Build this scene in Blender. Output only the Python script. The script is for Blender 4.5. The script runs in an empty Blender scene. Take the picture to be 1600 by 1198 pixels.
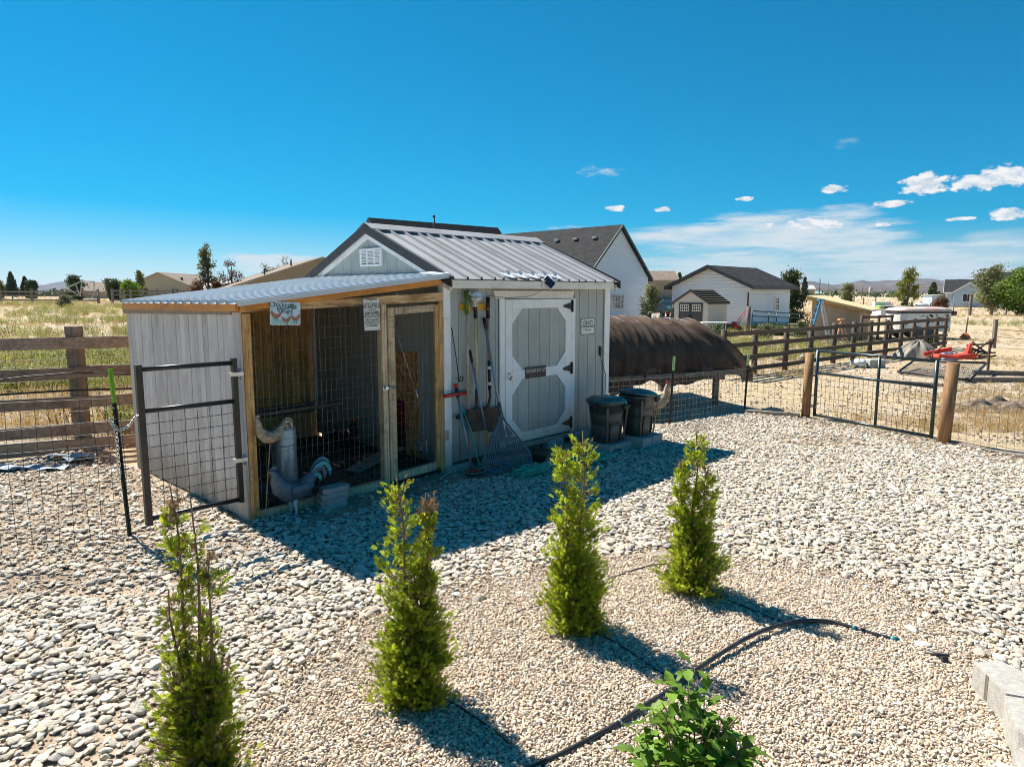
import bpy, math, random
import numpy as np
from math import sin, cos, pi, radians, atan2, hypot, sqrt
from mathutils import Matrix, Vector

scene = bpy.context.scene
COL = scene.collection
random.seed(7)
RNG = np.random.default_rng(11)

# ------------------------------------------------------------------ camera
F, CX, CY, H, HY = 1067.0, 800.0, 599.0, 2.15, 458.0      # focal length and sizes in photo pixels, eye height in m
PITCH = math.atan((CY - HY) / F)
cam_d = bpy.data.cameras.new('camera')
cam_d.sensor_width = 36.0
cam_d.lens = F / 1600 * 36.0
cam_d.clip_start = 0.05
cam_d.clip_end = 40000
cam = bpy.data.objects.new('camera', cam_d)
cam.location = (0, 0, H)
cam.rotation_euler = (pi / 2 - PITCH, 0, 0)
COL.objects.link(cam)
scene.camera = cam
FW = np.array([0, cos(PITCH), -sin(PITCH)]); UP = np.array([0, sin(PITCH), cos(PITCH)]); RT = np.array([1.0, 0, 0])
EYE = np.array([0, 0, H])

# ------------------------------------------------------------------ light and exposure
SUN_AZ, SUN_EL = 133.5, 49.0          # heading the light travels to (from +Y towards +X), height of the sun
SUN_STRENGTH, SKY_STRENGTH, EXPOSURE = 4.3, 0.12, 1.28
scene.view_settings.view_transform = 'Standard'
scene.view_settings.look = 'None'
scene.view_settings.exposure = EXPOSURE
scene.view_settings.gamma = 1.0
scene.view_settings.use_curve_mapping = False
scene.cycles.use_denoising = True
scene.cycles.filter_width = 1.0
scene.cycles.max_bounces = 8
scene.cycles.diffuse_bounces = 6
scene.cycles.transparent_max_bounces = 8
scene.cycles.caustics_reflective = False
scene.cycles.caustics_refractive = False

sun_d = bpy.data.lights.new('sun', 'SUN')
sun_d.energy = SUN_STRENGTH
sun_d.angle = radians(0.5)
sun_d.color = (1.0, 0.935, 0.84)
sun = bpy.data.objects.new('sun', sun_d)
_a, _e = radians(SUN_AZ), radians(SUN_EL)
LIGHT = Vector((sin(_a) * cos(_e), cos(_a) * cos(_e), -sin(_e)))
sun.rotation_euler = LIGHT.to_track_quat('-Z', 'Y').to_euler()
sun.location = (-20, 20, 30)
COL.objects.link(sun)

world = bpy.data.worlds.new('World')
scene.world = world
world.use_nodes = True
wn = world.node_tree
wn.nodes.clear()


def wnode(t, **kw):
    n = wn.nodes.new(t)
    for k, v in kw.items():
        setattr(n, k, v)
    return n


def wlink(a, b):
    wn.links.new(a, b)


def wmath(op, a, b=None, c=None, clamp=False):
    n = wnode('ShaderNodeMath', operation=op, use_clamp=clamp)
    for i, x in enumerate((a, b, c)):
        if x is None:
            continue
        if isinstance(x, (int, float)):
            n.inputs[i].default_value = x
        else:
            wlink(x, n.inputs[i])
    return n.outputs[0]


def wrange(x, a, b, c, d):
    n = wnode('ShaderNodeMapRange', interpolation_type='SMOOTHSTEP')
    wlink(x, n.inputs['Value'])
    for k, v in (('From Min', a), ('From Max', b), ('To Min', c), ('To Max', d)):
        n.inputs[k].default_value = v
    return n.outputs['Result']


sky = wnode('ShaderNodeTexSky', sky_type='NISHITA')
sky.sun_disc = False
sky.sun_elevation = radians(SUN_EL)
sky.sun_rotation = radians((SUN_AZ + 180) % 360)
sky.altitude = 1500
sky.air_density = 1.0
sky.dust_density = 1.0
sky.ozone_density = 4.0
# a little grading of the clear sky: compress the bright haze near the horizon, deepen the blue
hs = wnode('ShaderNodeHueSaturation')
hs.inputs['Hue'].default_value = 0.479
hs.inputs['Saturation'].default_value = 1.72
hs.inputs['Value'].default_value = 0.41
sky_c = wnode('ShaderNodeVectorMath', operation='SCALE')
sky_c.inputs['Scale'].default_value = 0.03
wlink(sky.outputs[0], sky_c.inputs[0])
sky_d = wnode('ShaderNodeVectorMath', operation='ADD')
wlink(sky_c.outputs[0], sky_d.inputs[0]); sky_d.inputs[1].default_value = (1, 1, 1)
sky_q = wnode('ShaderNodeVectorMath', operation='DIVIDE')
wlink(sky.outputs[0], sky_q.inputs[0]); wlink(sky_d.outputs[0], sky_q.inputs[1])
sky_t = wnode('ShaderNodeVectorMath', operation='MULTIPLY')
wlink(sky_q.outputs[0], sky_t.inputs[0]); sky_t.inputs[1].default_value = (0.86, 0.96, 1.10)
wlink(sky_t.outputs[0], hs.inputs['Color'])
wtc = wnode('ShaderNodeTexCoord')
wsep = wnode('ShaderNodeSeparateXYZ')
wlink(wtc.outputs['Generated'], wsep.inputs[0])
w_az = wmath('MULTIPLY', wmath('ARCTAN2', wsep.outputs[0], wsep.outputs[1]), 57.29578)
w_el = wmath('MULTIPLY', wmath('ARCSINE', wsep.outputs[2]), 57.29578)
wcomb = wnode('ShaderNodeCombineXYZ')
wlink(w_az, wcomb.inputs[0])
wlink(w_el, wcomb.inputs[1])


def wnoise(sx, sy, detail, rough=0.6, off=0.0):
    m = wnode('ShaderNodeMapping')
    m.inputs['Scale'].default_value = (sx, sy, 1)
    m.inputs['Location'].default_value = (off, off * .7, 0)
    wlink(wcomb.outputs[0], m.inputs[0])
    n = wnode('ShaderNodeTexNoise')
    n.inputs['Scale'].default_value = 1.0
    n.inputs['Detail'].default_value = detail
    n.inputs['Roughness'].default_value = rough
    wlink(m.outputs[0], n.inputs['Vector'])
    return n.outputs['Fac']


def sky_angles(px, py):
    d = FW + RT * (px - CX) / F - UP * (py - CY) / F
    d = d / np.linalg.norm(d)
    return math.degrees(atan2(d[0], d[1])), math.degrees(math.asin(d[2]))


n_puff = wnoise(1.1, 2.2, 7, 0.62)
n_wisp = wnoise(0.10, 0.75, 8, 0.66, 3.0)
n_wisp2 = wnoise(0.25, 1.6, 8, 0.62, 9.0)
n_puff2 = wnoise(0.8, 2.6, 9, 0.7, 5.0)
puff_mask = None
PUFFS = [(961, 326, 17, 5), (1037, 327, 13, 4.5), (1163, 311, 16, 3.6), (1304, 295, 21, 7), (1445, 288, 40, 17),
         (1530, 284, 50, 15), (1572, 275, 55, 17), (1393, 319, 32, 6), (1575, 335, 34, 10), (1262, 350, 44, 9), (1303, 353, 15, 4.5),
         (1379, 351, 12, 3.5), (1500, 342, 28, 3), (1200, 352, 20, 3), (1000, 433, 9, 3), (1075, 436, 12, 4)]
for px, py, hw, hh in PUFFS:
    a0, e0 = sky_angles(px, py)
    a1, _ = sky_angles(px + hw, py)
    _, e1 = sky_angles(px, py - hh)
    s = wnode('ShaderNodeVectorMath', operation='SUBTRACT')
    wlink(wcomb.outputs[0], s.inputs[0]); s.inputs[1].default_value = (a0, e0, 0)
    m = wnode('ShaderNodeVectorMath', operation='MULTIPLY')
    wlink(s.outputs[0], m.inputs[0]); m.inputs[1].default_value = (1 / abs(a1 - a0), 1 / abs(e1 - e0), 0)
    d = wnode('ShaderNodeVectorMath', operation='DOT_PRODUCT')
    wlink(m.outputs[0], d.inputs[0]); wlink(m.outputs[0], d.inputs[1])
    v = wmath('ADD', d.outputs['Value'], wmath('MULTIPLY', wmath('SUBTRACT', n_puff, 0.5), -4.2))
    k = wrange(v, 1.15, 0.45, 0.0, 1.0)
    puff_mask = k if puff_mask is None else wmath('MAXIMUM', puff_mask, k)
veil_mask = None
VEILS = [(1190, 368, 215, 36, 1.0, 0), (1430, 415, 270, 40, .95, 0), (1150, 422, 230, 26, .8, 0), (430, 412, 78, 17, 1.0, 1), (890, 357, 34, 6, .6, 1),
         (938, 268, 34, 8, .75, 1), (1320, 222, 26, 9, .4, 1), (1560, 385, 90, 26, .5, 0), (1700, 405, 300, 45, .6, 0), (310, 455, 170, 8, .35, 0)]
for px, py, hw, hh, op, kind in VEILS:
    a0, e0 = sky_angles(px, py)
    a1, _ = sky_angles(px + hw, py)
    _, e1 = sky_angles(px, py - hh)
    s = wnode('ShaderNodeVectorMath', operation='SUBTRACT')
    wlink(wcomb.outputs[0], s.inputs[0]); s.inputs[1].default_value = (a0, e0, 0)
    m = wnode('ShaderNodeVectorMath', operation='MULTIPLY')
    wlink(s.outputs[0], m.inputs[0]); m.inputs[1].default_value = (1 / abs(a1 - a0), 1 / abs(e1 - e0), 0)
    d = wnode('ShaderNodeVectorMath', operation='DOT_PRODUCT')
    wlink(m.outputs[0], d.inputs[0]); wlink(m.outputs[0], d.inputs[1])
    small = hw < 50
    v = wmath('ADD', d.outputs['Value'], wmath('MULTIPLY', wmath('SUBTRACT', n_puff2 if small else (n_wisp if kind == 0 else n_wisp2), 0.5), -7.0 if small else -5.5))
    k = wrange(v, 1.2 if small else 1.45, -1.2 if small else 0.2, 0.0, op)
    veil_mask = k if veil_mask is None else wmath('MAXIMUM', veil_mask, k)
veil_mask = wmath('MULTIPLY', veil_mask, wrange(n_wisp2, 0.25, 0.62, 0.45, 1.0))
CLOUD = 0.93 / SKY_STRENGTH / (2 ** EXPOSURE)
mixv = wnode('ShaderNodeMixRGB')
wlink(veil_mask, mixv.inputs[0]); wlink(hs.outputs[0], mixv.inputs[1])
mixv.inputs[2].default_value = (CLOUD * .72, CLOUD * .82, CLOUD * .88, 1)
mixp = wnode('ShaderNodeMixRGB')
wlink(puff_mask, mixp.inputs[0]); wlink(mixv.outputs[0], mixp.inputs[1])
pcol = wnode('ShaderNodeMixRGB')
wlink(wrange(n_puff, 0.42, 0.62, 0.0, 1.0), pcol.inputs[0])
pcol.inputs[1].default_value = (CLOUD * .66, CLOUD * .76, CLOUD * .86, 1)
pcol.inputs[2].default_value = (CLOUD, CLOUD, CLOUD, 1)
wlink(pcol.outputs[0], mixp.inputs[2])
bg = wnode('ShaderNodeBackground')
bg.inputs['Strength'].default_value = SKY_STRENGTH
wlink(mixp.outputs[0], bg.inputs['Color'])
wout = wnode('ShaderNodeOutputWorld')
wlink(bg.outputs[0], wout.inputs[0])

# ------------------------------------------------------------------ picture <-> place
def ray(px, py):
    return FW + RT * (px - CX) / F - UP * (py - CY) / F


def G(px, py, z=0.0):
    """point of the level plane z that the photo shows at px, py"""
    d = ray(px, py)
    return EYE + d * (z - H) / d[2]


def at(px, py, Y):
    d = ray(px, py)
    return EYE + d * Y / d[1]


TH = radians(43.18046)
D1 = np.array([sin(TH), cos(TH), 0.0])          # along the shed's front, to the right
D2 = np.array([-cos(TH), sin(TH), 0.0])         # along the shed's gable, away from the camera
ALPHA = atan2(D1[1], D1[0])
A0 = G(390, 815)                                # front left corner of the run
A0[2] = 0
SX = 2.473                                      # where the shed's gable wall stands along D1
LOT = Matrix.Translation(Vector(A0)) @ Matrix.Rotation(ALPHA, 4, 'Z')
LOTI = LOT.inverted()


def S(s, b, z=0.0):
    return A0 + D1 * s + D2 * b + np.array([0, 0, z])


def FP(px, py, off=0.0):
    """(s, z) on the plane that stands off metres in front of the shed's front"""
    q = A0 - D2 * off
    d = ray(px, py)
    P = EYE + d * np.dot(D2, q - EYE) / np.dot(D2, d)
    return float((P - A0) @ D1), float(P[2])


def GPl(px, py, s):
    """(b, z) on the plane across the lot at s"""
    q = A0 + D1 * s
    d = ray(px, py)
    P = EYE + d * np.dot(D1, q - EYE) / np.dot(D1, d)
    return float((P - A0) @ D2), float(P[2])


def lot(P):
    v = np.array(P) - A0
    return float(v @ D1), float(v @ D2), float(v[2])


# ------------------------------------------------------------------ mesh helpers
IDM = Matrix.Identity(4)
WM = {}                                         # world matrix of every object made here


class MB:
    def __init__(self, fr=None):
        self.v = []; self.f = []; self.sm = []; self.mi = []
        self.fr = fr

    def add(self, vs, fs, smooth=False, mi=0):
        n = len(self.v)
        self.v.extend([tuple(map(float, p)) for p in vs])
        for f in fs:
            self.f.append([n + i for i in f]); self.sm.append(smooth); self.mi.append(mi)
        return self

    def box(self, x0, x1, y0, y1, z0, z1, mi=0):
        return self.add([(x0, y0, z0), (x1, y0, z0), (x1, y1, z0), (x0, y1, z0), (x0, y0, z1), (x1, y0, z1), (x1, y1, z1), (x0, y1, z1)],
                        [(3, 2, 1, 0), (4, 5, 6, 7), (0, 1, 5, 4), (1, 2, 6, 5), (2, 3, 7, 6), (3, 0, 4, 7)], False, mi)

    def cbox(self, x0, x1, y0, y1, z0, z1, c=0.006, mi=0):
        """box with its edges knocked off"""
        c = min(c, (x1 - x0) * .3, (y1 - y0) * .3, (z1 - z0) * .3)
        vs = []; idx = {}
        xs, ys, zs = (x0, x1), (y0, y1), (z0, z1)
        for i in (0, 1):
            for j in (0, 1):
                for k in (0, 1):
                    dx, dy, dz = (c if i == 0 else -c), (c if j == 0 else -c), (c if k == 0 else -c)
                    for a in range(3):
                        p = [xs[i] + dx, ys[j] + dy, zs[k] + dz]
                        p[a] = (xs[i], ys[j], zs[k])[a]
                        idx[(i, j, k, a)] = len(vs); vs.append(p)
        fs = []
        for s in (0, 1):
            q = [(s, 0, 0), (s, 1, 0), (s, 1, 1), (s, 0, 1)]
            fs.append([idx[(*t, 0)] for t in (q if s else q[::-1])])
            q = [(0, s, 0), (0, s, 1), (1, s, 1), (1, s, 0)]
            fs.append([idx[(*t, 1)] for t in (q if s else q[::-1])])
            q = [(0, 0, s), (1, 0, s), (1, 1, s), (0, 1, s)]
            fs.append([idx[(*t, 2)] for t in (q if s else q[::-1])])
        for s in (0, 1):
            for t in (0, 1):
                e = [idx[(s, t, 0, 0)], idx[(s, t, 1, 0)], idx[(s, t, 1, 1)], idx[(s, t, 0, 1)]]
                fs.append(e if s != t else e[::-1])
                e = [idx[(s, 0, t, 0)], idx[(s, 1, t, 0)], idx[(s, 1, t, 2)], idx[(s, 0, t, 2)]]
                fs.append(e if s == t else e[::-1])
                e = [idx[(0, s, t, 1)], idx[(1, s, t, 1)], idx[(1, s, t, 2)], idx[(0, s, t, 2)]]
                fs.append(e if s != t else e[::-1])
        for i in (0, 1):
            for j in (0, 1):
                for k in (0, 1):
                    e = [idx[(i, j, k, 0)], idx[(i, j, k, 1)], idx[(i, j, k, 2)]]
                    fs.append(e if (i + j + k) % 2 else e[::-1])
        return self.add(vs, fs, False, mi)

    def bar(self, p, q, w, h, up=(0, 0, 1), mi=0):
        p, q, up = Vector(p), Vector(q), Vector(up)
        d = (q - p).normalized()
        x = d.cross(up)
        if x.length < 1e-5:
            x = d.cross(Vector((0, 1, 0)))
        x.normalize()
        y = x.cross(d).normalized()
        x = x * w / 2; y = y * h / 2
        return self.add([p - x - y, p + x - y, p + x + y, p - x + y, q - x - y, q + x - y, q + x + y, q - x + y],
                        [(0, 1, 2, 3), (7, 6, 5, 4), (4, 5, 1, 0), (5, 6, 2, 1), (6, 7, 3, 2), (7, 4, 0, 3)], False, mi)

    def tube(self, pts, r, n=8, caps=True, smooth=True, mi=0):
        pts = [Vector(p) for p in pts]
        rs = r if isinstance(r, (list, tuple)) else [r] * len(pts)
        t0 = (pts[1] - pts[0]).normalized()
        x = t0.cross(Vector((0, 0, 1)))
        if x.length < 1e-4:
            x = t0.cross(Vector((0, 1, 0)))
        x.normalize()
        vs = []
        for i, p in enumerate(pts):
            t = (pts[min(i + 1, len(pts) - 1)] - pts[max(i - 1, 0)])
            if t.length < 1e-9:
                t = t0.copy()
            t.normalize()
            x = (x - t * x.dot(t))
            if x.length < 1e-6:
                x = t.orthogonal()
            x.normalize()
            y = t.cross(x)
            for k in range(n):
                a = 2 * pi * k / n
                vs.append(p + x * (cos(a) * rs[i]) + y * (sin(a) * rs[i]))
        fs = [(i * n + k, i * n + (k + 1) % n, (i + 1) * n + (k + 1) % n, (i + 1) * n + k) for i in range(len(pts) - 1) for k in range(n)]
        self.add(vs, fs, smooth, mi)
        if caps:
            b = len(self.v) - len(vs)
            self.f.append([b + k for k in range(n)][::-1]); self.sm.append(False); self.mi.append(mi)
            b += (len(pts) - 1) * n
            self.f.append([b + k for k in range(n)]); self.sm.append(False); self.mi.append(mi)
        return self

    def wire(self, p, q, r):
        return self.tube([p, q], r, 3, False, True)

    def lathe(self, prof, c=(0, 0, 0), n=20, smooth=True, mi=0, sx=1.0, sy=1.0):
        vs = [(c[0] + r * cos(2 * pi * k / n) * sx, c[1] + r * sin(2 * pi * k / n) * sy, c[2] + z) for r, z in prof for k in range(n)]
        fs = [(i * n + k, i * n + (k + 1) % n, (i + 1) * n + (k + 1) % n, (i + 1) * n + k) for i in range(len(prof) - 1) for k in range(n)]
        fs.append(tuple(range(n))[::-1]); fs.append(tuple((len(prof) - 1) * n + k for k in range(n)))
        return self.add(vs, fs, smooth, mi)

    def prism(self, poly, vec, mi=0):
        poly = [Vector(p) for p in poly]; vec = Vector(vec); n = len(poly)
        nrm = Vector((0, 0, 0))
        for i in range(n):
            nrm += (poly[i] - poly[0]).cross(poly[(i + 1) % n] - poly[0])
        if nrm.dot(vec) > 0:
            poly = poly[::-1]
        return self.add(poly + [p + vec for p in poly],
                        [tuple(range(n)), tuple(range(2 * n - 1, n - 1, -1))] + [(i, i + n, (i + 1) % n + n, (i + 1) % n) for i in range(n)], False, mi)

    def grid(self, fn, nu, nv, smooth=True, mi=0, wrap=False):
        vs = [fn(i / nu, j / nv) for i in range(nu + 1) for j in range(nv + 1)]
        fs = [(i * (nv + 1) + j, (i + 1) * (nv + 1) + j, (i + 1) * (nv + 1) + j + 1, i * (nv + 1) + j + 1) for i in range(nu) for j in range(nv)]
        return self.add(vs, fs, smooth, mi)

    def ell(self, c, r, n=10, m=7, smooth=True, mi=0):
        prof = [(sin(pi * i / m), -cos(pi * i / m)) for i in range(m + 1)]
        vs = [(c[0] + r[0] * max(p, .02) * cos(2 * pi * k / n), c[1] + r[1] * max(p, .02) * sin(2 * pi * k / n), c[2] + r[2] * z) for p, z in prof for k in range(n)]
        fs = [(i * n + k, i * n + (k + 1) % n, (i + 1) * n + (k + 1) % n, (i + 1) * n + k) for i in range(m) for k in range(n)]
        fs.append(tuple(range(n))[::-1]); fs.append(tuple(m * n + k for k in range(n)))
        return self.add(vs, fs, smooth, mi)

    def loft(self, rings, n=12, smooth=True, mi=0):
        """rings: (centre, half width, half height); a body swept along the ring centres in the xz plane, width along y"""
        vs = []
        for i, (c, w, h) in enumerate(rings):
            a = Vector(rings[max(i - 1, 0)][0]); b = Vector(rings[min(i + 1, len(rings) - 1)][0])
            t = (b - a).normalized()
            yv = Vector((0, 1, 0)); u = t.cross(yv).normalized() * -1
            for k in range(n):
                an = 2 * pi * k / n
                vs.append(Vector(c) + yv * (cos(an) * w) + u * (sin(an) * h))
        fs = [(i * n + k, i * n + (k + 1) % n, (i + 1) * n + (k + 1) % n, (i + 1) * n + k) for i in range(len(rings) - 1) for k in range(n)]
        fs.append(tuple(range(n))[::-1]); fs.append(tuple((len(rings) - 1) * n + k for k in range(n)))
        return self.add(vs, fs, smooth, mi)

    def mesh(self, name, inv):
        M4 = np.array(inv @ self.fr if self.fr is not None else inv)
        V = np.array(self.v, dtype=float)
        V = V @ M4[:3, :3].T + M4[:3, 3]
        me = bpy.data.meshes.new(name)
        me.from_pydata(V.tolist(), [], self.f)
        me.polygons.foreach_set('use_smooth', self.sm)
        if any(self.mi):
            me.polygons.foreach_set('material_index', self.mi)
        return me

    def build(self, name, mat, parent=None, at=None, rz=0.0):
        if parent is not None:
            M0 = WM[parent.name]
        else:
            M0 = Matrix.Translation(Vector(at if at is not None else (0, 0, 0))) @ Matrix.Rotation(rz, 4, 'Z')
        me = self.mesh(name, M0.inverted())
        for m in (mat if isinstance(mat, (list, tuple)) else [mat]):
            me.materials.append(m)
        o = bpy.data.objects.new(name, me)
        COL.objects.link(o)
        if parent is not None:
            o.parent = parent
        else:
            o.matrix_world = M0
        WM[o.name] = M0
        return o


def smooth(pts, n=8):
    P = [np.array(p, float) for p in pts]; P = [2 * P[0] - P[1]] + P + [2 * P[-1] - P[-2]]; out = []
    for i in range(1, len(P) - 2):
        for k in range(n):
            t_ = k / n; a, b, c_, d_ = P[i - 1:i + 3]
            out.append(.5 * ((2 * b) + (-a + c_) * t_ + (2 * a - 5 * b + 4 * c_ - d_) * t_ ** 2 + (-a + 3 * b - 3 * c_ + d_) * t_ ** 3))
    out.append(P[-2]); return out


def tag(o, label, cat, group=None, kind=None):
    if label: o['label'] = label
    if cat: o['category'] = cat
    if group: o['group'] = group
    if kind: o['kind'] = kind
    return o


def thing(name, label, cat, loc=(0, 0, 0), rz=0.0, group=None):
    o = bpy.data.objects.new(name, None)
    o.empty_display_size = 0.1
    COL.objects.link(o)
    o.location = Vector(loc); o.rotation_euler = (0, 0, rz)
    WM[o.name] = Matrix.Translation(Vector(loc)) @ Matrix.Rotation(rz, 4, 'Z')
    return tag(o, label, cat, group)


def np_mesh(name, V, Fc, mat, parent=None, smooth=False, fr=None):
    """big mesh straight from numpy arrays (all faces of one size), V in world coordinates"""
    M0 = WM[parent.name] if parent is not None else IDM
    Mi = np.array(M0.inverted() @ fr if fr is not None else M0.inverted())
    V = V @ Mi[:3, :3].T + Mi[:3, 3]
    me = bpy.data.meshes.new(name)
    k = Fc.shape[1]
    me.vertices.add(len(V)); me.vertices.foreach_set('co', V.astype(np.float32).ravel())
    me.loops.add(Fc.size); me.loops.foreach_set('vertex_index', Fc.astype(np.int32).ravel())
    me.polygons.add(len(Fc)); me.polygons.foreach_set('loop_start', np.arange(0, Fc.size, k, dtype=np.int32))
    if smooth:
        me.polygons.foreach_set('use_smooth', np.ones(len(Fc), dtype=bool))
    me.update(calc_edges=True)
    me.materials.append(mat)
    o = bpy.data.objects.new(name, me)
    COL.objects.link(o)
    if parent is not None:
        o.parent = parent
    WM[o.name] = M0
    return o


def place(name, mesh, parent, M4):
    """another object on the same mesh, as a part of parent; M4 in the parent's frame"""
    o = bpy.data.objects.new(name, mesh)
    COL.objects.link(o)
    o.parent = parent
    o.matrix_local = M4
    return o


# ------------------------------------------------------------------ materials
def _n(nt, t, **kw):
    n = nt.nodes.new(t)
    for k, v in kw.items():
        setattr(n, k, v)
    return n


def mat(name, col, col2=None, rough=0.6, metal=0.0, scale=6.0, stretch=(1, 1, 1), var=0.12, rnd=0.0, bump=0.0, bscale=60.0, bstretch=None,
        spec=0.5, trans=0.0, dirt=None, dscale=3.0, dfac=0.5, ramp=(0.35, 0.65), detail=5.0, mud=None):
    m = bpy.data.materials.new(name)
    m.use_nodes = True
    nt = m.node_tree
    nt.nodes.clear()
    L = nt.links.new
    tc = _n(nt, 'ShaderNodeTexCoord')
    oi = _n(nt, 'ShaderNodeObjectInfo')
    off = _n(nt, 'ShaderNodeVectorMath', operation='SCALE')      # every piece starts elsewhere in the pattern
    cmb = _n(nt, 'ShaderNodeCombineXYZ')
    for i in range(3):
        L(oi.outputs['Random'], cmb.inputs[i])
    L(cmb.outputs[0], off.inputs[0]); off.inputs['Scale'].default_value = 37.0
    ad = _n(nt, 'ShaderNodeVectorMath', operation='ADD')
    L(tc.outputs['Object'], ad.inputs[0]); L(off.outputs[0], ad.inputs[1])
    mp = _n(nt, 'ShaderNodeMapping'); mp.inputs['Scale'].default_value = stretch
    L(ad.outputs[0], mp.inputs[0])
    nz = _n(nt, 'ShaderNodeTexNoise'); nz.inputs['Scale'].default_value = scale; nz.inputs['Detail'].default_value = detail; nz.inputs['Roughness'].default_value = .6
    L(mp.outputs[0], nz.inputs['Vector'])
    if col2 is None:
        c1 = [c * (1 - var) for c in col]; c2 = [min(1, c * (1 + var)) for c in col]
    else:
        c1, c2 = col, col2
    rp = _n(nt, 'ShaderNodeValToRGB')
    rp.color_ramp.elements[0].position = ramp[0]; rp.color_ramp.elements[0].color = (*c1, 1)
    rp.color_ramp.elements[1].position = ramp[1]; rp.color_ramp.elements[1].color = (*c2, 1)
    L(nz.outputs['Fac'], rp.inputs[0])
    out = rp.outputs[0]
    if dirt:
        dn = _n(nt, 'ShaderNodeTexNoise'); dn.inputs['Scale'].default_value = dscale; dn.inputs['Detail'].default_value = 7; dn.inputs['Roughness'].default_value = .65
        L(ad.outputs[0], dn.inputs['Vector'])
        mr = _n(nt, 'ShaderNodeMapRange', interpolation_type='SMOOTHSTEP'); mr.inputs['From Min'].default_value = .48; mr.inputs['From Max'].default_value = .68
        mr.inputs['To Max'].default_value = dfac
        L(dn.outputs['Fac'], mr.inputs['Value'])
        mx = _n(nt, 'ShaderNodeMixRGB'); mx.inputs[2].default_value = (*dirt, 1)
        L(mr.outputs[0], mx.inputs[0]); L(out, mx.inputs[1])
        out = mx.outputs[0]
    if mud:                                     # dust and rain splash on the lowest boards
        sx_ = _n(nt, 'ShaderNodeSeparateXYZ'); L(tc.outputs['Object'], sx_.inputs[0])
        mn = _n(nt, 'ShaderNodeTexNoise'); mn.inputs['Scale'].default_value = 9; mn.inputs['Detail'].default_value = 8; mn.inputs['Roughness'].default_value = .7
        L(tc.outputs['Object'], mn.inputs['Vector'])
        ma = _n(nt, 'ShaderNodeMath', operation='MULTIPLY_ADD'); L(mn.outputs['Fac'], ma.inputs[0]); ma.inputs[1].default_value = -.75; L(sx_.outputs[2], ma.inputs[2])
        mr = _n(nt, 'ShaderNodeMapRange', interpolation_type='SMOOTHSTEP'); mr.inputs['From Min'].default_value = .18; mr.inputs['From Max'].default_value = -.28
        mr.inputs['To Min'].default_value = 0; mr.inputs['To Max'].default_value = .75
        L(ma.outputs[0], mr.inputs['Value'])
        mx = _n(nt, 'ShaderNodeMixRGB'); mx.inputs[2].default_value = (*mud, 1); L(mr.outputs[0], mx.inputs[0]); L(out, mx.inputs[1]); out = mx.outputs[0]
    if rnd:
        mr = _n(nt, 'ShaderNodeMapRange'); mr.inputs['To Min'].default_value = 1 - rnd; mr.inputs['To Max'].default_value = 1 + rnd
        L(oi.outputs['Random'], mr.inputs['Value'])
        hv = _n(nt, 'ShaderNodeHueSaturation')
        L(mr.outputs[0], hv.inputs['Value']); L(out, hv.inputs['Color'])
        out = hv.outputs[0]
    b = _n(nt, 'ShaderNodeBsdfPrincipled')
    L(out, b.inputs['Base Color'])
    b.inputs['Roughness'].default_value = rough
    b.inputs['Metallic'].default_value = metal
    b.inputs['Specular IOR Level'].default_value = spec
    if bump:
        mb = _n(nt, 'ShaderNodeMapping'); mb.inputs['Scale'].default_value = bstretch or stretch
        L(ad.outputs[0], mb.inputs[0])
        bn = _n(nt, 'ShaderNodeTexNoise'); bn.inputs['Scale'].default_value = bscale; bn.inputs['Detail'].default_value = 4
        L(mb.outputs[0], bn.inputs['Vector'])
        bp = _n(nt, 'ShaderNodeBump'); bp.inputs['Strength'].default_value = bump; bp.inputs['Distance'].default_value = 0.01
        L(bn.outputs['Fac'], bp.inputs['Height']); L(bp.outputs[0], b.inputs['Normal'])
    sh = b.outputs[0]
    if trans:
        tr = _n(nt, 'ShaderNodeBsdfTranslucent'); L(out, tr.inputs['Color'])
        ms = _n(nt, 'ShaderNodeMixShader'); ms.inputs[0].default_value = trans
        L(sh, ms.inputs[1]); L(tr.outputs[0], ms.inputs[2])
        sh = ms.outputs[0]
    o = _n(nt, 'ShaderNodeOutputMaterial')
    L(sh, o.inputs[0])
    return m


WV, WX, WY = (9, 9, 0.7), (0.7, 9, 9), (9, 0.7, 9)          # grain along z, x, y
M = {}
M['sage'] = mat('sage_paint', (.37, .39, .365), (.42, .44, .41), rough=.62, scale=3, stretch=(6, 6, .8), bump=.25, bscale=30, bstretch=(14, 14, .6), rnd=.05, dirt=(.26, .26, .235), dscale=1.5, dfac=.35, mud=(.27, .23, .18))
M['white'] = mat('white_paint', (.80, .81, .81), (.85, .85, .84), rough=.5, scale=4, stretch=(5, 5, 1), bump=.08, bscale=40, dirt=(.52, .48, .42), dscale=2.2, dfac=.3, mud=(.45, .39, .31))
M['cream'] = mat('weathered_cream_paint', (.70, .66, .57), (.78, .75, .68), rough=.55, scale=4, stretch=(1, 5, 5), bump=.1, bscale=40, dirt=(.45, .36, .25), dscale=3, dfac=.35)
M['black_trim'] = mat('dark_metal_trim', (.055, .050, .050), rough=.55, var=.15, bump=.05)
M['galv'] = mat('galvanised_roof_metal', (.30, .305, .315), (.36, .365, .375), rough=.62, metal=.0, spec=.25, scale=2, bump=.03, bscale=20, dirt=(.42, .43, .46), dscale=1.2, dfac=.4)
M['galv_bright'] = mat('bright_roof_metal', (.48, .53, .57), (.56, .61, .65), rough=.5, metal=.0, spec=.3, scale=2, bump=.03, bscale=20, dirt=(.48, .5, .55), dscale=1.4, dfac=.4)
M['steel'] = mat('zinc_plated_steel', (.55, .56, .57), rough=.35, metal=.9, var=.1)
M['black_metal'] = mat('black_iron', (.018, .018, .02), rough=.45, metal=.3, var=.2)
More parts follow.
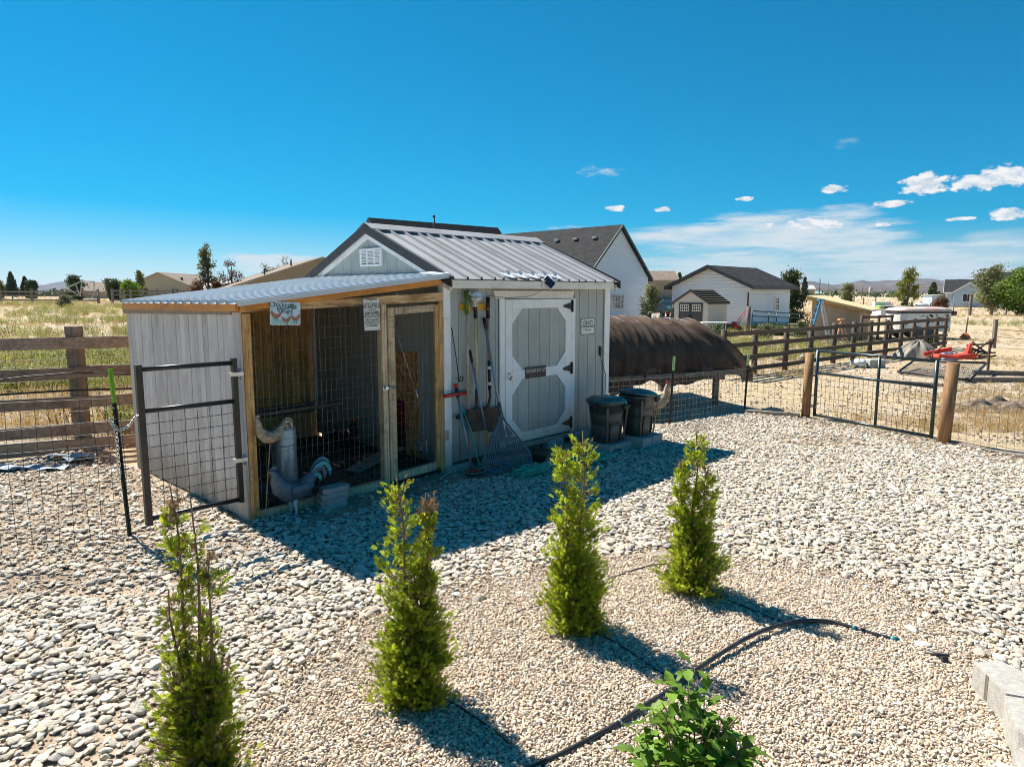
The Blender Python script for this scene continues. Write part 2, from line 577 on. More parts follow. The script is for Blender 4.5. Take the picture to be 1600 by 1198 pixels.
M['gate_black'] = mat('black_gate_tube', (.028, .027, .028), rough=.35, metal=.4, var=.25, bump=.03)
M['gate_green'] = mat('dark_green_gate_tube', (.030, .045, .050), (.045, .065, .07), rough=.3, metal=.5, dirt=(.10, .09, .07), dscale=8, dfac=.4)
M['wire'] = mat('galvanised_wire', (.22, .20, .18), rough=.5, metal=.6, var=.2)
M['wire_dark'] = mat('dark_wire', (.035, .035, .035), rough=.5, metal=.4, var=.2)
M['siding_wood'] = mat('whitewashed_barn_boards', (.56, .51, .48), (.72, .67, .63), rough=.85, scale=4, stretch=WV, rnd=.14, bump=.5, bscale=12, bstretch=(22, 22, .5), dirt=(.44, .38, .34), dscale=2.5, dfac=.55, ramp=(.3, .7), mud=(.36, .30, .23))
M['post_wood'] = mat('honey_stained_post', (.42, .20, .055), (.72, .43, .16), rough=.7, scale=4, stretch=WV, rnd=.08, bump=.3, bscale=10, bstretch=(20, 20, .5), dirt=(.16, .08, .03), dscale=5, dfac=.5)
M['beam_wood'] = mat('grained_pine_beam', (.34, .17, .06), (.80, .56, .31), rough=.7, scale=2.6, stretch=(1.2, 9, 9), rnd=.08, bump=.35, bscale=10, bstretch=(.5, 20, 20), ramp=(.38, .62))
M['pale_post'] = mat('pale_pine_post', (.52, .36, .20), (.76, .58, .37), rough=.75, scale=4, stretch=WV, rnd=.1, bump=.3, bscale=10, bstretch=(20, 20, .5), dirt=(.16, .10, .05), dscale=6, dfac=.6)
M['pale_rail'] = mat('pale_pine_rail', (.46, .33, .20), (.68, .53, .36), rough=.75, scale=4, stretch=WX, rnd=.1, bump=.3, bscale=10, bstretch=(.5, 20, 20), dirt=(.18, .12, .07), dscale=5, dfac=.6)
M['orange_board'] = mat('orange_stained_board', (.50, .185, .014), (.66, .27, .03), rough=.5, scale=3, stretch=(1, 1, 6), rnd=.06, bump=.12, bscale=10, dirt=(.22, .08, .01), dscale=3, dfac=.4)
M['brown_boards'] = mat('brown_stained_boards', (.56, .29, .085), (.78, .46, .16), rough=.75, scale=4, stretch=WV, rnd=.25, bump=.3, bscale=12, bstretch=(20, 20, .5), dirt=(.18, .10, .035), dscale=3, dfac=.6)
M['osb'] = mat('osb_board', (.32, .14, .045), (.66, .36, .14), rough=.7, scale=26, stretch=(1, 1, .6), bump=.2, bscale=30, detail=2, ramp=(.38, .6))
M['rail_wood'] = mat('weathered_fence_rail', (.15, .125, .105), (.29, .245, .205), rough=.85, scale=4, stretch=WX, rnd=.2, bump=.5, bscale=10, bstretch=(.5, 20, 20), dirt=(.07, .05, .04), dscale=4, dfac=.5)
M['fpost_wood'] = mat('weathered_fence_post', (.13, .105, .085), (.25, .205, .165), rough=.85, scale=4, stretch=WV, rnd=.18, bump=.5, bscale=10, bstretch=(20, 20, .5), dirt=(.05, .035, .025), dscale=4, dfac=.5)
M['round_post'] = mat('treated_round_post', (.17, .085, .035), (.32, .18, .08), rough=.8, scale=4, stretch=WV, rnd=.12, bump=.4, bscale=10, bstretch=(20, 20, .5), dirt=(.10, .05, .02), dscale=5, dfac=.5)
M['rail_brown'] = mat('dark_brown_fence_rail', (.060, .042, .030), (.14, .10, .07), rough=.85, scale=4, stretch=WX, rnd=.2, bump=.5, bscale=10, bstretch=(.5, 20, 20))
M['timber'] = mat('grey_ground_timber', (.26, .21, .16), (.40, .34, .27), rough=.9, scale=4, stretch=WX, rnd=.12, bump=.4, bscale=10)
M['concrete'] = mat('grey_concrete', (.36, .345, .31), (.47, .455, .42), rough=.95, scale=30, rnd=.08, bump=.55, bscale=110, dirt=(.27, .245, .21), dscale=6, dfac=.6, spec=.2)
M['paver'] = mat('pinkish_grey_paver', (.33, .29, .27), (.44, .40, .37), rough=.9, scale=12, rnd=.08, bump=.3, bscale=90)
M['bin'] = mat('black_green_bin_plastic', (.045, .046, .042), (.062, .062, .056), rough=.42, scale=5, bump=.05, bscale=80, dirt=(.075, .07, .06), dscale=5, dfac=.45)
M['bin_lid'] = mat('dark_teal_bin_lid', (.014, .075, .085), (.022, .10, .11), rough=.35, scale=5, bump=.05, bscale=80, dirt=(.10, .11, .10), dscale=6, dfac=.4)
M['cord_green'] = mat('green_cord', (.02, .46, .31), rough=.45, var=.15)
M['rake_plastic'] = mat('dark_slate_plastic', (.055, .085, .10), rough=.42, var=.15, bump=.03)
M['grey_tube'] = mat('grey_painted_tube', (.20, .25, .31), (.27, .32, .38), rough=.4, metal=.3)
M['yellow'] = mat('yellow_paint', (.62, .34, .015), rough=.5, var=.15)
M['yellow_wood'] = mat('yellow_ash_handle', (.56, .40, .17), (.66, .50, .25), rough=.55, stretch=WV)
M['pink_wood'] = mat('reddish_ash_handle', (.36, .20, .13), (.46, .28, .19), rough=.6, stretch=WV, dirt=(.2, .12, .09), dscale=6)
M['old_wood'] = mat('old_worn_handle', (.44, .31, .21), (.58, .45, .34), rough=.8, stretch=WV, dirt=(.15, .10, .08), dscale=6)
M['green_grip'] = mat('leaf_green_grip', (.065, .15, .012), rough=.5, var=.15)
M['rust'] = mat('rusty_steel', (.075, .042, .028), (.15, .09, .06), rough=.8, metal=.2, scale=7, bump=.2)
M['rust_pale'] = mat('pale_rusty_tin', (.17, .12, .075), (.52, .42, .29), rough=.7, metal=.0, stretch=(1, 1, 3), scale=28, bump=.3)
M['red'] = mat('red_plastic', (.50, .028, .016), rough=.4, var=.12)
M['red_paint'] = mat('scuffed_red_paint', (.55, .035, .015), (.65, .06, .03), rough=.5, dirt=(.2, .05, .03), dscale=9)
M['dark_red'] = mat('dark_red_metal', (.20, .008, .012), rough=.5, var=.1)
M['blue_rooster'] = mat('slate_blue_tin', (.07, .10, .13), (.12, .165, .20), rough=.5, metal=.3, scale=20, bump=.4, bscale=50)
M['teal_tin'] = mat('teal_tin', (.03, .30, .36), (.06, .40, .46), rough=.4, metal=.2)
M['pale_leg'] = mat('pale_blue_leg', (.40, .52, .62), rough=.6)
M['zinc'] = mat('zinc_sheet', (.40, .45, .48), (.52, .56, .58), rough=.42, metal=.6, scale=6, dirt=(.33, .33, .32), dscale=4)
M['shade_cloth'] = mat('brown_shade_cloth', (.090, .065, .052), (.145, .105, .084), rough=1, spec=.05, scale=3, bump=.2, bscale=140, trans=.12, dirt=(.18, .14, .115), dscale=2, dfac=.5)
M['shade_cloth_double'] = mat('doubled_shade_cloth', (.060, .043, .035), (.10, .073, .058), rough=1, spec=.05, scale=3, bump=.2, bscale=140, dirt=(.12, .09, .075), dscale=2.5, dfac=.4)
M['crease'] = mat('pale_cloth_crease', (.15, .115, .095), rough=1, spec=.05)  # creases coloured a little paler than the cloth around them
M['lime'] = mat('lime_green_paint', (.22, .46, .03), rough=.5, var=.12)
M['pale_lime'] = mat('faded_lime_paint', (.36, .55, .24), rough=.5, var=.12)
M['dark_post'] = mat('dark_green_steel', (.016, .022, .016), (.03, .035, .025), rough=.55, metal=.2)
M['shingle'] = mat('charcoal_shingles', (.022, .023, .025), (.050, .050, .053), spec=.1, rough=.9, scale=2.2, stretch=(1, 1, 5), bump=.5, bscale=7, bstretch=(1.5, 1.5, 8))
M['shingle_brown'] = mat('brown_shingles', (.14, .10, .075), (.21, .16, .125), rough=.9, scale=2.2, bump=.4, bscale=6)
M['house_white'] = mat('white_lap_siding', (.78, .80, .83), (.83, .85, .87), rough=.6, scale=.8, rnd=0, dirt=(.62, .62, .62), dscale=.4, dfac=.3)
M['garage_white'] = mat('cream_white_lap_siding', (.78, .78, .80), (.83, .83, .84), rough=.6, scale=.8, dirt=(.58, .57, .55), dscale=.5, dfac=.3)
M['green_trim'] = mat('dark_green_trim', (.03, .075, .055), rough=.5, var=.12)
M['tan_stucco'] = mat('tan_house_wall', (.42, .32, .22), rough=.85, var=.06)
M['tan_pale'] = mat('pale_tan_house_wall', (.50, .41, .29), rough=.85, var=.06)
M['blue_house'] = mat('pale_blue_siding', (.38, .47, .57), (.44, .53, .62), rough=.7)
M['glass'] = mat('dark_window_glass', (.03, .04, .05), rough=.08, var=.2, spec=.8)
M['resin'] = mat('beige_resin', (.55, .51, .46), rough=.6, var=.05)
M['resin_door'] = mat('dark_grey_resin_door', (.045, .045, .05), rough=.5, var=.1)
M['plywood'] = mat('tan_plywood', (.42, .30, .19), (.48, .36, .24), rough=.8, scale=2, stretch=(1, 1, .4), bump=.08, bscale=20)
M['osb_pale'] = mat('pale_osb_roof', (.58, .43, .22), (.70, .55, .32), rough=.8, scale=12, bump=.1)
M['ladder_blue'] = mat('blue_fibreglass', (.06, .28, .48), rough=.45, var=.1)
M['ladder_orange'] = mat('pale_orange_fibreglass', (.62, .28, .16), rough=.5, var=.1)
M['aluminium'] = mat('aluminium', (.6, .61, .63), rough=.35, metal=.8, var=.05)
M['tarp'] = mat('grey_tan_tarp', (.20, .175, .14), (.33, .30, .25), rough=.8, scale=3, bump=.4, bscale=9)
M['tarp_blue'] = mat('faded_blue_cloth', (.16, .21, .27), (.36, .42, .47), rough=.8, scale=6, bump=.3, bscale=20)
M['orange'] = mat('bright_orange_plastic', (.72, .14, .02), rough=.5, var=.1)
M['hose'] = mat('black_irrigation_pipe', (.020, .022, .026), rough=.38, var=.2, dirt=(.09, .085, .08), dscale=14, dfac=.5)
M['hose_collar'] = mat('blue_green_fitting', (.02, .13, .16), rough=.4)
M['plum'] = mat('black_feathers', (.008, .007, .008), rough=.6, var=.3, scale=30)
M['buff_feathers'] = mat('buff_white_feathers', (.20, .125, .065), (.56, .46, .33), rough=.8, scale=12, bump=.3, bscale=60)
M['comb'] = mat('red_comb', (.35, .02, .02), rough=.6)
M['beak'] = mat('horn_beak', (.45, .30, .10), rough=.5)
M['print_white'] = mat('enamel_sign_white', (.66, .67, .64), rough=.4, var=.06, dirt=(.45, .42, .35), dscale=20, dfac=.35)
M['print_sky'] = mat('pale_blue_sign', (.42, .58, .70), (.58, .70, .78), rough=.45, scale=14)
M['print_grass'] = mat('pale_teal_print', (.22, .47, .47), (.36, .58, .55), rough=.45, scale=20)
M['print_brown'] = mat('brown_print', (.27, .09, .06), (.40, .18, .11), rough=.5, scale=40)
M['print_tree'] = mat('grey_green_print', (.18, .27, .25), rough=.5, scale=60)
M['print_dark'] = mat('dark_print', (.05, .05, .055), rough=.5)
M['print_teal'] = mat('dark_teal_print', (.02, .10, .12), rough=.5)
M['print_red'] = mat('faded_brown_print', (.20, .12, .10), rough=.5)
M['sign_black'] = mat('black_sign', (.025, .02, .02), rough=.45, dirt=(.12, .05, .03), dscale=20, dfac=.5)
M['clear_plastic'] = mat('cloudy_clear_plastic', (.50, .55, .57), (.75, .78, .78), rough=.25, scale=14, spec=.7)
M['solar'] = mat('solar_cells', (.02, .016, .02), rough=.2, var=.3, spec=.7)
M['bark'] = mat('grey_brown_bark', (.10, .075, .055), (.17, .135, .105), rough=.9, stretch=(6, 6, 1), bump=.4, bscale=14)
M['birch_bark'] = mat('pale_bark', (.30, .27, .23), (.42, .38, .33), rough=.9, stretch=(6, 6, 1))
M['twig'] = mat('brown_twig', (.17, .10, .055), (.27, .17, .095), rough=.8, scale=20)
M['soil'] = mat('dark_coop_bedding', (.05, .036, .025), (.16, .115, .08), rough=1, scale=14, bump=.8, bscale=50)


def leaf_mat(name, c1, c2, c3=None, trans=.35, scale=2.5, rough=.6, rnd=.1):
    return mat(name, c1, c2, rough=rough, trans=trans, scale=scale, spec=.25, ramp=(.34, .66), dirt=c3, dscale=scale * 1.7, dfac=.8, rnd=rnd)


M['arbor'] = leaf_mat('arborvitae_green', (.21, .29, .016), (.48, .54, .045), (.28, .36, .02), .68, 9)
M['arbor_brown'] = leaf_mat('arborvitae_dry_tips', (.20, .12, .05), (.36, .24, .12), None, .25, 9)
M['shrub_leaf'] = leaf_mat('broad_green_leaf', (.085, .18, .02), (.22, .36, .05), None, .42, 9, .5, .35)
M['spruce'] = leaf_mat('spruce_needles', (.035, .06, .035), (.085, .12, .07), None, .15, .6)
M['pine'] = leaf_mat('pine_needles', (.04, .065, .022), (.11, .145, .05), None, .15, .6)
M['leaf_green'] = leaf_mat('summer_leaves', (.085, .16, .02), (.21, .30, .04), None, .35, .5)
M['leaf_yellow'] = leaf_mat('turning_leaves', (.13, .16, .02), (.28, .27, .04), None, .35, .5)
M['leaf_dull'] = leaf_mat('dull_olive_leaves', (.14, .155, .06), (.27, .265, .12), None, .3, .5)
M['leaf_red'] = leaf_mat('red_brown_leaves', (.10, .05, .025), (.22, .12, .06), None, .3, .6)
M['sage_bush'] = leaf_mat('sagebrush', (.12, .14, .075), (.22, .24, .13), None, .3, 1)
M['weed_green'] = leaf_mat('yellow_green_weeds', (.165, .19, .055), (.42, .42, .13), (.50, .40, .17), .4, .9)
M['straw'] = leaf_mat('dry_straw', (.40, .27, .10), (.60, .44, .20), (.45, .36, .22), .3, .35)
M['red_weed'] = leaf_mat('dry_red_weed', (.14, .04, .025), (.26, .10, .05), None, .3, 6)

# ------------------------------------------------------------------ ground
def sstep(a, b, x):
    t = np.clip((np.asarray(x, dtype=float) - a) / (b - a), 0, 1)
    return t * t * (3 - 2 * t)


def zg(x, y):
    """height of the open ground: level, rising about a metre towards the back left"""
    x = np.asarray(x, dtype=float); y = np.asarray(y, dtype=float)
    return 1.0 * sstep(16, 75, y) * sstep(-0.05, -0.32, x / np.maximum(y, 1.0))


def gz(x, y):
    return float(zg(x, y))


def gnd_at(px, Y):
    """ground point seen in the column px at depth Y"""
    x = (px - CX) / F * Y * (FW[1] + 0.0)     # nearly exact near the horizon line
    return np.array([x, Y, gz(x, Y)])


def ground_material():
    m = bpy.data.materials.new('dry_ground'); m.use_nodes = True
    nt = m.node_tree; nt.nodes.clear(); L = nt.links.new
    tc = _n(nt, 'ShaderNodeTexCoord')

    def noise(s, d=6, r=.6, st=(1, 1, 1)):
        mp = _n(nt, 'ShaderNodeMapping'); mp.inputs['Scale'].default_value = st
        L(tc.outputs['Object'], mp.inputs[0])
        n = _n(nt, 'ShaderNodeTexNoise'); n.inputs['Scale'].default_value = s; n.inputs['Detail'].default_value = d; n.inputs['Roughness'].default_value = r
        L(mp.outputs[0], n.inputs['Vector'])
        return n.outputs['Fac']

    def ramp(x, stops):
        r = _n(nt, 'ShaderNodeValToRGB')
        while len(r.color_ramp.elements) < len(stops):
            r.color_ramp.elements.new(0.5)
        for e, (p, c) in zip(r.color_ramp.elements, stops):
            e.position = p; e.color = (*c, 1)
        L(x, r.inputs[0])
        return r.outputs[0]

    def mix(f, a, b, t='MIX'):
        n = _n(nt, 'ShaderNodeMixRGB', blend_type=t)
        if isinstance(f, float): n.inputs[0].default_value = f
        else: L(f, n.inputs[0])
        for i, q in ((1, a), (2, b)):
            if isinstance(q, tuple): n.inputs[i].default_value = (*q, 1)
            else: L(q, n.inputs[i])
        return n.outputs[0]

    def rng(x, a, b, c=0., d=1.):
        n = _n(nt, 'ShaderNodeMapRange', interpolation_type='SMOOTHSTEP')
        for k, v in (('From Min', a), ('From Max', b), ('To Min', c), ('To Max', d)): n.inputs[k].default_value = v
        L(x, n.inputs['Value'])
        return n.outputs[0]
    soil = ramp(noise(1.3, 8, .7), [(.3, (.33, .25, .175)), (.5, (.50, .415, .31)), (.7, (.62, .54, .43))])
    straw = ramp(noise(5.0, 8, .75), [(.3, (.28, .205, .125)), (.5, (.50, .395, .25)), (.7, (.64, .54, .37))])
    dull = ramp(noise(3.0, 8, .7), [(.3, (.12, .125, .06)), (.6, (.27, .25, .13))])
    c = mix(rng(noise(.22, 7, .68), .42, .58), soil, straw)
    c = mix(rng(noise(.09, 6, .65, (1, 1, 1)), .56, .68, 0, .65), c, dull)
    c = mix(rng(noise(7., 8, .85), .50, .68, 0, .75), c, (.17, .125, .085))
    c = mix(rng(noise(1.1, 8, .75), .57, .70, 0, .6), c, (.24, .18, .12))
    b = _n(nt, 'ShaderNodeBsdfPrincipled'); b.inputs['Roughness'].default_value = 1; b.inputs['Specular IOR Level'].default_value = .1
    L(c, b.inputs['Base Color'])
    bp = _n(nt, 'ShaderNodeBump'); bp.inputs['Strength'].default_value = .6; bp.inputs['Distance'].default_value = .14
    L(noise(12, 8, .75), bp.inputs['Height']); L(bp.outputs[0], b.inputs['Normal'])
    o = _n(nt, 'ShaderNodeOutputMaterial'); L(b.outputs[0], o.inputs[0])
    return m


M['ground'] = ground_material()
ys = np.concatenate([np.arange(-30, 14, 4), np.arange(14, 90, 3), np.geomspace(90, 16000, 30)])
us = np.concatenate([-np.geomspace(60, 1.2, 14), np.arange(-1.15, 1.16, .06), np.geomspace(1.2, 60, 14)])
gv = []
for y in ys:
    sc_ = max(abs(y), 12.0)
    for u in us:
        x = u * sc_
        gv.append((x, y, gz(x, y)))
nu_ = len(us)
gf = [(i * nu_ + j, i * nu_ + j + 1, (i + 1) * nu_ + j + 1, (i + 1) * nu_ + j) for i in range(len(ys) - 1) for j in range(nu_ - 1)]
g_ = MB(); g_.add(gv, gf, True)
ground = g_.build('ground', M['ground']); ground['kind'] = 'structure'


# hills: ridges a long way off, each a real slope with its own foot and crest
def hills(name, px0, px1, dist, prof, mat_, depth, seed):
    rg = random.Random(seed)
    n = 140; m = 10
    ph = [rg.uniform(0, 6.28) for _ in range(8)]
    def crest(px):
        for (a, ya), (b, yb) in zip(prof, prof[1:]):
            if a <= px <= b:
                t = (px - a) / (b - a); t = t * t * (3 - 2 * t)
                y = ya + (yb - ya) * t
                break
        else:
            y = prof[0][1] if px < prof[0][0] else prof[-1][1]
        y += .7 * sin(px * .09 + ph[0]) + .4 * sin(px * .23 + ph[1])
        return max((HY - y) / F * dist, 0.0)
    def fn(u, v):
        px = px0 + (px1 - px0) * u
        Y = dist + depth * v
        x = (px - CX) / F * Y
        h = crest(px)
        k = sin(min(v * 1.25, 1) * pi / 2) if v < .8 else 1 - (v - .8) * 2.5
        r = 1 + .10 * sin(px * .05 + 5 * v + ph[2]) * (1 - abs(2 * v - 1)) + .08 * sin(px * .17 - 9 * v + ph[3]) * (v < .75)
        return (x, Y, -2 + (h * (Y / dist) + 2) * k * r)
    b = MB(); b.grid(fn, n, m)
    o = b.build(name, mat_); o['kind'] = 'structure'
    return o


HAZE = 3.8e-5
M['hill'] = mat('dry_hill_slopes', (.055, .045, .04), (.14, .10, .075), rough=1, scale=.0022, stretch=(1, 1, 3), detail=8, spec=0, dirt=(.045, .05, .04), dscale=.005, dfac=.7)
hills('hills', -420, 560, 9000, [(-420, 446), (0, 443), (40, 452), (72, 444), (108, 440), (150, 444), (190, 447), (250, 449), (330, 455), (560, 452)], M['hill'], 2500, 3)
hills('hills', 960, 1900, 6500, [(960, 452), (1180, 449), (1250, 441), (1300, 443.5), (1340, 440), (1400, 438.5), (1434, 433.5), (1475, 440), (1500, 437), (1560, 434), (1700, 428), (1900, 432)], M['hill'], 2200, 5)
hills('hills', 1100, 1900, 4000, [(1100, 457), (1250, 449), (1330, 450), (1400, 447), (1450, 444), (1520, 446), (1700, 441), (1900, 446)], M['hill'], 1400, 9)


# the dry valley air, one even closed box round the whole place
hz_ = bpy.data.materials.new('valley_air'); hz_.use_nodes = True
hz_.node_tree.nodes.clear()
hv_ = _n(hz_.node_tree, 'ShaderNodeVolumePrincipled'); hv_.inputs['Color'].default_value = (.62, .78, 1.0, 1); hv_.inputs['Density'].default_value = HAZE; hv_.inputs['Anisotropy'].default_value = .1
ho_ = _n(hz_.node_tree, 'ShaderNodeOutputMaterial'); hz_.node_tree.links.new(hv_.outputs[0], ho_.inputs['Volume'])
hb_ = MB(); hb_.box(-26000, 26000, -900, 18000, -9, 240)
hzo = hb_.build('haze', hz_); hzo['kind'] = 'stuff'


def in_poly(x, y, poly):
    inside = np.zeros(len(x), bool)
    n = len(poly)
    for i in range(n):
        x0, y0 = poly[i][:2]; x1, y1 = poly[(i + 1) % n][:2]
        c = ((y0 > y) != (y1 > y)) & (x < (x1 - x0) * (y - y0) / ((y1 - y0) if y1 != y0 else 1e-9) + x0)
        inside ^= c
    return inside


def fnoise(x, y, s, seed=0):
    """cheap smooth noise from a few sines, about -1..1"""
    r = np.random.default_rng(seed); v = 0
    for k in range(5):
        a = r.uniform(0, 6.28); f = s * r.uniform(.6, 1.8); p = r.uniform(0, 6.28)
        v = v + np.sin((x * cos(a) + y * sin(a)) * f + p)
    return v / 2.6


def project(P):
    v = P - EYE
    z = v @ FW
    return CX + F * (v @ RT) / z, CY - F * (v @ UP) / z, z


POST_L, POST_R = G(1258, 652), G(1473, 692)
TP2, TP3 = G(1046, 664), G(1163, 643)
LF_A, LF_B, LF_C = G(6, 727), G(113, 704), G(209, 695)
yard_poly = [(-11, 0.4), (10, 0.4), tuple(POST_R + (POST_R - POST_L) * .9)[:2], tuple(POST_R)[:2], tuple(POST_L)[:2], tuple(TP3)[:2], tuple(TP2)[:2],
             tuple(S(5.9, .05))[:2], tuple(S(2.4, .3))[:2], tuple(S(.05, .1))[:2], tuple(S(-.05, 3.0))[:2], tuple(S(-.1, 4.1))[:2], tuple(LF_C)[:2], tuple(LF_B)[:2], tuple(LF_A)[:2], (-11, 5.5)]
yd = MB()
yd.add([(x, y, .004) for x, y in yard_poly], [tuple(range(len(yard_poly)))])
M['yard_dirt'] = mat('yard_dirt', (.25, .195, .14), (.44, .355, .265), rough=1, scale=5, detail=8, bump=.6, bscale=40, dirt=(.17, .13, .10), dscale=2, dfac=.6, spec=.1)
bed = yd.build('river_rock_bed', M['yard_dirt']); bed['kind'] = 'structure'
grav_px = [(250, 1300), (345, 1165), (420, 1095), (500, 1035), (560, 985), (640, 955), (700, 925), (790, 905), (850, 893), (960, 872), (1040, 862),
           (1150, 880), (1270, 893), (1390, 915), (1440, 965), (1500, 1010), (1560, 1045), (1640, 1075), (1800, 1180), (1800, 1330), (800, 1420), (250, 1420)]
grav_poly = [tuple(G(*q)[:2]) for q in grav_px]
gb = MB(); gb.add([(x, y, .009) for x, y in grav_poly], [tuple(range(len(grav_poly)))[::-1]])
M['gravel_base'] = mat('pea_gravel_base', (.22, .18, .14), (.42, .36, .29), rough=1, scale=60, detail=3, bump=.8, bscale=90, spec=.1)
gbed = gb.build('gravel_bed', M['gravel_base']); gbed['kind'] = 'structure'


def poly_dist(x, y, poly):
    d = np.full(len(x), 1e9)
    n = len(poly)
    for i in range(n):
        a = np.array(poly[i][:2]); b = np.array(poly[(i + 1) % n][:2]); e = b - a
        t = np.clip(((x - a[0]) * e[0] + (y - a[1]) * e[1]) / (e @ e), 0, 1)
        d = np.minimum(d, np.hypot(x - a[0] - t * e[0], y - a[1] - t * e[1]))
    return d


# ------------------------------------------------------------------ stones, scattered as real pieces
def stone_material(name, stops, bump=.25):
    m = bpy.data.materials.new(name); m.use_nodes = True
    nt = m.node_tree; nt.nodes.clear(); L = nt.links.new
    oi = _n(nt, 'ShaderNodeObjectInfo'); tc = _n(nt, 'ShaderNodeTexCoord')
    r = _n(nt, 'ShaderNodeValToRGB'); r.color_ramp.interpolation = 'LINEAR'
    while len(r.color_ramp.elements) < len(stops): r.color_ramp.elements.new(.5)
    for e, (p, c) in zip(r.color_ramp.elements, stops): e.position = p; e.color = (*c, 1)
    L(oi.outputs['Random'], r.inputs[0])
    nz = _n(nt, 'ShaderNodeTexNoise'); nz.inputs['Scale'].default_value = 2.2; nz.inputs['Detail'].default_value = 5
    L(tc.outputs['Object'], nz.inputs['Vector'])
    mr = _n(nt, 'ShaderNodeMapRange'); mr.inputs['From Min'].default_value = .3; mr.inputs['From Max'].default_value = .7; mr.inputs['To Min'].default_value = .82; mr.inputs['To Max'].default_value = 1.12
    L(nz.outputs['Fac'], mr.inputs['Value'])
    hv = _n(nt, 'ShaderNodeHueSaturation'); L(mr.outputs[0], hv.inputs['Value']); L(r.outputs[0], hv.inputs['Color'])
    b = _n(nt, 'ShaderNodeBsdfPrincipled'); b.inputs['Roughness'].default_value = .75; b.inputs['Specular IOR Level'].default_value = .3
    L(hv.outputs[0], b.inputs['Base Color'])
    n2 = _n(nt, 'ShaderNodeTexNoise'); n2.inputs['Scale'].default_value = 7; n2.inputs['Detail'].default_value = 4
    L(tc.outputs['Object'], n2.inputs['Vector'])
    bp = _n(nt, 'ShaderNodeBump'); bp.inputs['Strength'].default_value = bump; bp.inputs['Distance'].default_value = .1
    L(n2.outputs['Fac'], bp.inputs['Height']); L(bp.outputs[0], b.inputs['Normal'])
    o = _n(nt, 'ShaderNodeOutputMaterial'); L(b.outputs[0], o.inputs[0])
    return m


M['river_rock'] = stone_material('river_rock', [(0, (.68, .61, .50)), (.10, (.50, .45, .38)), (.2, (.76, .70, .58)), (.3, (.62, .52, .38)), (.4, (.78, .74, .64)), (.5, (.44, .40, .35)), (.58, (.72, .63, .48)),
                                                (.66, (.58, .44, .32)), (.74, (.76, .72, .62)), (.82, (.30, .275, .25)), (.89, (.68, .56, .41)), (.95, (.55, .50, .45)), (1, (.74, .69, .59))], .45)
M['pea_gravel'] = stone_material('pea_gravel', [(0, (.66, .56, .43)), (.15, (.50, .39, .28)), (.3, (.74, .65, .52)), (.45, (.58, .44, .30)), (.6, (.42, .355, .29)), (.72, (.76, .71, .61)),
                                                (.84, (.56, .38, .25)), (.93, (.28, .25, .215)), (1, (.64, .55, .45))], .15)


def ico(sub):
    t = (1 + 5 ** .5) / 2
    v = [(-1, t, 0), (1, t, 0), (-1, -t, 0), (1, -t, 0), (0, -1, t), (0, 1, t), (0, -1, -t), (0, 1, -t), (t, 0, -1), (t, 0, 1), (-t, 0, -1), (-t, 0, 1)]
    v = [np.array(p) / np.linalg.norm(p) for p in v]
    f = [(0, 11, 5), (0, 5, 1), (0, 1, 7), (0, 7, 10), (0, 10, 11), (1, 5, 9), (5, 11, 4), (11, 10, 2), (10, 7, 6), (7, 1, 8), (3, 9, 4), (3, 4, 2), (3, 2, 6), (3, 6, 8), (3, 8, 9), (4, 9, 5), (2, 4, 11), (6, 2, 10), (8, 6, 7), (9, 8, 1)]
    for _ in range(sub):
        mid = {}; nf = []
        def md(a, b):
            k = (min(a, b), max(a, b))
            if k not in mid:
                p = v[a] + v[b]; v.append(p / np.linalg.norm(p)); mid[k] = len(v) - 1
            return mid[k]
        for a, b, c in f:
            x, y, z = md(a, b), md(b, c), md(c, a)
            nf += [(a, x, z), (b, y, x), (c, z, y), (x, y, z)]
        f = nf
    return np.array(v), np.array(f)


def stone_mesh(name, seed, sub, mat_, flat):
    r = np.random.default_rng(seed)
    v, f = ico(sub)
    p = v.copy()
    for _ in range(8):                          # worn facets
        d = r.normal(size=3); d /= np.linalg.norm(d); h = r.uniform(.5, .9)
        k = p @ d
        over = np.maximum(k - h, 0)
        p = p - over[:, None] * d[None, :] * .8
    for k in range(3):
        d = r.normal(size=3); p *= (1 + .07 * np.sin(p @ d * 2.2 + r.uniform(0, 6)))[:, None]
    p *= np.array([1, r.uniform(.6, .88), flat * r.uniform(.75, 1.25)])
    me = bpy.data.meshes.new(name)
    me.from_pydata(p.tolist(), [], f.tolist())
    me.polygons.foreach_set('use_smooth', [True] * len(f))
    me.materials.append(mat_)
    return me


def source_collection(name, meshes):
    c = bpy.data.collections.new(name)
    for i, me in enumerate(meshes):
        o = bpy.data.objects.new(f'{name}_{i:02d}', me)
        c.objects.link(o)
    return c


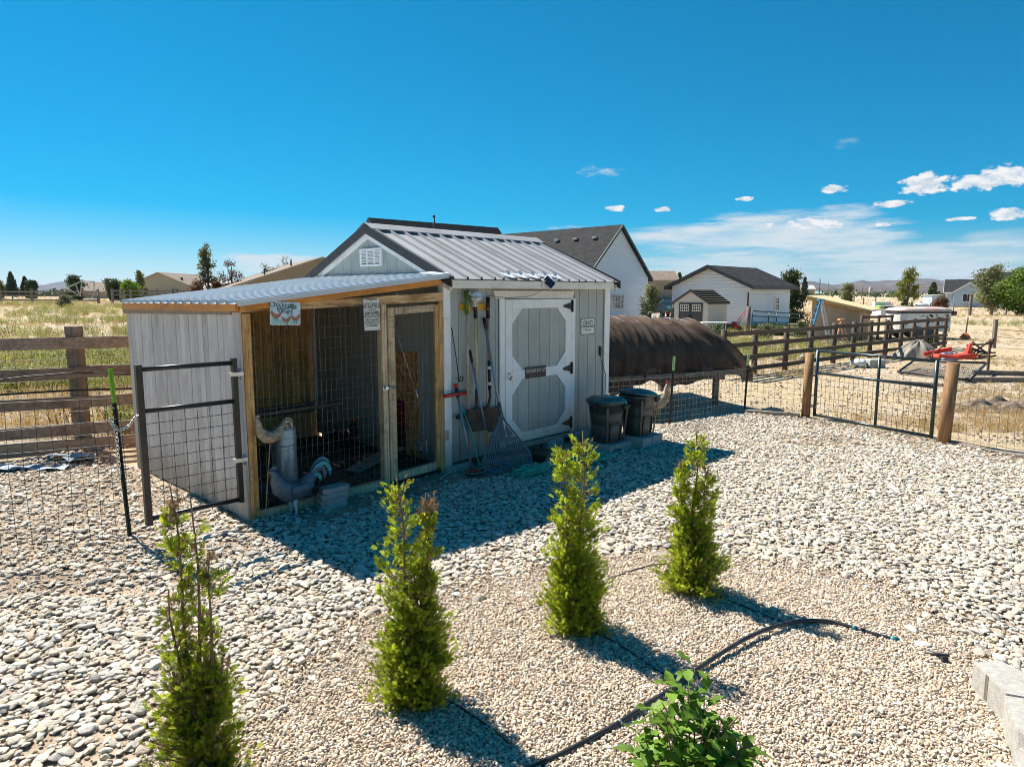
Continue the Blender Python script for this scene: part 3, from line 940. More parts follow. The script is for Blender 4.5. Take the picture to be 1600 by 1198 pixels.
def scatter(name, pts, rot, scl, idx, coll, parent=None, kind='stuff'):
    """one object that sets copies of the collection's pieces on the points"""
    me = bpy.data.meshes.new(name)
    n = len(pts)
    me.vertices.add(n); me.vertices.foreach_set('co', np.asarray(pts, np.float32).ravel())
    for nm, ty, arr in (('rot', 'FLOAT_VECTOR', rot), ('scl', 'FLOAT_VECTOR', scl)):
        a = me.attributes.new(nm, ty, 'POINT'); a.data.foreach_set('vector', np.asarray(arr, np.float32).ravel())
    a = me.attributes.new('idx', 'INT', 'POINT'); a.data.foreach_set('value', np.asarray(idx, np.int32))
    o = bpy.data.objects.new(name, me)
    COL.objects.link(o)
    if parent is not None: o.parent = parent
    o['kind'] = kind
    ng = bpy.data.node_groups.new(name, 'GeometryNodeTree')
    ng.interface.new_socket('Geometry', in_out='INPUT', socket_type='NodeSocketGeometry')
    ng.interface.new_socket('Geometry', in_out='OUTPUT', socket_type='NodeSocketGeometry')
    gi = _n(ng, 'NodeGroupInput'); go = _n(ng, 'NodeGroupOutput')
    ci = _n(ng, 'GeometryNodeCollectionInfo'); ci.inputs['Collection'].default_value = coll
    ci.inputs['Separate Children'].default_value = True; ci.inputs['Reset Children'].default_value = True
    ip = _n(ng, 'GeometryNodeInstanceOnPoints'); ip.inputs['Pick Instance'].default_value = True
    def attr(nm, ty):
        q = _n(ng, 'GeometryNodeInputNamedAttribute', data_type=ty); q.inputs['Name'].default_value = nm
        return q.outputs['Attribute']
    ng.links.new(gi.outputs[0], ip.inputs['Points']); ng.links.new(ci.outputs[0], ip.inputs['Instance'])
    ng.links.new(attr('idx', 'INT'), ip.inputs['Instance Index']); ng.links.new(attr('rot', 'FLOAT_VECTOR'), ip.inputs['Rotation'])
    ng.links.new(attr('scl', 'FLOAT_VECTOR'), ip.inputs['Scale']); ng.links.new(ip.outputs[0], go.inputs[0])
    md = o.modifiers.new('scatter', 'NODES'); md.node_group = ng
    return o


def jitter_grid(x0, x1, y0, y1, sp):
    nx = int((x1 - x0) / sp); ny = int((y1 - y0) / sp)
    X, Y = np.meshgrid(x0 + sp * np.arange(nx), y0 + sp * np.arange(ny))
    X = X.ravel() + RNG.uniform(-.5, .5, X.size) * sp; Y = Y.ravel() + RNG.uniform(-.5, .5, Y.size) * sp
    return X, Y


def in_frame(x, y, z=0.0, pad=70):
    P = np.stack([x, y, np.zeros_like(x) + z], 1)
    px, py, d = project(P)
    return (d > .5) & (px > -pad) & (px < 1600 + pad) & (py > -pad) & (py < 1198 + pad)


ROCKS = [stone_mesh('river_stone', 100 + i, 2, M['river_rock'], .40) for i in range(16)]
PEAS = [stone_mesh('pebble', 200 + i, 1, M['pea_gravel'], .62) for i in range(10)]
TMPO = []
X, Y = jitter_grid(-9.5, 9.5, 1.9, 13, .0365)
k = in_frame(X, Y, 0, 330) & in_poly(X, Y, yard_poly)
X, Y = X[k], Y[k]
gd = poly_dist(X, Y, grav_poly); gin = in_poly(X, Y, grav_poly)
ls = (X - A0[0]) * D1[0] + (Y - A0[1]) * D1[1]; lb = (X - A0[0]) * D2[0] + (Y - A0[1]) * D2[1]
nz1 = fnoise(X, Y, 5.0, 1); nz2 = fnoise(X, Y, 1.6, 2); nz3 = fnoise(X, Y, 14., 3)
dens = np.full(len(X), 1.0)
dens = np.where(gin, 0.004 + .10 * (gd < .12) + .05 * (gd < .3), dens)
edge = (~gin) & (gd < .22 + .16 * nz1 + .08 * nz3)
dens = np.where(edge, .20 + .9 * sstep(.0, .30, gd), dens)
strip = (lb > -.50 + .10 * nz1 - .12 * sstep(2.6, 5.5, ls)) & (ls > .35) & (ls < 5.9)      # bare soil along the foot of the shed
dens = np.where(strip, .08, dens)
gate_zone = (ls < .2) & (lb > -.9 + .3 * nz2) & (Y > 4.6)                               # thinner stones by the small gate
dens = np.where(gate_zone, .42 + .26 * nz2 + .12 * nz1, dens)
corner = (np.hypot(X + 2.0, Y - 3.0) < .55 + .2 * nz2)                                  # bare earth in the near left
dens = np.where(corner & (X > -2.6), .62, dens)
strawp = (np.hypot((X - G(1275, 690)[0]) / .9, (Y - G(1275, 690)[1]) / .35) < 1 + .3 * nz1)
dens = np.where(strawp, .35, dens)
right_edge = poly_dist(X, Y, [tuple(POST_L), tuple(POST_R), tuple(POST_R + (POST_R - POST_L))]) < .5 + .25 * nz1
dens = np.where(right_edge, .4, dens)
inside_run = in_poly(X, Y, [tuple(S(-.06, -.02)), tuple(S(5.85, -.02)), tuple(S(5.85, 3)), tuple(S(-.06, 3))])
dens = np.where(inside_run, 0, dens)
k = RNG.uniform(0, 1, len(X)) < dens
X, Y = X[k], Y[k]
n = len(X)
size = np.clip(RNG.lognormal(math.log(.0228), .32, n), .011, .043)
size *= 1 - .12 * sstep(7, 11, Y)
RX = RNG.uniform(-.26, .26, n); RY = RNG.uniform(-.26, .26, n); RZ = RNG.uniform(0, 6.283, n)
SC = size[:, None] * np.stack([RNG.uniform(.9, 1.25, n), RNG.uniform(.85, 1.15, n), RNG.uniform(.8, 1.25, n)], 1)
ZZ = .004 + size * .22 + RNG.uniform(0, .013, n)
PTS = np.stack([X, Y, ZZ], 1); ROT = np.stack([RX, RY, RZ], 1); IDX = RNG.integers(0, len(ROCKS), n)
px, py, d = project(PTS)
vis = (px > 4) & (px < 1596) & (py < 1192) & ~((px > 270) & (px < 345) & (py > 880))
show = np.where(vis, size / d, 0)
top = np.argsort(-show)[:300]
for i in top:                                   # the stones that show largest, one by one
    place('stone', ROCKS[IDX[i]], bed, Matrix.Translation(Vector(PTS[i])) @ Matrix.Rotation(RZ[i], 4, 'Z') @ Matrix.Rotation(RY[i], 4, 'Y') @ Matrix.Rotation(RX[i], 4, 'X') @ Matrix.Diagonal(Vector((*SC[i], 1))))
rest = np.setdiff1d(np.arange(n), top)
scatter('stones', PTS[rest], ROT[rest], SC[rest], IDX[rest], source_collection('river_stones', ROCKS), bed)

X, Y = jitter_grid(-2.2, 5.2, 2.2, 5.4, .0128)
nzg = fnoise(X, Y, 6.0, 5); nzh = fnoise(X, Y, 2.0, 6)
gd = poly_dist(X, Y, grav_poly); gin = in_poly(X, Y, grav_poly)
far = sstep(.0, .30, gd + .06 * nzg)
k = in_frame(X, Y, 0, 160) & (gin | (gd < .34)) & (RNG.uniform(0, 1, len(X)) < np.where(gin, .55 + .5 * far, .55 * (1 - gd / .34)) + .1 * nzh)
X, Y = X[k], Y[k]; n = len(X)
size = np.clip(RNG.lognormal(math.log(.0088), .28, n), .005, .019)
PTS = np.stack([X, Y, .009 + size * .3 + RNG.uniform(0, .008, n)], 1)
ROT = np.stack([RNG.uniform(-.7, .7, n), RNG.uniform(-.7, .7, n), RNG.uniform(0, 6.28, n)], 1)
SC = size[:, None] * np.stack([RNG.uniform(.9, 1.3, n), RNG.uniform(.8, 1.2, n), RNG.uniform(.8, 1.2, n)], 1)
peas = scatter('pebbles', PTS, ROT, SC, RNG.integers(0, len(PEAS), n), source_collection('pea_pebbles', PEAS), gbed)

def field_points(n, u0, u1, y0, y1, seed, cond=None, pw=1.6):
    r = np.random.default_rng(seed)
    y = y0 + (y1 - y0) * r.uniform(0, 1, n) ** pw
    x = r.uniform(u0, u1, n) * y
    k = np.ones(n, bool)
    if cond is not None: k = cond(x, y)
    x, y = x[k], y[k]
    return np.stack([x, y, zg(x, y)], 1)


M['grit'] = stone_material('grit', [(0, (.42, .33, .23)), (.3, (.26, .20, .14)), (.55, (.50, .42, .31)), (.8, (.32, .24, .16)), (1, (.18, .14, .10))], .3)
GRIT = [stone_mesh('grit_bit', 300 + i, 1, M['grit'], .7) for i in range(6)]
grit_c = source_collection('grit_bits', GRIT)


def grit_field(name, X, Y, lo, hi, seed, z=.004, parent=None):
    r = np.random.default_rng(seed); n = len(X); s_ = lo * (hi / lo) ** (r.uniform(0, 1, n) ** 2.2)
    return scatter(name, np.stack([X, Y, z + s_ * .25], 1), np.stack([r.uniform(-.7, .7, n), r.uniform(-.7, .7, n), r.uniform(0, 6.28, n)], 1), s_[:, None] * r.uniform(.75, 1.3, (n, 3)), r.integers(0, len(GRIT), n), grit_c, parent)


X, Y = jitter_grid(-6, 7, 2.3, 12, .034)
k = in_frame(X, Y) & in_poly(X, Y, yard_poly) & ~in_poly(X, Y, grav_poly)
grit_field('grit', X[k], Y[k], .004, .018, 61, .004, bed)
P_ = field_points(17000, .10, .86, 9.5, 34, 62, lambda x, y: ((x - POST_L[0]) * .88 + (y - POST_L[1]) * .48 > .1) & (fnoise(x, y, 1.3, 63) + .6 * fnoise(x, y, .4, 64) > -.5), 1.5)
tag(grit_field('clods', P_[:, 0], P_[:, 1], .005, .034, 65), 'brown clods and crumbs of earth over the right paddock', 'clods')


# ------------------------------------------------------------------ grass and weeds
def tuft_mesh(name, seed, mat_, blades, h, spread, wid, droop=.35, heads=False):
    r = random.Random(seed)
    vs = []; fs = []
    for _ in range(blades):
        a = r.uniform(0, 6.28); d = r.uniform(0, spread); x, y = cos(a) * d * .4, sin(a) * d * .4
        hh = h * r.uniform(.5, 1.1); lx, ly = cos(a) * droop * hh * r.uniform(.2, 1.3), sin(a) * droop * hh * r.uniform(.2, 1.3)
        w = wid * r.uniform(.6, 1.3); b = r.uniform(0, 6.28); wx, wy = cos(b) * w, sin(b) * w
        n = len(vs)
        vs += [(x - wx, y - wy, -.02), (x + wx, y + wy, -.02), (x + lx * .4 - wx * .8, y + ly * .4 - wy * .8, hh * .55), (x + lx * .4 + wx * .8, y + ly * .4 + wy * .8, hh * .55), (x + lx, y + ly, hh)]
        fs += [(n, n + 1, n + 3, n + 2), (n + 2, n + 3, n + 4)]
        if heads:
            for q in range(4):
                t = r.uniform(.5, 1); cx_, cy_, cz_ = x + lx * t, y + ly * t, hh * t
                s = wid * r.uniform(1.5, 4); u = Vector((r.gauss(0, 1), r.gauss(0, 1), r.gauss(0, 1))).normalized() * s; v = u.orthogonal().normalized() * s
                n = len(vs)
                vs += [(cx_ + u.x, cy_ + u.y, cz_ + u.z), (cx_ + v.x, cy_ + v.y, cz_ + v.z), (cx_ - u.x, cy_ - u.y, cz_ - u.z), (cx_ - v.x, cy_ - v.y, cz_ - v.z)]
                fs += [(n, n + 1, n + 2, n + 3)]
    me = bpy.data.meshes.new(name); me.from_pydata(vs, [], fs); me.materials.append(mat_)
    return me


def scatter_field(name, coll, ncol, pts, smin, smax, seed):
    r = np.random.default_rng(seed); n = len(pts)
    s = r.uniform(smin, smax, n)
    rot = np.stack([r.uniform(-.12, .12, n), r.uniform(-.12, .12, n), r.uniform(0, 6.28, n)], 1)
    return scatter(name, pts, rot, np.repeat(s[:, None], 3, 1), r.integers(0, ncol, n), coll)


weed_c = source_collection('weed_tufts', [tuft_mesh('weed_tuft', i, M['weed_green'], 26, .42, .55, .006, .5, True) for i in range(5)])
straw_c = source_collection('straw_tufts', [tuft_mesh('straw_tuft', 20 + i, M['straw'], 22, .26, .45, .004, .6, i % 2 == 0) for i in range(5)])
left_nf = lambda x, y: (-(x - LF_B[0]) * .45 + (y - LF_B[1])) > .35
band = lambda x, y: left_nf(x, y) & (fnoise(x, y, .35, 8) + .9 * np.exp(-((y - 22) / 9) ** 2) > .15) & ((y > 13.5) | (fnoise(x, y, 1.1, 4) > .4)) & (fnoise(x, y, 1.7, 41) > -.35)
tag(scatter_field('weeds', weed_c, 5, field_points(12000, -1.25, -.2, 10.3, 75, 31, band, 1.5), .4, 1.45, 1), 'knee-high yellow-green weeds in the field behind the left rail fence', 'weeds', kind='stuff')
tag(scatter_field('dry_grass', straw_c, 5, field_points(9000, -1.3, -.1, 10.0, 95, 32, left_nf, 1.4), .4, 1.2, 2), 'tufts of dry straw-coloured grass in the left field', 'grass', kind='stuff')
rc = lambda x, y: ((x - POST_L[0]) * .88 + (y - POST_L[1]) * .48 > .5) | ((y > 13.2) & (fnoise(x, y, .8, 12) > -.1))
tag(scatter_field('dry_grass', straw_c, 5, field_points(15000, .05, 1.35, 10.5, 70, 33, lambda x, y: rc(x, y) & (fnoise(x, y, .5, 14) + .25 * fnoise(x, y, 2.5, 15) > -.05), 1.5), .2, .65, 3), 'short dry grass scattered over the right paddock', 'grass', kind='stuff')
tag(scatter_field('dry_grass', straw_c, 5, field_points(13000, -1.4, 1.4, 60, 260, 34, None, 1.3), .6, 1.6, 4), 'pale dry grass on the far flats', 'grass', kind='stuff')
gw = lambda x, y: (fnoise(x, y, .3, 21) > .35)
tag(scatter_field('weeds', weed_c, 5, field_points(2600, .3, .75, 22, 60, 35, gw, 1.3), .35, .9, 5), 'grey-green weeds in the paddock beyond the long rail fence', 'weeds', kind='stuff')

# ------------------------------------------------------------------ the garden shed (lot frame: x = s, y = back, z = up)
SL, SW = 5.78, 2.93                 # right end, width
shed = thing('garden_shed', 'small sage green wooden shed with white trim and a ribbed grey metal roof', 'shed', S(SX, 0), ALPHA)
WALL_B, WALL_T = 0.09, 2.30
wall = MB(LOT)
x0, x1 = SX + .02, SL - .02
wall.prism([(x0, .02, WALL_B), (x0, SW - .02, WALL_B), (x0, SW - .02, 2.28), (x0, SW / 2, 2.95), (x0, .02, 2.28)], (x1 - x0, 0, 0))
wall = wall.build('wall', M['sage'], shed)
DX0, DX1, DZ0, DZ1 = 3.49, 4.85, .17, 2.075         # door opening
def front_plank(a, b, z0, z1):
    MB(LOT).cbox(a + .004, b - .004, 0, .018, z0, z1, .004).build('plank', M['sage'], wall)
gx = [SX + .09, 2.70, 2.86, 3.02, 3.17, 3.33, DX0 - .10]
for a, b in zip(gx, gx[1:]): front_plank(a, b, WALL_B, WALL_T)
gx = [DX1 + .10, 5.07, 5.28, 5.48, 5.65, SL - .11]
for a, b in zip(gx, gx[1:]): front_plank(a, b, WALL_B, WALL_T)
gx = np.linspace(DX0 - .10, DX1 + .10, 9)
for a, b in zip(gx, gx[1:]): front_plank(a, b, DZ1 + .09, WALL_T)
gy = np.arange(.08, SW - .05, .2)
def gtop(y): return 2.28 + (2.95 - 2.28) * (1 - abs(y - SW / 2) / (SW / 2))
for a, b in zip(gy, list(gy[1:]) + [SW - .02]):
    p = [(SX, a + .004, WALL_B), (SX, b - .004, WALL_B), (SX, b - .004, gtop(b - .004)), (SX, a + .004, gtop(a + .004))]
    if a < SW / 2 < b: p.insert(3, (SX, SW / 2, 2.95))
    MB(LOT).prism(p, (.018, 0, 0)).build('plank', M['sage'], wall)
for a, b in zip(gy, list(gy[1:]) + [SW - .02]):                # the far gable, seen only from the side
    p = [(SL, a + .004, WALL_B), (SL, b - .004, WALL_B), (SL, b - .004, gtop(b - .004)), (SL, a + .004, gtop(a + .004))]
    MB(LOT).prism(p, (-.018, 0, 0)).build('plank', M['sage'], wall)
# corner boards
for nm, b in (('l', (SX - .025, SX + .085, -.022, 0)), ('r', (SL - .11, SL + .022, -.022, 0))):
    MB(LOT).cbox(b[0], b[1], b[2], b[3], .05 if nm == 'l' else .09, 2.27, .004).build('corner_board', M['white'], shed)
MB(LOT).cbox(SX - .024, SX - .002, .0, .085, .1, 2.25, .004).build('corner_board', M['white'], shed)
MB(LOT).cbox(SX - .024, SX - .002, SW - .09, SW, .5, 2.2, .004).build('corner_board', M['white'], shed)
MB(LOT).cbox(SL + .002, SL + .022, .0, .085, .1, 2.25, .004).build('corner_board', M['white'], shed)
# skids and blocks below
MB(LOT).box(SX + .03, SL - .03, .04, .13, .0, .085).build('skid', M['fpost_wood'], shed)
MB(LOT).box(SX + .03, SL - .03, SW - .2, SW - .1, .0, .085).build('skid', M['fpost_wood'], shed)
for a, b, h in ((SX - .06, SX + .36, .075), (4.28, 4.62, .10), (4.9, 5.25, .12), (5.5, 5.8, .10)):
    MB(LOT).cbox(a, b, -.10, .03, .0, h, .008).build('footing_block', M['concrete'], shed)
MB(LOT).cbox(SX - .02, SL, -.012, .02, .06, .10, .004).build('bottom_trim', M['rust'], shed)
# fascia
MB(LOT).cbox(SX - .045, SL - .08, -.155, -.135, 2.205, 2.305, .004).build('fascia', M['cream'], shed)
MB(LOT).box(SX + .0, SL - .06, -.134, 0, 2.26, 2.275).build('soffit', M['sage'], shed)
# roof
RX0, RX1 = SX - .05, SL + .02
EY, EZ, RZ_ = -.17, 2.315, 3.005
slope = (RZ_ - EZ) / (SW / 2 - EY)
def roof_z(y): return EZ + slope * (y - EY) if y <= SW / 2 else EZ + slope * (SW - EY - y)
def rib_profile(a, b, step=.229, rib=.032, flat=.016, side=.012):
    pts = [(a, 0)]; x = a + .03
    while x < b - .02:
        pts += [(x - flat / 2 - side, 0), (x - flat / 2, rib), (x + flat / 2, rib), (x + flat / 2 + side, 0)]; x += step
    pts.append((b, 0))
    return pts
def roof_sheet(a, b, back):
    pr = rib_profile(a, b); m = MB(LOT); vs = []; fs = []
    for y in (EY, SW / 2 - .01):
        yy = y if not back else SW - y
        for lift in (0.0, -.004):
            for x, h in pr: vs.append((x, yy, roof_z(y) + h + lift))
    n = len(pr)
    for i in range(n - 1):
        fs += [(i, i + 1, 2 * n + i + 1, 2 * n + i), (n + i + 1, n + i, 3 * n + i, 3 * n + i + 1), (i + 1, i, n + i, n + i + 1)]
    m.add(vs, fs, False)
    return m.build('roof_sheet', M['galv'], shed)
roof_cuts = np.linspace(RX0 + .02, RX1, 5)
for a, b in zip(roof_cuts, roof_cuts[1:]):
    roof_sheet(a + .001, b - .001, False); roof_sheet(a + .001, b - .001, True)
cap = MB(LOT)
cy, cz = SW / 2, roof_z(SW / 2)
pr = [(cy - .17, cz - .17 * slope + .030), (cy - .165, cz - .165 * slope + .036), (cy - .02, cz + .042), (cy, cz + .048), (cy + .02, cz + .042), (cy + .165, cz - .165 * slope + .036), (cy + .17, cz - .17 * slope + .03)]
cap.add([(x, y, z) for x in (RX0 - .02, RX1 + .0) for y, z in pr] + [(x, y, z - .006) for x in (RX0 - .02, RX1 + .0) for y, z in pr],
        [(i, i + 1, 8 + i, 7 + i) for i in range(6)] + [(14 + i + 1, 14 + i, 21 + i, 22 + i) for i in range(6)] + [(0, 7, 21, 14), (6, 20, 27, 13)])
cap.build('ridge_cap', M['galv'], shed)
for sgn in (0, 1):                                                # rake trims, both ends, both slopes
    for xr in (RX0, RX1):
        ya, yb = (EY - .03, SW / 2) if sgn == 0 else (SW - EY + .03, SW / 2)
        za, zb = roof_z(EY) - .03 * slope, roof_z(SW / 2)
        xo = -.012 if xr == RX0 else .012
        m = MB(LOT); m.prism([(xr + xo, ya, za + .03), (xr + xo, yb, zb + .03), (xr + xo, yb, zb - .085), (xr + xo, ya, za - .085)], (-xo * 1.6, 0, 0))
        m.build('rake_trim', M['black_trim'], shed)
        m = MB(LOT); m.prism([(xr, ya + (.04 if sgn == 0 else -.04), za + .012), (xr, yb, zb + .026), (xr + (.04 if xr == RX0 else -.04), yb, zb + .026), (xr + (.04 if xr == RX0 else -.04), ya + (.04 if sgn == 0 else -.04), za + .012)], (0, 0, .006))
        m.build('rake_trim', M['black_trim'], shed)
        xi = SX - .022 if xr == RX0 else SL + .004
        m = MB(LOT); m.prism([(xi, ya + (.06 if sgn == 0 else -.06), za - .03), (xi, yb, zb - .055), (xi, yb, zb - .155), (xi, ya + (.06 if sgn == 0 else -.06), za - .13)], (.018, 0, 0))
        m.build('rake_board', M['white'], shed)
# gable vent
vb0, vz0 = GPl(596, 416, SX - .03); vb1, vz1 = GPl(562, 388, SX - .03)
vz0 = (vz0 + GPl(562, 416, SX - .03)[1]) / 2; vz1 = (vz1 + GPl(596, 387, SX - .03)[1]) / 2
vent = MB(LOT)
vent.cbox(SX - .04, SX - .002, vb0, vb0 + .03, vz0, vz1); vent.cbox(SX - .04, SX - .002, vb1 - .03, vb1, vz0, vz1)
vent.cbox(SX - .04, SX - .002, vb0 + .03, vb1 - .03, vz0, vz0 + .028); vent.cbox(SX - .04, SX - .002, vb0 + .03, vb1 - .03, vz1 - .028, vz1)
w3 = (vb1 - vb0) / 3
for k in (1, 2): vent.cbox(SX - .036, SX - .004, vb0 + w3 * k - .014, vb0 + w3 * k + .014, vz0 + .028, vz1 - .028)
vent = vent.build('gable_vent', M['white'], shed)
for k in range(9):
    z = vz0 + .04 + (vz1 - vz0 - .07) * k / 9
    MB(LOT).bar((SX - .018, vb0 + .03, z + .008), (SX - .018, vb1 - .03, z + .008), .026, .003, (.6, 0, 1)).build('louvre', M['white'], vent)
# door frame, header, sill
MB(LOT).cbox(DX0 - .10, DX0 - .005, -.024, 0, .12, DZ1 + .005).build('jamb', M['white'], shed); MB(LOT).cbox(DX1 + .005, DX1 + .10, -.024, 0, .12, DZ1 + .005).build('jamb', M['white'], shed)
hd = MB(LOT)
hx0, hz1 = FP(771, 455, .03); hx1, _ = FP(897.5, 455, .03)
hd.prism([(hx0, -.034, DZ1 + .105), (hx1, -.034, DZ1 + .105), (hx1 - .03, -.034, DZ1 + .006), (hx0 + .04, -.034, DZ1 + .006)], (0, .034, 0))
hd.build('door_header', M['cream'], shed)
MB(LOT).cbox(DX0 - .1, DX1 + .06, -.05, -.002, .085, .15, .006).build('door_sill', M['timber'], shed)
# door leaf
door = MB(LOT); door.box(DX0, DX1, -.004, .016, DZ0, DZ1 - .004)
door = door.build('door', M['sage'], shed)
RW = .128
MZ0, MZ1 = 1.015, 1.145
yo = -.030
for a, b in zip(np.linspace(DX0 + .02, DX1 - .02, 7), np.linspace(DX0 + .02, DX1 - .02, 7)[1:]):
    MB(LOT).cbox(a + .003, b - .003, -.013, -.004, DZ0 + .02, DZ1 - .02, .003).build('plank', M['sage'], door)
MB(LOT).cbox(DX0, DX0 + RW, yo, -.013, DZ0, DZ1 - .004).build('stile', M['white'], door)
MB(LOT).cbox(DX1 - RW, DX1, yo, -.013, DZ0, DZ1 - .004).build('stile', M['white'], door)
for z0, z1 in ((DZ0, DZ0 + .13), (MZ0, MZ1), (DZ1 - .125, DZ1 - .004)):
    MB(LOT).cbox(DX0 + RW + .001, DX1 - RW - .001, yo, -.013, z0, z1).build('rail', M['white'], door)
cw, ch = .19, .19
for xx, sx_ in ((DX0 + RW, 1), (DX1 - RW, -1)):
    for zz, sz in ((DZ0 + .13, 1), (MZ0, -1), (MZ1, 1), (DZ1 - .125, -1)):
        MB(LOT).prism([(xx + sx_ * .001, yo + .002, zz + sz * .001), (xx + sx_ * cw, yo + .002, zz + sz * .001), (xx + sx_ * .001, yo + .002, zz + sz * ch)], (0, .012, 0)).build('corner_brace', M['white'], door)
for z in (DZ1 - .105, 1.085, DZ0 + .125):                           # black tee hinges
    m = MB(LOT); m.cbox(DX1 - .022, DX1 + .034, yo - .010, yo - .002, z - .085, z + .085, .003)
    m.prism([(DX1 - .022, yo - .008, z - .05), (DX1 - .022, yo - .008, z + .05), (DX1 - .19, yo - .008, z + .012), (DX1 - .19, yo - .008, z - .012)], (0, .007, 0))
    m.tube([(DX1 + .006, yo - .012, z - .085), (DX1 + .006, yo - .012, z + .085)], .009, 8)
    m.build('hinge', M['black_metal'], door)
m = MB(LOT); m.cbox(DX0 + .03, DX0 + .13, yo - .008, yo - .001, 1.06, 1.12, .003); m.tube([(DX0 + .05, yo - .012, 1.11), (DX0 + .05, yo - .03, 1.12), (DX0 + .05, yo - .035, 1.05), (DX0 + .055, yo - .012, 1.04)], .006, 6)
m.cbox(DX0 + .085, DX0 + .125, yo - .035, yo - .008, 1.02, 1.075, .006)
m.build('latch', M['steel'], door)
# snow guards: pale plastic stops, one in each pan of the roof edge
for px in (789, 808, 827, 846, 862):
    s_, _ = FP(px, 434, .02)
    y = EY + .055; z = roof_z(y) + .004
    m = MB(LOT)
    m.prism([(s_ - .14, y + .10, z + slope * .10 + .012), (s_ - .02, y - .04, z - slope * .04 + .012), (s_ + .07, y - .045, z - slope * .045 + .012), (s_ + .06, y + .04, z + slope * .04 + .03)], (0, 0, .010))
    m.prism([(s_ - .005, y + .03, z + .02), (s_ + .06, y + .03, z + .02), (s_ + .06, y + .075, z + .095), (s_ - .005, y + .075, z + .095)], (0, .008, -.004))
    m.build('snow_guard', M['white'], shed)

# ------------------------------------------------------------------ the lean-to chicken run
run = thing('chicken_run', 'lean-to chicken run with wire front, whitewashed side and sloping metal roof', 'chicken run', S(0, 0), ALPHA)
RD = 2.95
def lean_z(x): return 2.052 + .116 * (x + .05)
# whitewashed side: narrow upright boards
ny = 25
side = MB(LOT); side.box(.022, .034, .13, RD, .03, 1.9); side = side.build('side_wall', M['fpost_wood'], run)
ey = np.linspace(.12, RD, ny + 1)
for i, (a, b) in enumerate(zip(ey, ey[1:])):
    zt = 1.955 - .045 * (a / RD)
    MB(LOT).cbox(-.002 - .004 * (i % 3 == 0), .022, a + .003, b - .003, .0 + .02 * ((i * 7) % 5) / 5, zt, .003).build('board', M['siding_wood'], side)
MB(LOT).cbox(-.012, .02, -.002, .115, .0, 1.98, .005).build('corner_plank', M['siding_wood'], run)
m = MB(LOT); m.prism([(-.03, .12, 1.958), (-.03, RD + .05, 1.905), (-.03, RD + .05, 1.965), (-.03, .12, 2.012)], (.05, 0, 0)); m.build('top_rail', M['timber'], run)
m = MB(LOT); m.prism([(-.045, -.03, 1.985), (-.045, RD + .02, 1.955), (-.045, RD + .02, 2.03), (-.045, -.03, 2.052)], (.03, 0, 0)); m.build('fascia', M['orange_board'], run)
# front
MB(LOT).cbox(.0 + .022, .105, -.012, .09, .0, 1.965, .006).build('corner_post', M['post_wood'], run)
m = MB(LOT); m.prism([(.0, -.022, 1.972), (2.44, -.022, 2.062), (2.44, -.022, 2.158), (.0, -.022, 2.045)], (0, .075, 0))
BEAM0, BEAM1 = FP(385, 489, .03)[1], FP(384, 478.5, .03)[1]
m.build('beam', M['beam_wood'], run)
m = MB(LOT); m.prism([(-.03, -.135, lean_z(-.03) - .065), (2.31, -.135, lean_z(2.31) - .085), (2.31, -.135, lean_z(2.31) - .012), (-.03, -.135, lean_z(-.03) - .006)], (0, .025, 0)); m.build('fascia', M['orange_board'], run)
for yb in (.55, 1.15, 1.75, 2.35, 2.88):
    MB(LOT).bar((.02, yb, lean_z(.02) - .055), (2.42, yb, lean_z(2.42) - .055), .04, .09).build('rafter', M['orange_board'], run)
MB(LOT).cbox(1.565, 1.632, -.02, .07, .0, 2.03, .005).build('middle_post', M['pale_post'], run)
MB(LOT).cbox(2.385, 2.448, -.012, .07, .03, 2.06, .005).build('door_post', M['post_wood'], run)
m = MB(LOT); m.prism([(.105, -.018, -.03), (1.565, -.018, -.01), (1.565, -.018, .10), (.105, -.018, .085)], (0, .045, 0)); m.build('sill', M['pale_rail'], run)


def wire_panel(m, P, x0, x1, z0, z1, dx, dz, r, y=0.0, wob=.004, seed=1):
    """welded wire between x0..x1, z0..z1 on the plane P(x, y, z)"""
    rr = random.Random(seed)
    nx = max(1, round((x1 - x0) / dx)); nz_ = max(1, round((z1 - z0) / dz))
    for i in range(nx + 1):
        x = x0 + (x1 - x0) * i / nx; j = rr.uniform(-wob, wob)
        m.tube([P(x + j, y, z0), P(x - j, y + rr.uniform(-wob, wob) * 2, (z0 + z1) / 2), P(x + j, y, z1)], r, 3, False)
    for i in range(nz_ + 1):
        z = z0 + (z1 - z0) * i / nz_; j = rr.uniform(-wob, wob)
        m.tube([P(x0, y, z + j), P((x0 + x1) / 2, y + rr.uniform(-wob, wob) * 2, z - j), P(x1, y, z + j)], r, 3, False)


IDP = lambda x, y, z: (x, y, z)
m = MB(LOT); wire_panel(m, IDP, .06, 1.60, -.01, 2.03,   .0625, .105, .0017, -.026, .004, 3)
m.build('wire_mesh', M['wire'], run)
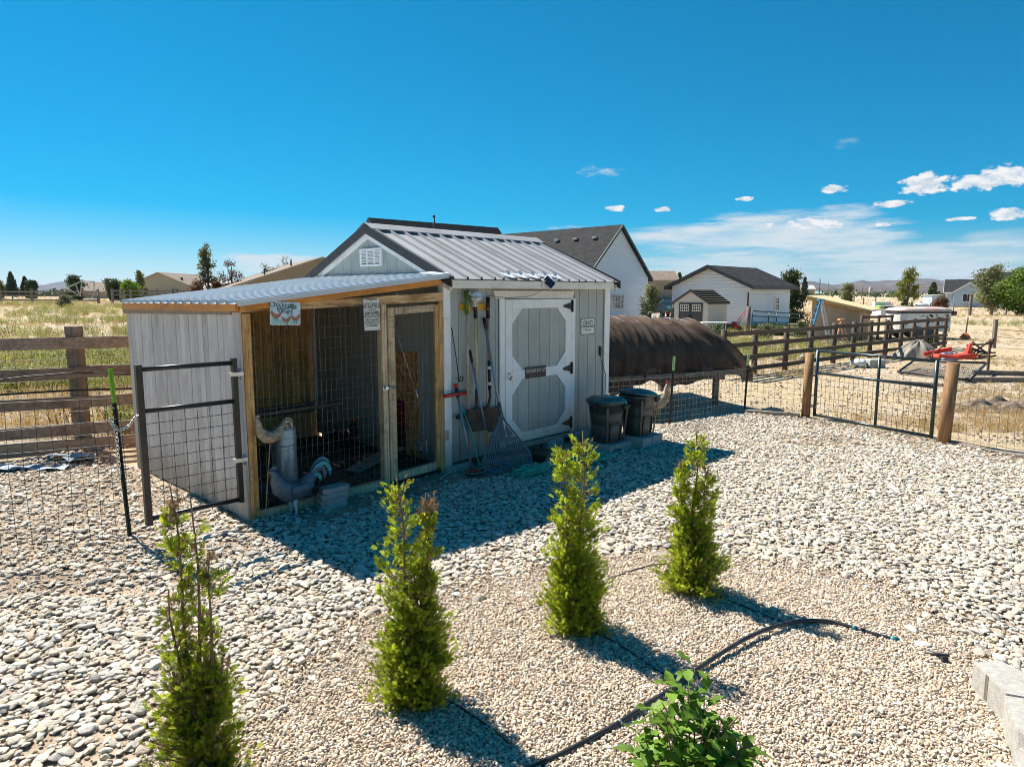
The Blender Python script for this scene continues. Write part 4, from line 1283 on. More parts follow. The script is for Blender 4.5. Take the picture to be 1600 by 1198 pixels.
# the wire door
dr = MB(LOT); dr.cbox(1.645, 1.735, -.032, .006, .055, 1.995, .005)
dr = dr.build('wire_door', M['pale_post'], run)
MB(LOT).cbox(2.30, 2.378, -.032, .006, .09, 2.02, .005).build('stile', M['post_wood'], dr)
m = MB(LOT); m.prism([(1.736, -.032, 1.915), (2.299, -.032, 1.945), (2.299, -.032, 2.02), (1.736, -.032, 1.995)], (0, .038, 0)); m.build('rail', M['pale_rail'], dr)
m = MB(LOT); m.prism([(1.736, -.032, .055), (2.299, -.032, .075), (2.299, -.032, .165), (1.736, -.032, .145)], (0, .038, 0)); m.build('rail', M['pale_rail'], dr)
m = MB(LOT); wire_panel(m, IDP, 1.66, 2.36, .07, 2.0, .0625, .105, .0017, -.037, .003, 4); m.build('wire_mesh', M['wire'], dr)
m = MB(LOT)
a = FP(612, 494, .05); b = FP(662, 650, .05)
m.tube([(a[0], -.045, a[1]), (b[0], -.045, b[1])], .0022, 5)
c = FP(650, 608, .05); d_ = FP(655, 630, .05); m.tube([(c[0], -.048, c[1]), (d_[0], -.048, d_[1])], .007, 6)
m.build('brace_cable', M['steel'], dr)
m = MB(LOT); lx, lz = FP(602, 606, .04); m.cbox(lx - .03, lx + .03, -.045, -.021, lz - .035, lz + .02, .006); m.tube([(lx - .01, -.05, lz - .01), (lx + .12, -.055, lz - .004)], .010, 8); m.tube([(lx, -.045, lz), (lx, -.075, lz)], .02, 10)
m.build('latch', M['steel'], dr)
for z in (1.80, .46):
    MB(LOT).cbox(2.44, 2.505, -.031, -.0225, z - .06, z + .06, .003).build('hinge', M['steel'], dr)
# back wall of brown boards with a rail
back = MB(LOT); back.box(.0, SX + .06, RD + .012, RD + .024, .0, 2.0); back = back.build('back_wall', M['brown_boards'], run)
bx = np.linspace(.02, SX + .06, 19)
for i, (a, b) in enumerate(zip(bx, bx[1:])):
    MB(LOT).cbox(a + .002, b - .002, RD - .012, RD + .012, .0, lean_z(a) - .06, .003).build('board', M['brown_boards'], back)
MB(LOT).cbox(.04, SX - .03, RD - .06, RD - .013, .42, .56).build('rail', M['fpost_wood'], back)
# roof: bright ribbed sheets, ribs running down the slope
LE, RE, FE, BE = -.075, SX - .028, -.16, RD + .06
cuts = np.linspace(FE, BE, 5)
for a, b in zip(cuts, cuts[1:]):
    pr = rib_profile(a + .001, b - .001, .2, .034, .022, .016); n = len(pr); vs = []; fs = []
    for x in (LE, RE):
        for lift in (0, -.004):
            for y, h in pr: vs.append((x, y, lean_z(x) - .018 * (y / RD) * (1 - (x - LE) / (RE - LE)) + h + lift + .006))
    for i in range(n - 1):
        fs += [(i + 1, i, 2 * n + i, 2 * n + i + 1), (n + i, n + i + 1, 3 * n + i + 1, 3 * n + i), (i, i + 1, n + i + 1, n + i)]
    MB(LOT).add(vs, fs).build('roof_sheet', M['galv_bright'], run)
m = MB(LOT)                                                        # edge trim along the front slope and eave
m.prism([(LE - .01, FE - .012, lean_z(LE) - .016), (RE, FE - .012, lean_z(RE) - .016), (RE, FE - .012, lean_z(RE) + .028), (LE - .01, FE - .012, lean_z(LE) + .028)], (0, .008, 0))
m.build('edge_trim', M['galv_bright'], run)
m = MB(LOT); m.box(RE - .02, RE + .012, .0, RD, lean_z(RE) + .03, lean_z(RE) + .045); m.prism([(RE - .12, -.1, lean_z(RE) + .015), (RE + .02, -.14, lean_z(RE) + .03), (RE + .02, .16, lean_z(RE) + .06), (RE - .2, .2, lean_z(RE) + .025)], (0, 0, .01))
m.build('flashing', M['galv_bright'], run)
m = MB(LOT)
for px in (445, 619):
    s_, z_ = FP(px, 460 if px < 500 else 461, .13)
    m.tube([(s_ + .014 * sin(t / 10 * 2 * pi), -.142, z_ + .0 + .014 * cos(t / 10 * 2 * pi)) for t in range(11)], .003, 5)
m.build('eye_hook', M['steel'], run)
# roost pole, opener board, ramp
re_ = GPl(527, 631, SX - .06)
m = MB(LOT); m.tube([(.05, re_[0] + .02, re_[1] - .02), (SX - .03, re_[0], re_[1])], .023, 10); m.build('roost_pole', M['old_wood'], run)
m = MB(LOT); m.tube([(SX - .05, re_[0], re_[1]), (SX - .005, re_[0], re_[1])], .038, 12); m.build('pole_cup', M['steel'], run)
MB(LOT).cbox(SX - .022, SX - .003, .49, 1.01, .10, 1.43, .003).build('strand_board', M['osb'], run)
hd = MB(LOT); hd.cbox(SX - .036, SX - .023, .74, 1.0, .12, .80, .003); hd = hd.build('pop_door', M['dark_red'], run)
MB(LOT).cbox(SX - .05, SX - .037, .78, .98, .14, .46, .003).build('opening', M['black_metal'], hd)
MB(LOT).cbox(SX - .07, SX - .051, .90, 1.0, .42, .48, .003).build('opener_box', M['steel'], hd)
m = MB(LOT); m.bar((1.60, .70, .05), (2.40, .84, .20), .22, .02); rp_ = m.build('ramp', M['timber'], run)
for t in (.15, .35, .55, .75):
    p = (1.60 + .8 * t, .70 + .14 * t, .068 + .15 * t); m = MB(LOT); m.bar((p[0] + .018, p[1] - .1, p[2]), (p[0] - .018, p[1] + .1, p[2]), .02, .015); m.build('cleat', M['timber'], rp_)
m = MB(LOT); m.cbox(SX - .07, SX - .003, .28, .44, .19, .37, .008); ob = m.build('outlet_box', M['zinc'], run)
m = MB(LOT); m.cbox(SX - .10, SX - .071, .33, .44, .22, .34, .01); m.build('outlet_cover', M['concrete'], ob)
m = MB(LOT); m.tube([(SX - .08, .38, .22), (SX - .12, .39, .1), (SX - .22, .44, .05), (SX - .5, .5, .045)], .008, 6); m.build('cord', M['black_metal'], ob)
fl = MB(LOT); fl.grid(lambda u, v: (.04 + (SX - .06) * u, .03 + (RD - .05) * v, .035 + .012 * sin(9 * u + 3) * sin(11 * v) + .01 * sin(23 * u - 17 * v)), 30, 34)
fl = fl.build('coop_bedding', M['soil']); fl['kind'] = 'structure'

# things inside the run
wp = S(.66, .52)
w = thing('poultry_waterer', 'galvanised drum waterer standing behind the wire of the chicken run', 'waterer', wp)
MB().lathe([(.128, .18), (.130, .20), (.130, .72), (.126, .735), (.105, .76), (.05, .785), (.045, .79), (.04, .805), (.0, .81)], (wp[0], wp[1], 0), 28).build('drum', M['zinc'], w)
MB().lathe([(.17, .05), (.19, .10), (.19, .115), (.15, .115), (.13, .18)], (wp[0], wp[1], 0), 28).build('trough', M['zinc'], w)
MB().lathe([(.133, .56), (.133, .575)], (wp[0], wp[1], 0), 28).build('band', M['zinc'], w)
tp_ = S(.36, .30)
tb = MB(); tb.lathe([(.0, .04), (.16, .04), (.185, .20), (.19, .205), (.178, .205), (.155, .06), (.0, .06)], (tp_[0], tp_[1], 0), 24)
for k in range(20):
    a = 2 * pi * k / 20; tb.bar((tp_[0] + .165 * cos(a), tp_[1] + .165 * sin(a), .05), (tp_[0] + .19 * cos(a), tp_[1] + .19 * sin(a), .19), .008, .008)
tag(tb.build('feed_tub', M['rake_plastic'], None, tp_), 'low ribbed dark rubber tub in the run behind the blue rooster', 'feed tub')

# ------------------------------------------------------------------ signs
def text(body, size, mat_, parent, M4, align='CENTER', ext=.0008, name='lettering', sx=1.0):
    c = bpy.data.curves.new(name, 'FONT'); c.body = body; c.size = size; c.align_x = align; c.align_y = 'CENTER'; c.extrude = ext
    c.space_line = .8
    c.materials.append(mat_)
    tmp = bpy.data.objects.new('tmp', c); me = bpy.data.meshes.new_from_object(tmp); bpy.data.objects.remove(tmp)
    o = bpy.data.objects.new(name, me); COL.objects.link(o); o.parent = parent
    o.matrix_local = M4 @ Matrix.Diagonal(Vector((sx, 1, 1, 1)))
    return o


UPR = Matrix.Rotation(pi / 2, 4, 'X')          # text stood upright, read from -y


def sign_frame(px0, py0, px1, py1, off):
    (xa, za), (xb, zb) = FP(px0, py0, off), FP(px1, py1, off)
    return (xa + xb) / 2, (za + zb) / 2, abs(xb - xa), abs(za - zb)


def rounded(w, h, r, n=4):
    pts = []
    for cx_, cz_, a0 in ((w / 2 - r, h / 2 - r, 0), (-w / 2 + r, h / 2 - r, pi / 2), (-w / 2 + r, -h / 2 + r, pi), (w / 2 - r, -h / 2 + r, 1.5 * pi)):
        pts += [(cx_ + r * cos(a0 + k * pi / 2 / n), 0, cz_ + r * sin(a0 + k * pi / 2 / n)) for k in range(n + 1)]
    return pts


def put_sign(name, label, px0, py0, px1, py1, off, tilt=0.0):
    x, z, w, h = sign_frame(px0, py0, px1, py1, off)
    t = thing(name, label, 'sign', S(x, -off, z), ALPHA)
    t.rotation_euler = (0, tilt, ALPHA)
    WM[t.name] = Matrix.Translation(Vector(S(x, -off, z))) @ Matrix.Rotation(ALPHA, 4, 'Z') @ Matrix.Rotation(tilt, 4, 'Y')
    return t, w, h, WM[t.name]


def TX(x, z, y=-.004): return Matrix.Translation((x, y, z)) @ UPR


# picture sign with hens
t, w, h, fr_ = put_sign('picture_sign', 'pale blue tin sign with three painted brown hens hung on the run beam', 421, 472, 470, 507, .15, radians(2))
MB(fr_).prism(rounded(w, h, .015), (0, .003, 0)).build('plate', M['print_white'], t)
MB(fr_).prism([(p[0], -.0012, p[2]) for p in rounded(w - .018, h - .018, .012)], (0, .001, 0)).build('print', M['print_sky'], t)
MB(fr_).prism([(-w / 2 + .012, -.0022, -h * .46), (w / 2 - .012, -.0022, -h * .46), (w / 2 - .012, -.0022, -h * .24), (w * .1, -.0022, -h * .16), (-w * .2, -.0022, -h * .25), (-w / 2 + .012, -.0022, -h * .18)], (0, .0009, 0)).build('print', M['print_grass'], t)
m = MB(fr_)
m.prism([(w * .22 - .004, -.003, -h * .15), (w * .22 + .004, -.003, -h * .15), (w * .22 + .003, -.003, h * .25), (w * .22 - .003, -.003, h * .25)], (0, .0007, 0))
rr_ = random.Random(4)
for _ in range(26):
    a, q = rr_.uniform(0, 6.28), rr_.uniform(0, 1) ** .5
    c_ = (w * .22 + cos(a) * q * w * .15, h * .31 + sin(a) * q * h * .12)
    m.prism([(c_[0] + .011 * cos(k * 1.257), -.003, c_[1] + .009 * sin(k * 1.257)) for k in range(5)], (0, .0007, 0))
m.build('printed_tree', M['print_tree'], t)
hen_o = [(-.95, .35), (-.8, .75), (-.68, .95), (-.55, .6), (-.2, .2), (.25, .15), (.55, .45), (.95, .75), (.85, .2), (.6, -.35), (.2, -.7), (-.25, -.7), (-.6, -.35)]
for cx_, cz_, sc_, fl_ in ((-.30, -.06, 1.15, 1), (.02, -.26, .95, -1), (.33, -.18, 1.0, -1)):
    MB(fr_).prism([(w * cx_ - fl_ * x * .055 * sc_ * -1, -.0032, h * cz_ + z * .042 * sc_) for x, z in hen_o], (0, .0007, 0)).build('printed_hen', M['print_brown'], t)
    m = MB(fr_)
    for q in (-.012, .012): m.prism([(w * cx_ + q - .002, -.0031, h * cz_ - .055), (w * cx_ + q + .002, -.0031, h * cz_ - .055), (w * cx_ + q + .002, -.0031, h * cz_ - .025), (w * cx_ + q - .002, -.0031, h * cz_ - .025)], (0, .0007, 0))
    m.build('printed_legs', M['print_dark'], t)
text('Chickens', .066, M['print_teal'], t, TX(-w * .13, h * .37))
text('are our', .042, M['print_dark'], t, TX(-w * .08, h * .24))
text('Village', .058, M['print_teal'], t, TX(-w * .03, h * .11))
m = MB(fr_); m.tube([(0, .0, h / 2 - .01), (.004, -.01, h / 2 + .02), (0, -.012, h / 2 + .05)], .002, 5); m.build('hanger', M['steel'], t)

# rules sign
t, w, h, fr_ = put_sign('rules_sign', 'tall narrow off-white coop rules sign reading LAY DAILY above the wire door', 568, 467, 594, 515.5, .15, radians(-1))
MB(fr_).box(-w / 2, w / 2, 0, .006, -h / 2, h / 2).build('plate', M['print_white'], t)
for s_, z, q, mt in (('Coop Rules', .42, .034, 'print_red'), ('LAY DAILY', .285, .050, 'print_red'), ('DO NOT PECK', .205, .037, 'print_dark'), ('your friends', .135, .026, 'print_red'), ('Love Loudly', .065, .041, 'print_dark'),
                     ("DON'T GET YOUR", .0, .029, 'print_red'), ('FEATHERS RUFFLED', -.062, .026, 'print_red'), ("don't put all", -.135, .038, 'print_red'), ('YOUR EGGS', -.225, .041, 'print_red'), ('in one basket', -.30, .030, 'print_dark')):
    text(s_, q, M[mt], t, TX(0, h * z * 1.15), sx=.85)
m = MB(fr_); m.tube([(0, -.004, h * .46), (0, .002, h * .46)], .006, 8); m.build('nail', M['black_metal'], t)

# small square sign by the right corner
t, w, h, fr_ = put_sign('square_sign', 'small square white sign reading CRAZY chicken lady on the grey shed wall', 907.8, 497.5, 929, 522, .005)
MB(fr_).prism(rounded(w, h, .02), (0, .004, 0)).build('plate', M['sign_black'], t)
MB(fr_).prism([(p[0], -.0015, p[2]) for p in rounded(w - .02, h - .02, .018)], (0, .001, 0)).build('print', M['print_white'], t)
text('CRAZY', .085, M['print_teal'], t, TX(0, h * .22), sx=.9)
text('chicken lady', .066, M['print_dark'], t, TX(0, h * .02), sx=.95)
text('lives here', .040, M['print_red'], t, TX(.01, -h * .2))

# name board on the door rail
t, w, h, fr_ = put_sign('name_sign', 'narrow black board reading THE FLUFFY BUTT HUT on the shed door', 820.6, 578, 852.6, 584, .033)
h = .15
MB(fr_).box(-w / 2, w / 2, -.004, .002, -h / 2, h / 2).build('plate', M['sign_black'], t)
text('THE FLUFFY BUTT HUT', .064, M['print_white'], t, TX(0, h * .12, -.006), sx=.60)
text('where the hens are happy', .026, M['print_red'], t, TX(0, -h * .27, -.006), sx=.9)

# ------------------------------------------------------------------ fixtures on the shed
def fpt(px, py, off): s_, z_ = FP(px, py, off); return (s_, -off, z_)


c = fpt(743, 463, .09)
t = thing('security_light', 'cloudy round clear security lamp above the yellow tool rack', 'lamp', S(c[0], 0, c[2]), ALPHA)
m = MB(LOT); m.ell((c[0], -.10, c[2]), (.085, .075, .07), 14, 9); m.build('lens', M['clear_plastic'], t)
m = MB(LOT); m.lathe([(.088, -.012), (.092, 0), (.088, .012)], (c[0], -.10, c[2] - .01), 16); m.build('bezel', M['steel'], t)
m = MB(LOT); m.cbox(c[0] - .035, c[0] + .05, -.09, -.001, c[2] - .13, c[2] - .055, .01); m.build('sensor_box', M['concrete'], t)
m = MB(LOT); m.bar((c[0] - .10, -.05, c[2] + .03), (c[0] + .0, -.06, c[2] + .055), .05, .03); m.build('bracket', M['cream'], t)
p = fpt(858.5, 441.5, .20)
t = thing('solar_panel', 'small tilted dark solar panel in a cream frame on the roof edge', 'solar panel', S(p[0], -.16, p[2]), ALPHA)
q_ = LOT @ Matrix.Translation(Vector((p[0], -.19, p[2]))) @ Matrix.Rotation(radians(62), 4, 'X') @ Matrix.Rotation(radians(-16), 4, 'Y') @ Matrix.Rotation(radians(32), 4, 'Z')
MB(q_).cbox(-.075, .075, -.085, .085, -.008, .008, .004).build('frame', M['cream'], t)
pn = MB(q_).box(-.062, .062, -.072, .072, .0085, .010).build('cells', M['solar'], t)
for k in (-1, 0, 1): MB(q_).box(-.062, .062, k * .036 - .001, k * .036 + .001, .0103, .0112).build('cell_line', M['steel'], pn)
MB(LOT).cbox(p[0] - .11, p[0] - .03, -.175, -.157, p[2] - .07, p[2] + .03, .004).build('bracket', M['cream'], t)
m = MB(LOT)
a, b, c3 = fpt(851, 451, .12), fpt(822, 464, .05), fpt(762, 462, .03)
m.tube([a, ((a[0] + b[0]) / 2, -.07, (a[2] + b[2]) / 2 - .025), b, ((b[0] + c3[0]) / 2, -.042, (b[2] + c3[2]) / 2 - .02), c3], .003, 5)
m.build('wire', M['print_dark'], t)
a, b = fpt(938, 548, .02), fpt(949, 575, .03)
m = MB(LOT); m.cbox(a[0] - .018, a[0] + .018, -.035, -.0, a[2] - .07, a[2] + .07, .006)
m.tube([(a[0], -.02, a[2] - .06), (a[0] + .03, -.025, a[2] - .16), (a[0] + .08, -.027, a[2] - .26), (a[0] + .13, -.03, a[2] - .36), (a[0] + .135, -.03, a[2] - .9)], .005, 6)
tag(m.build('cable_drop', M['black_metal'], None, S(a[0], -.02, a[2]), ALPHA), 'black socket and dangling cable near the right corner of the shed', 'cable')

# ------------------------------------------------------------------ tools along the front wall
a, b = fpt(719.5, 474.5, .022), fpt(760, 483, .022)
t = thing('tool_rack', 'yellow wooden tool rack board with metal clips on the shed wall', 'tool rack', S(a[0], 0, b[2]), ALPHA)
MB(LOT).cbox(a[0], b[0], -.022, -.001, b[2] - .012, a[2] + .005, .004).build('board', M['yellow'], t)
for px in (729, 743, 762):
    k = fpt(px, 482, .05); m = MB(LOT); m.tube([(k[0] - .02, -.02, k[2]), (k[0] - .026, -.08, k[2] - .005), (k[0] + .026, -.08, k[2] - .005), (k[0] + .02, -.02, k[2])], .004, 6); m.build('clip', M['steel'], t)


def pole(name, label, cat, segs, extra=None):
    """segs: (point a, point b, radius, material, part name) in lot coordinates"""
    z = min(min(s[0][2], s[1][2]) for s in segs)
    t = thing(name, label, cat, S(segs[-1][1][0], segs[-1][1][1], max(z, 0)), ALPHA)
    for a, b, r, mt, nm in segs:
        m = MB(LOT); m.tube([a, b], r, 10); m.build(nm, M[mt], t)
    return t


def shovel_blade(t, cx_, y, zt, zb, w, tilt, mt):
    """pressed blade: dished sheet with turned shoulders"""
    def fn(u, v):
        x = (u - .5) * w * (1 - .05 * v) + cx_; z = zt + (zb - zt) * v
        return (x, y - tilt * v - .035 * sin(pi * u) * (1 - .5 * v) + .02 * (abs(u - .5) * 2) ** 3, z - (.02 * sin(pi * u) if v > .9 else 0) * 0)
    m = MB(LOT); m.grid(fn, 10, 8)
    n0 = len(m.v); vs = [(x, yy + .004, z) for x, yy, z in m.v]; fs = [[i for i in f[::-1]] for f in m.f]
    m.add(vs, fs, True)
    m.box(cx_ - w / 2, cx_ - .03, y - .012, y + .02, zt - .004, zt + .004); m.box(cx_ + .03, cx_ + w / 2, y - .012, y + .02, zt - .004, zt + .004)
    m.build('blade', M[mt], t)


gp = [fpt(729, py, .07) for py in (454, 491, 640, 648)]
X = gp[0][0]
t = pole('garden_pole', 'worn wooden pole with leaf green grip hanging at the left of the rack', 'garden tool', [(gp[0], (X, -.07, gp[1][2]), .026, 'green_grip', 'grip'), ((X, -.07, gp[1][2]), (X + .01, -.07, gp[2][2]), .018, 'old_wood', 'handle'), ((X + .01, -.07, gp[2][2]), (X + .012, -.07, gp[3][2] - .02), .022, 'green_grip', 'grip')])
k = fpt(716, 651, .06); m = MB(LOT); m.cbox(k[0] - .03, X + .05, -.10, -.05, k[2] - .025, k[2] + .02, .006); m.build('head', M['black_metal'], t)

a, b, c_, d_ = fpt(743, 475, .06), fpt(743, 497, .06), fpt(745, 607, .09), fpt(743, 640, .10)
t = pole('square_shovel', 'rusty square shovel with pale yellow handle hanging in the middle of the rack', 'shovel', [(a, b, .024, 'black_metal', 'grip'), (b, c_, .019, 'yellow_wood', 'handle'), (c_, (d_[0], -.11, d_[2] + .02), .021, 'rust', 'socket')])
bl, br, bb = fpt(733, 641, .12), fpt(762, 641, .12), fpt(748, 673, .16)
shovel_blade(t, (bl[0] + br[0]) / 2, -.10, bl[2], bb[2], (br[0] - bl[0]), .06, 'rust')
a, b, c_, d_, e_ = fpt(762.5, 464, .06), fpt(762.5, 497, .06), fpt(764, 563, .08), fpt(765, 608, .10), fpt(761, 637, .13)
t = pole('flat_shovel', 'rusty flat shovel with reddish handle and black and white bands by the door', 'shovel', [(a, b, .024, 'black_metal', 'grip'), (b, c_, .019, 'pink_wood', 'handle'), (c_, d_, .021, 'black_metal', 'sleeve')])
m = MB(LOT); m.tube([d_, (d_[0] + .004, -.105, d_[2] - .08), (d_[0] - .03, -.12, e_[2] + .06), (e_[0], -.14, e_[2] - .01)], .017, 10); m.build('socket', M['rust'], t)
m = MB(LOT)
for q in (.25, .8): z = c_[2] + (d_[2] - c_[2]) * q; m.lathe([(.0235, -.02), (.0235, .02)], (c_[0] + (d_[0] - c_[0]) * q, -.08 - .02 * q, z), 12)
m.build('band', M['print_white'], t)
bl, br, bb = fpt(757, 638, .15), fpt(783, 638, .15), fpt(770, 674, .22)
shovel_blade(t, (bl[0] + br[0]) / 2, -.14, bl[2], bb[2], (br[0] - bl[0]) * 1.05, .08, 'rust')


def lean(pxa, pya, offa, pxb, pyb):
    """a straight thing leaning from the wall to the ground"""
    A_ = np.array(fpt(pxa, pya, offa)); B_ = np.array(lot(G(pxb, pyb)))
    return A_, B_


A_, B_ = lean(734, 547, .03, 772, 735)
L_ = lambda t_: tuple(A_ + (B_ - A_) * t_)
t = pole('steel_rake', 'thin dark steel tool shaft with yellow socket leaning behind the big leaf rake', 'garden tool', [(L_(0), L_(.10), .017, 'black_metal', 'grip'), (L_(.10), L_(.66), .014, 'grey_tube', 'handle'), (L_(.66), L_(.84), .017, 'yellow', 'socket'), (L_(.84), L_(.97), .012, 'black_metal', 'neck')])
m = MB(LOT); e = np.array(L_(.97)); m.bar(e - (.18, 0, 0), e + (.18, 0, 0), .02, .02)
for k in range(12): m.bar(e + (-.17 + .031 * k, 0, 0), e + (-.17 + .031 * k, -.05, -.05), .008, .008)
m.build('head', M['black_metal'], t)

# the big leaf rake
A_, _b = lean(756, 497, .04, 800, 745)
BL, BR = np.array(lot(G(762, 750))), np.array(lot(G(839, 735)))
B_ = (BL + BR) / 2 + np.array([-.02, 0, .0])
t = thing('leaf_rake', 'wide dark plastic leaf rake with grey handle leaning by the shed door', 'rake', S(B_[0], B_[1]), ALPHA)
T0 = .605
L_ = lambda t_: A_ + (B_ - A_) * t_
m = MB(LOT); m.tube([L_(0), L_(.07)], .021, 10); m.build('grip', M['black_metal'], t)
m = MB(LOT); m.tube([L_(.07), L_(T0 + .03)], .0155, 10); m.build('handle', M['grey_tube'], t)
AP = L_(T0); lat = (BR - BL) / np.linalg.norm(BR - BL); dn = (B_ - AP); Ln = np.linalg.norm(dn); dn = dn / Ln
nrm_ = np.cross(lat, dn); HWd = np.linalg.norm(BR - BL) / 2
def RP(u, v, o=0.0):                           # u -1..1 across, v 0..1 down the head
    return AP + lat * u * HWd + dn * v * Ln + nrm_ * (o + .05 * sin(v * 2.2) * .5)
hm = MB(LOT)
def strip(pts, thick=.012):
    q = [RP(*p) for p in pts]; hm.prism(q, nrm_ * thick)
hm.tube([L_(T0 - .06), L_(T0 + .02)], [.022, .027], 10)
strip([(-.06, 0), (.06, 0), (.16, .14), (-.16, .14)])                       # neck
strip([(-.16, .14), (-.04, .14), (-.12, .42), (-.50, .42), (-.60, .42)])
strip([(-.16, .14), (-.10, .14), (-.56, .44), (-.95, .74), (-1.0, .74), (-.98, .68)])
strip([(.16, .14), (.10, .14), (.56, .44), (.95, .74), (1.0, .74), (.98, .68)])
strip([(-.04, .14), (.04, .14), (.10, .44), (-.10, .44)])
hm2 = hm
strip([(-.56, .40), (.56, .40), (.60, .46), (-.60, .46)])
strip([(-.74, .555), (.74, .555), (.80, .60), (-.80, .60)])
strip([(-.95, .70), (.95, .70), (.97, .745), (-.97, .745)])
strip([(-.97, .83), (.97, .83), (.97, .855), (-.97, .855)], .016)
hm.f[:] = hm.f
hm.build('head', M['rake_plastic'], t)
for sg in (-1, 1):
    m = MB(LOT); m.prism([RP(sg * .10, .20), RP(sg * .14, .20), RP(sg * .42, .385), RP(sg * .14, .40)], nrm_ * .0015)
    for k in range(6):
        v = .22 + .18 * k / 6; m.bar(RP(sg * .10, v, .004), RP(sg * (.12 + .33 * (v - .2) / .19), v - .01, .004), .006, .006)
    m.build('vent_web', M['concrete'] if False else M['rake_plastic'], t)
NT = 27
for k in range(NT):
    u = -.97 + 1.94 * k / (NT - 1); m = MB(LOT)
    v0 = .42 + .30 * max(0, abs(u) - .5) / .5
    q = [RP(u * .97, max(v0, .45)), RP(u, .74), RP(u * 1.0, .90), RP(u * 1.0, .97), RP(u * 1.0, 1.0) + nrm_ * -.03]
    for a, b in zip(q, q[1:]): m.bar(a, b, .013, .006, nrm_)
    m.build('tine', M['rake_plastic'], t)

# string trimmer with its cord
A_, B_ = lean(712, 602, .06, 739, 742)
L_ = lambda t_: tuple(A_ + (B_ - A_) * t_)
t = pole('string_trimmer', 'grey shafted string trimmer with red cross handle and red head', 'trimmer', [(L_(0), L_(.13), .022, 'black_metal', 'grip'), (L_(.13), L_(.95), .016, 'grey_tube', 'shaft')])
a, b = np.array(fpt(694, 619, .16)), np.array(fpt(733, 612.5, .02))
m = MB(LOT); m.tube([a, (a + b) / 2, b], .022, 10); m.build('cross_handle', M['red'], t)
m = MB(LOT); q = np.array(L_(0)); m.ell(q + (-.015, -.02, .0), (.03, .03, .03), 10, 6); m.build('switch', M['red'], t)
m = MB(LOT); q = np.array(L_(.955)); m.lathe([(.03, .03), (.065, .02), (.075, -.005), (.06, -.035), (.02, -.04)], tuple(q + (0, -.02, .0)), 14); m.build('head', M['red'], t)
m = MB(LOT); m.grid(lambda u, v: tuple(q + (.16 * v * cos(-2.6 + 2.2 * u), .16 * v * sin(-2.6 + 2.2 * u) + .05, .015 - .03 * v)), 8, 2); m.build('guard', M['black_metal'], t)
m = MB(LOT); a = np.array(fpt(721, 633, .06)); b = np.array(fpt(747.5, 722, .34)); g0 = q + (.06, -.06, -.02)
pts = [a, a + (b - a) * .5 + (.03, 0, .02), b, np.array(lot(G(750, 738))) + (0, 0, .02)]
for k in range(12): pts.append(q + (.02 + .13 * cos(k * .7), -.06 + .10 * sin(k * .7), -.02 + .004 * k))
m.tube(pts, .007, 7); m.build('cord', M['cord_green'], t)
m = MB(LOT); a = np.array(fpt(705, 512, .02)); b = np.array(fpt(716, 588, .05))
pts = [a, a + (.012, -.005, -.03)] + [a + (b - a) * k + (.01 * sin(3 * k), 0, 0) for k in (.2, .4, .6, .8, 1)] + [b + (.03 - .035 * cos(k * .8), -.004 * k, -.03 - .03 * sin(k * .8)) for k in range(9)] + [np.array(fpt(713, 602, .08))]
m.tube(pts, .006, 6)
tag(m.build('wire_hook', M['black_metal'], None, S(a[0], -.02, a[2]), ALPHA), 'thin black wire hook with small ring hanging above the red trimmer handle', 'hook')

# tangle of green cord
rg = random.Random(12); m = MB(LOT)
C0 = np.array(lot(G(802, 748))); C1 = np.array(lot(G(928, 722)))
pts = []
for k in range(270):
    u = k / 269; sw = .5 + .5 * sin(u * 6.28 * 3.7 + .4)
    c_ = C0 + (C1 - C0) * (.08 + .86 * sw) + (0, -.02, 0)
    pts.append(c_ + np.array([.16 * sin(k * .61 + rg.uniform(-.15, .15)), .10 * cos(k * .53 + rg.uniform(-.2, .2)) - .04, .055 + .06 * (.5 + .5 * sin(k * .9)) * (1 - .6 * sw) + rg.uniform(0, .015)]))
m.tube(pts, .0065, 6)
for k in range(4):
    r_ = .10 + .03 * k; c_ = C1 + (.02 * k - .03, -.06 - .01 * k, .05 + .012 * k)
    m.tube([c_ + (r_ * 1.3 * cos(a * .35), r_ * .7 * sin(a * .35), .004 * a % .02) for a in range(19)], .0065, 6)
tag(m.build('cord_tangle', M['cord_green'], None, S(C0[0], C0[1]), ALPHA), 'tangle of bright green cord lying beneath the leaf rake', 'cord')
p = np.array(lot(G(846, 722)))
m = MB(LOT); m.lathe([(.0, .0), (.10, .0), (.15, .10), (.165, .13), (.17, .15), (.155, .15), (.14, .11), (.0, .10)], (p[0], p[1] + .08, 0), 22)
tag(m.build('plant_bowl', M['rust'], None, S(p[0], p[1] + .08), ALPHA), 'round brown bowl half hidden between the leaf rake and the door sill', 'bowl')

# ------------------------------------------------------------------ bins on blocks
def superring(a, b, z, n=28, e=3.2, c=(0, 0)):
    out = []
    for k in range(n):
        t_ = 2 * pi * k / n; cc, ss = cos(t_), sin(t_)
        r = (abs(cc) ** e + abs(ss) ** e) ** (-1 / e)
        out.append((c[0] + a * r * cc, c[1] + b * r * ss, z))
    return out


def loft_rings(m, rings, smooth=True, cap=True):
    n = len(rings[0]); vs = [p for r in rings for p in r]
    fs = [(i * n + k, i * n + (k + 1) % n, (i + 1) * n + (k + 1) % n, (i + 1) * n + k) for i in range(len(rings) - 1) for k in range(n)]
    if cap: fs += [tuple(range(n))[::-1], tuple((len(rings) - 1) * n + k for k in range(n))]
    return m.add(vs, fs, smooth)


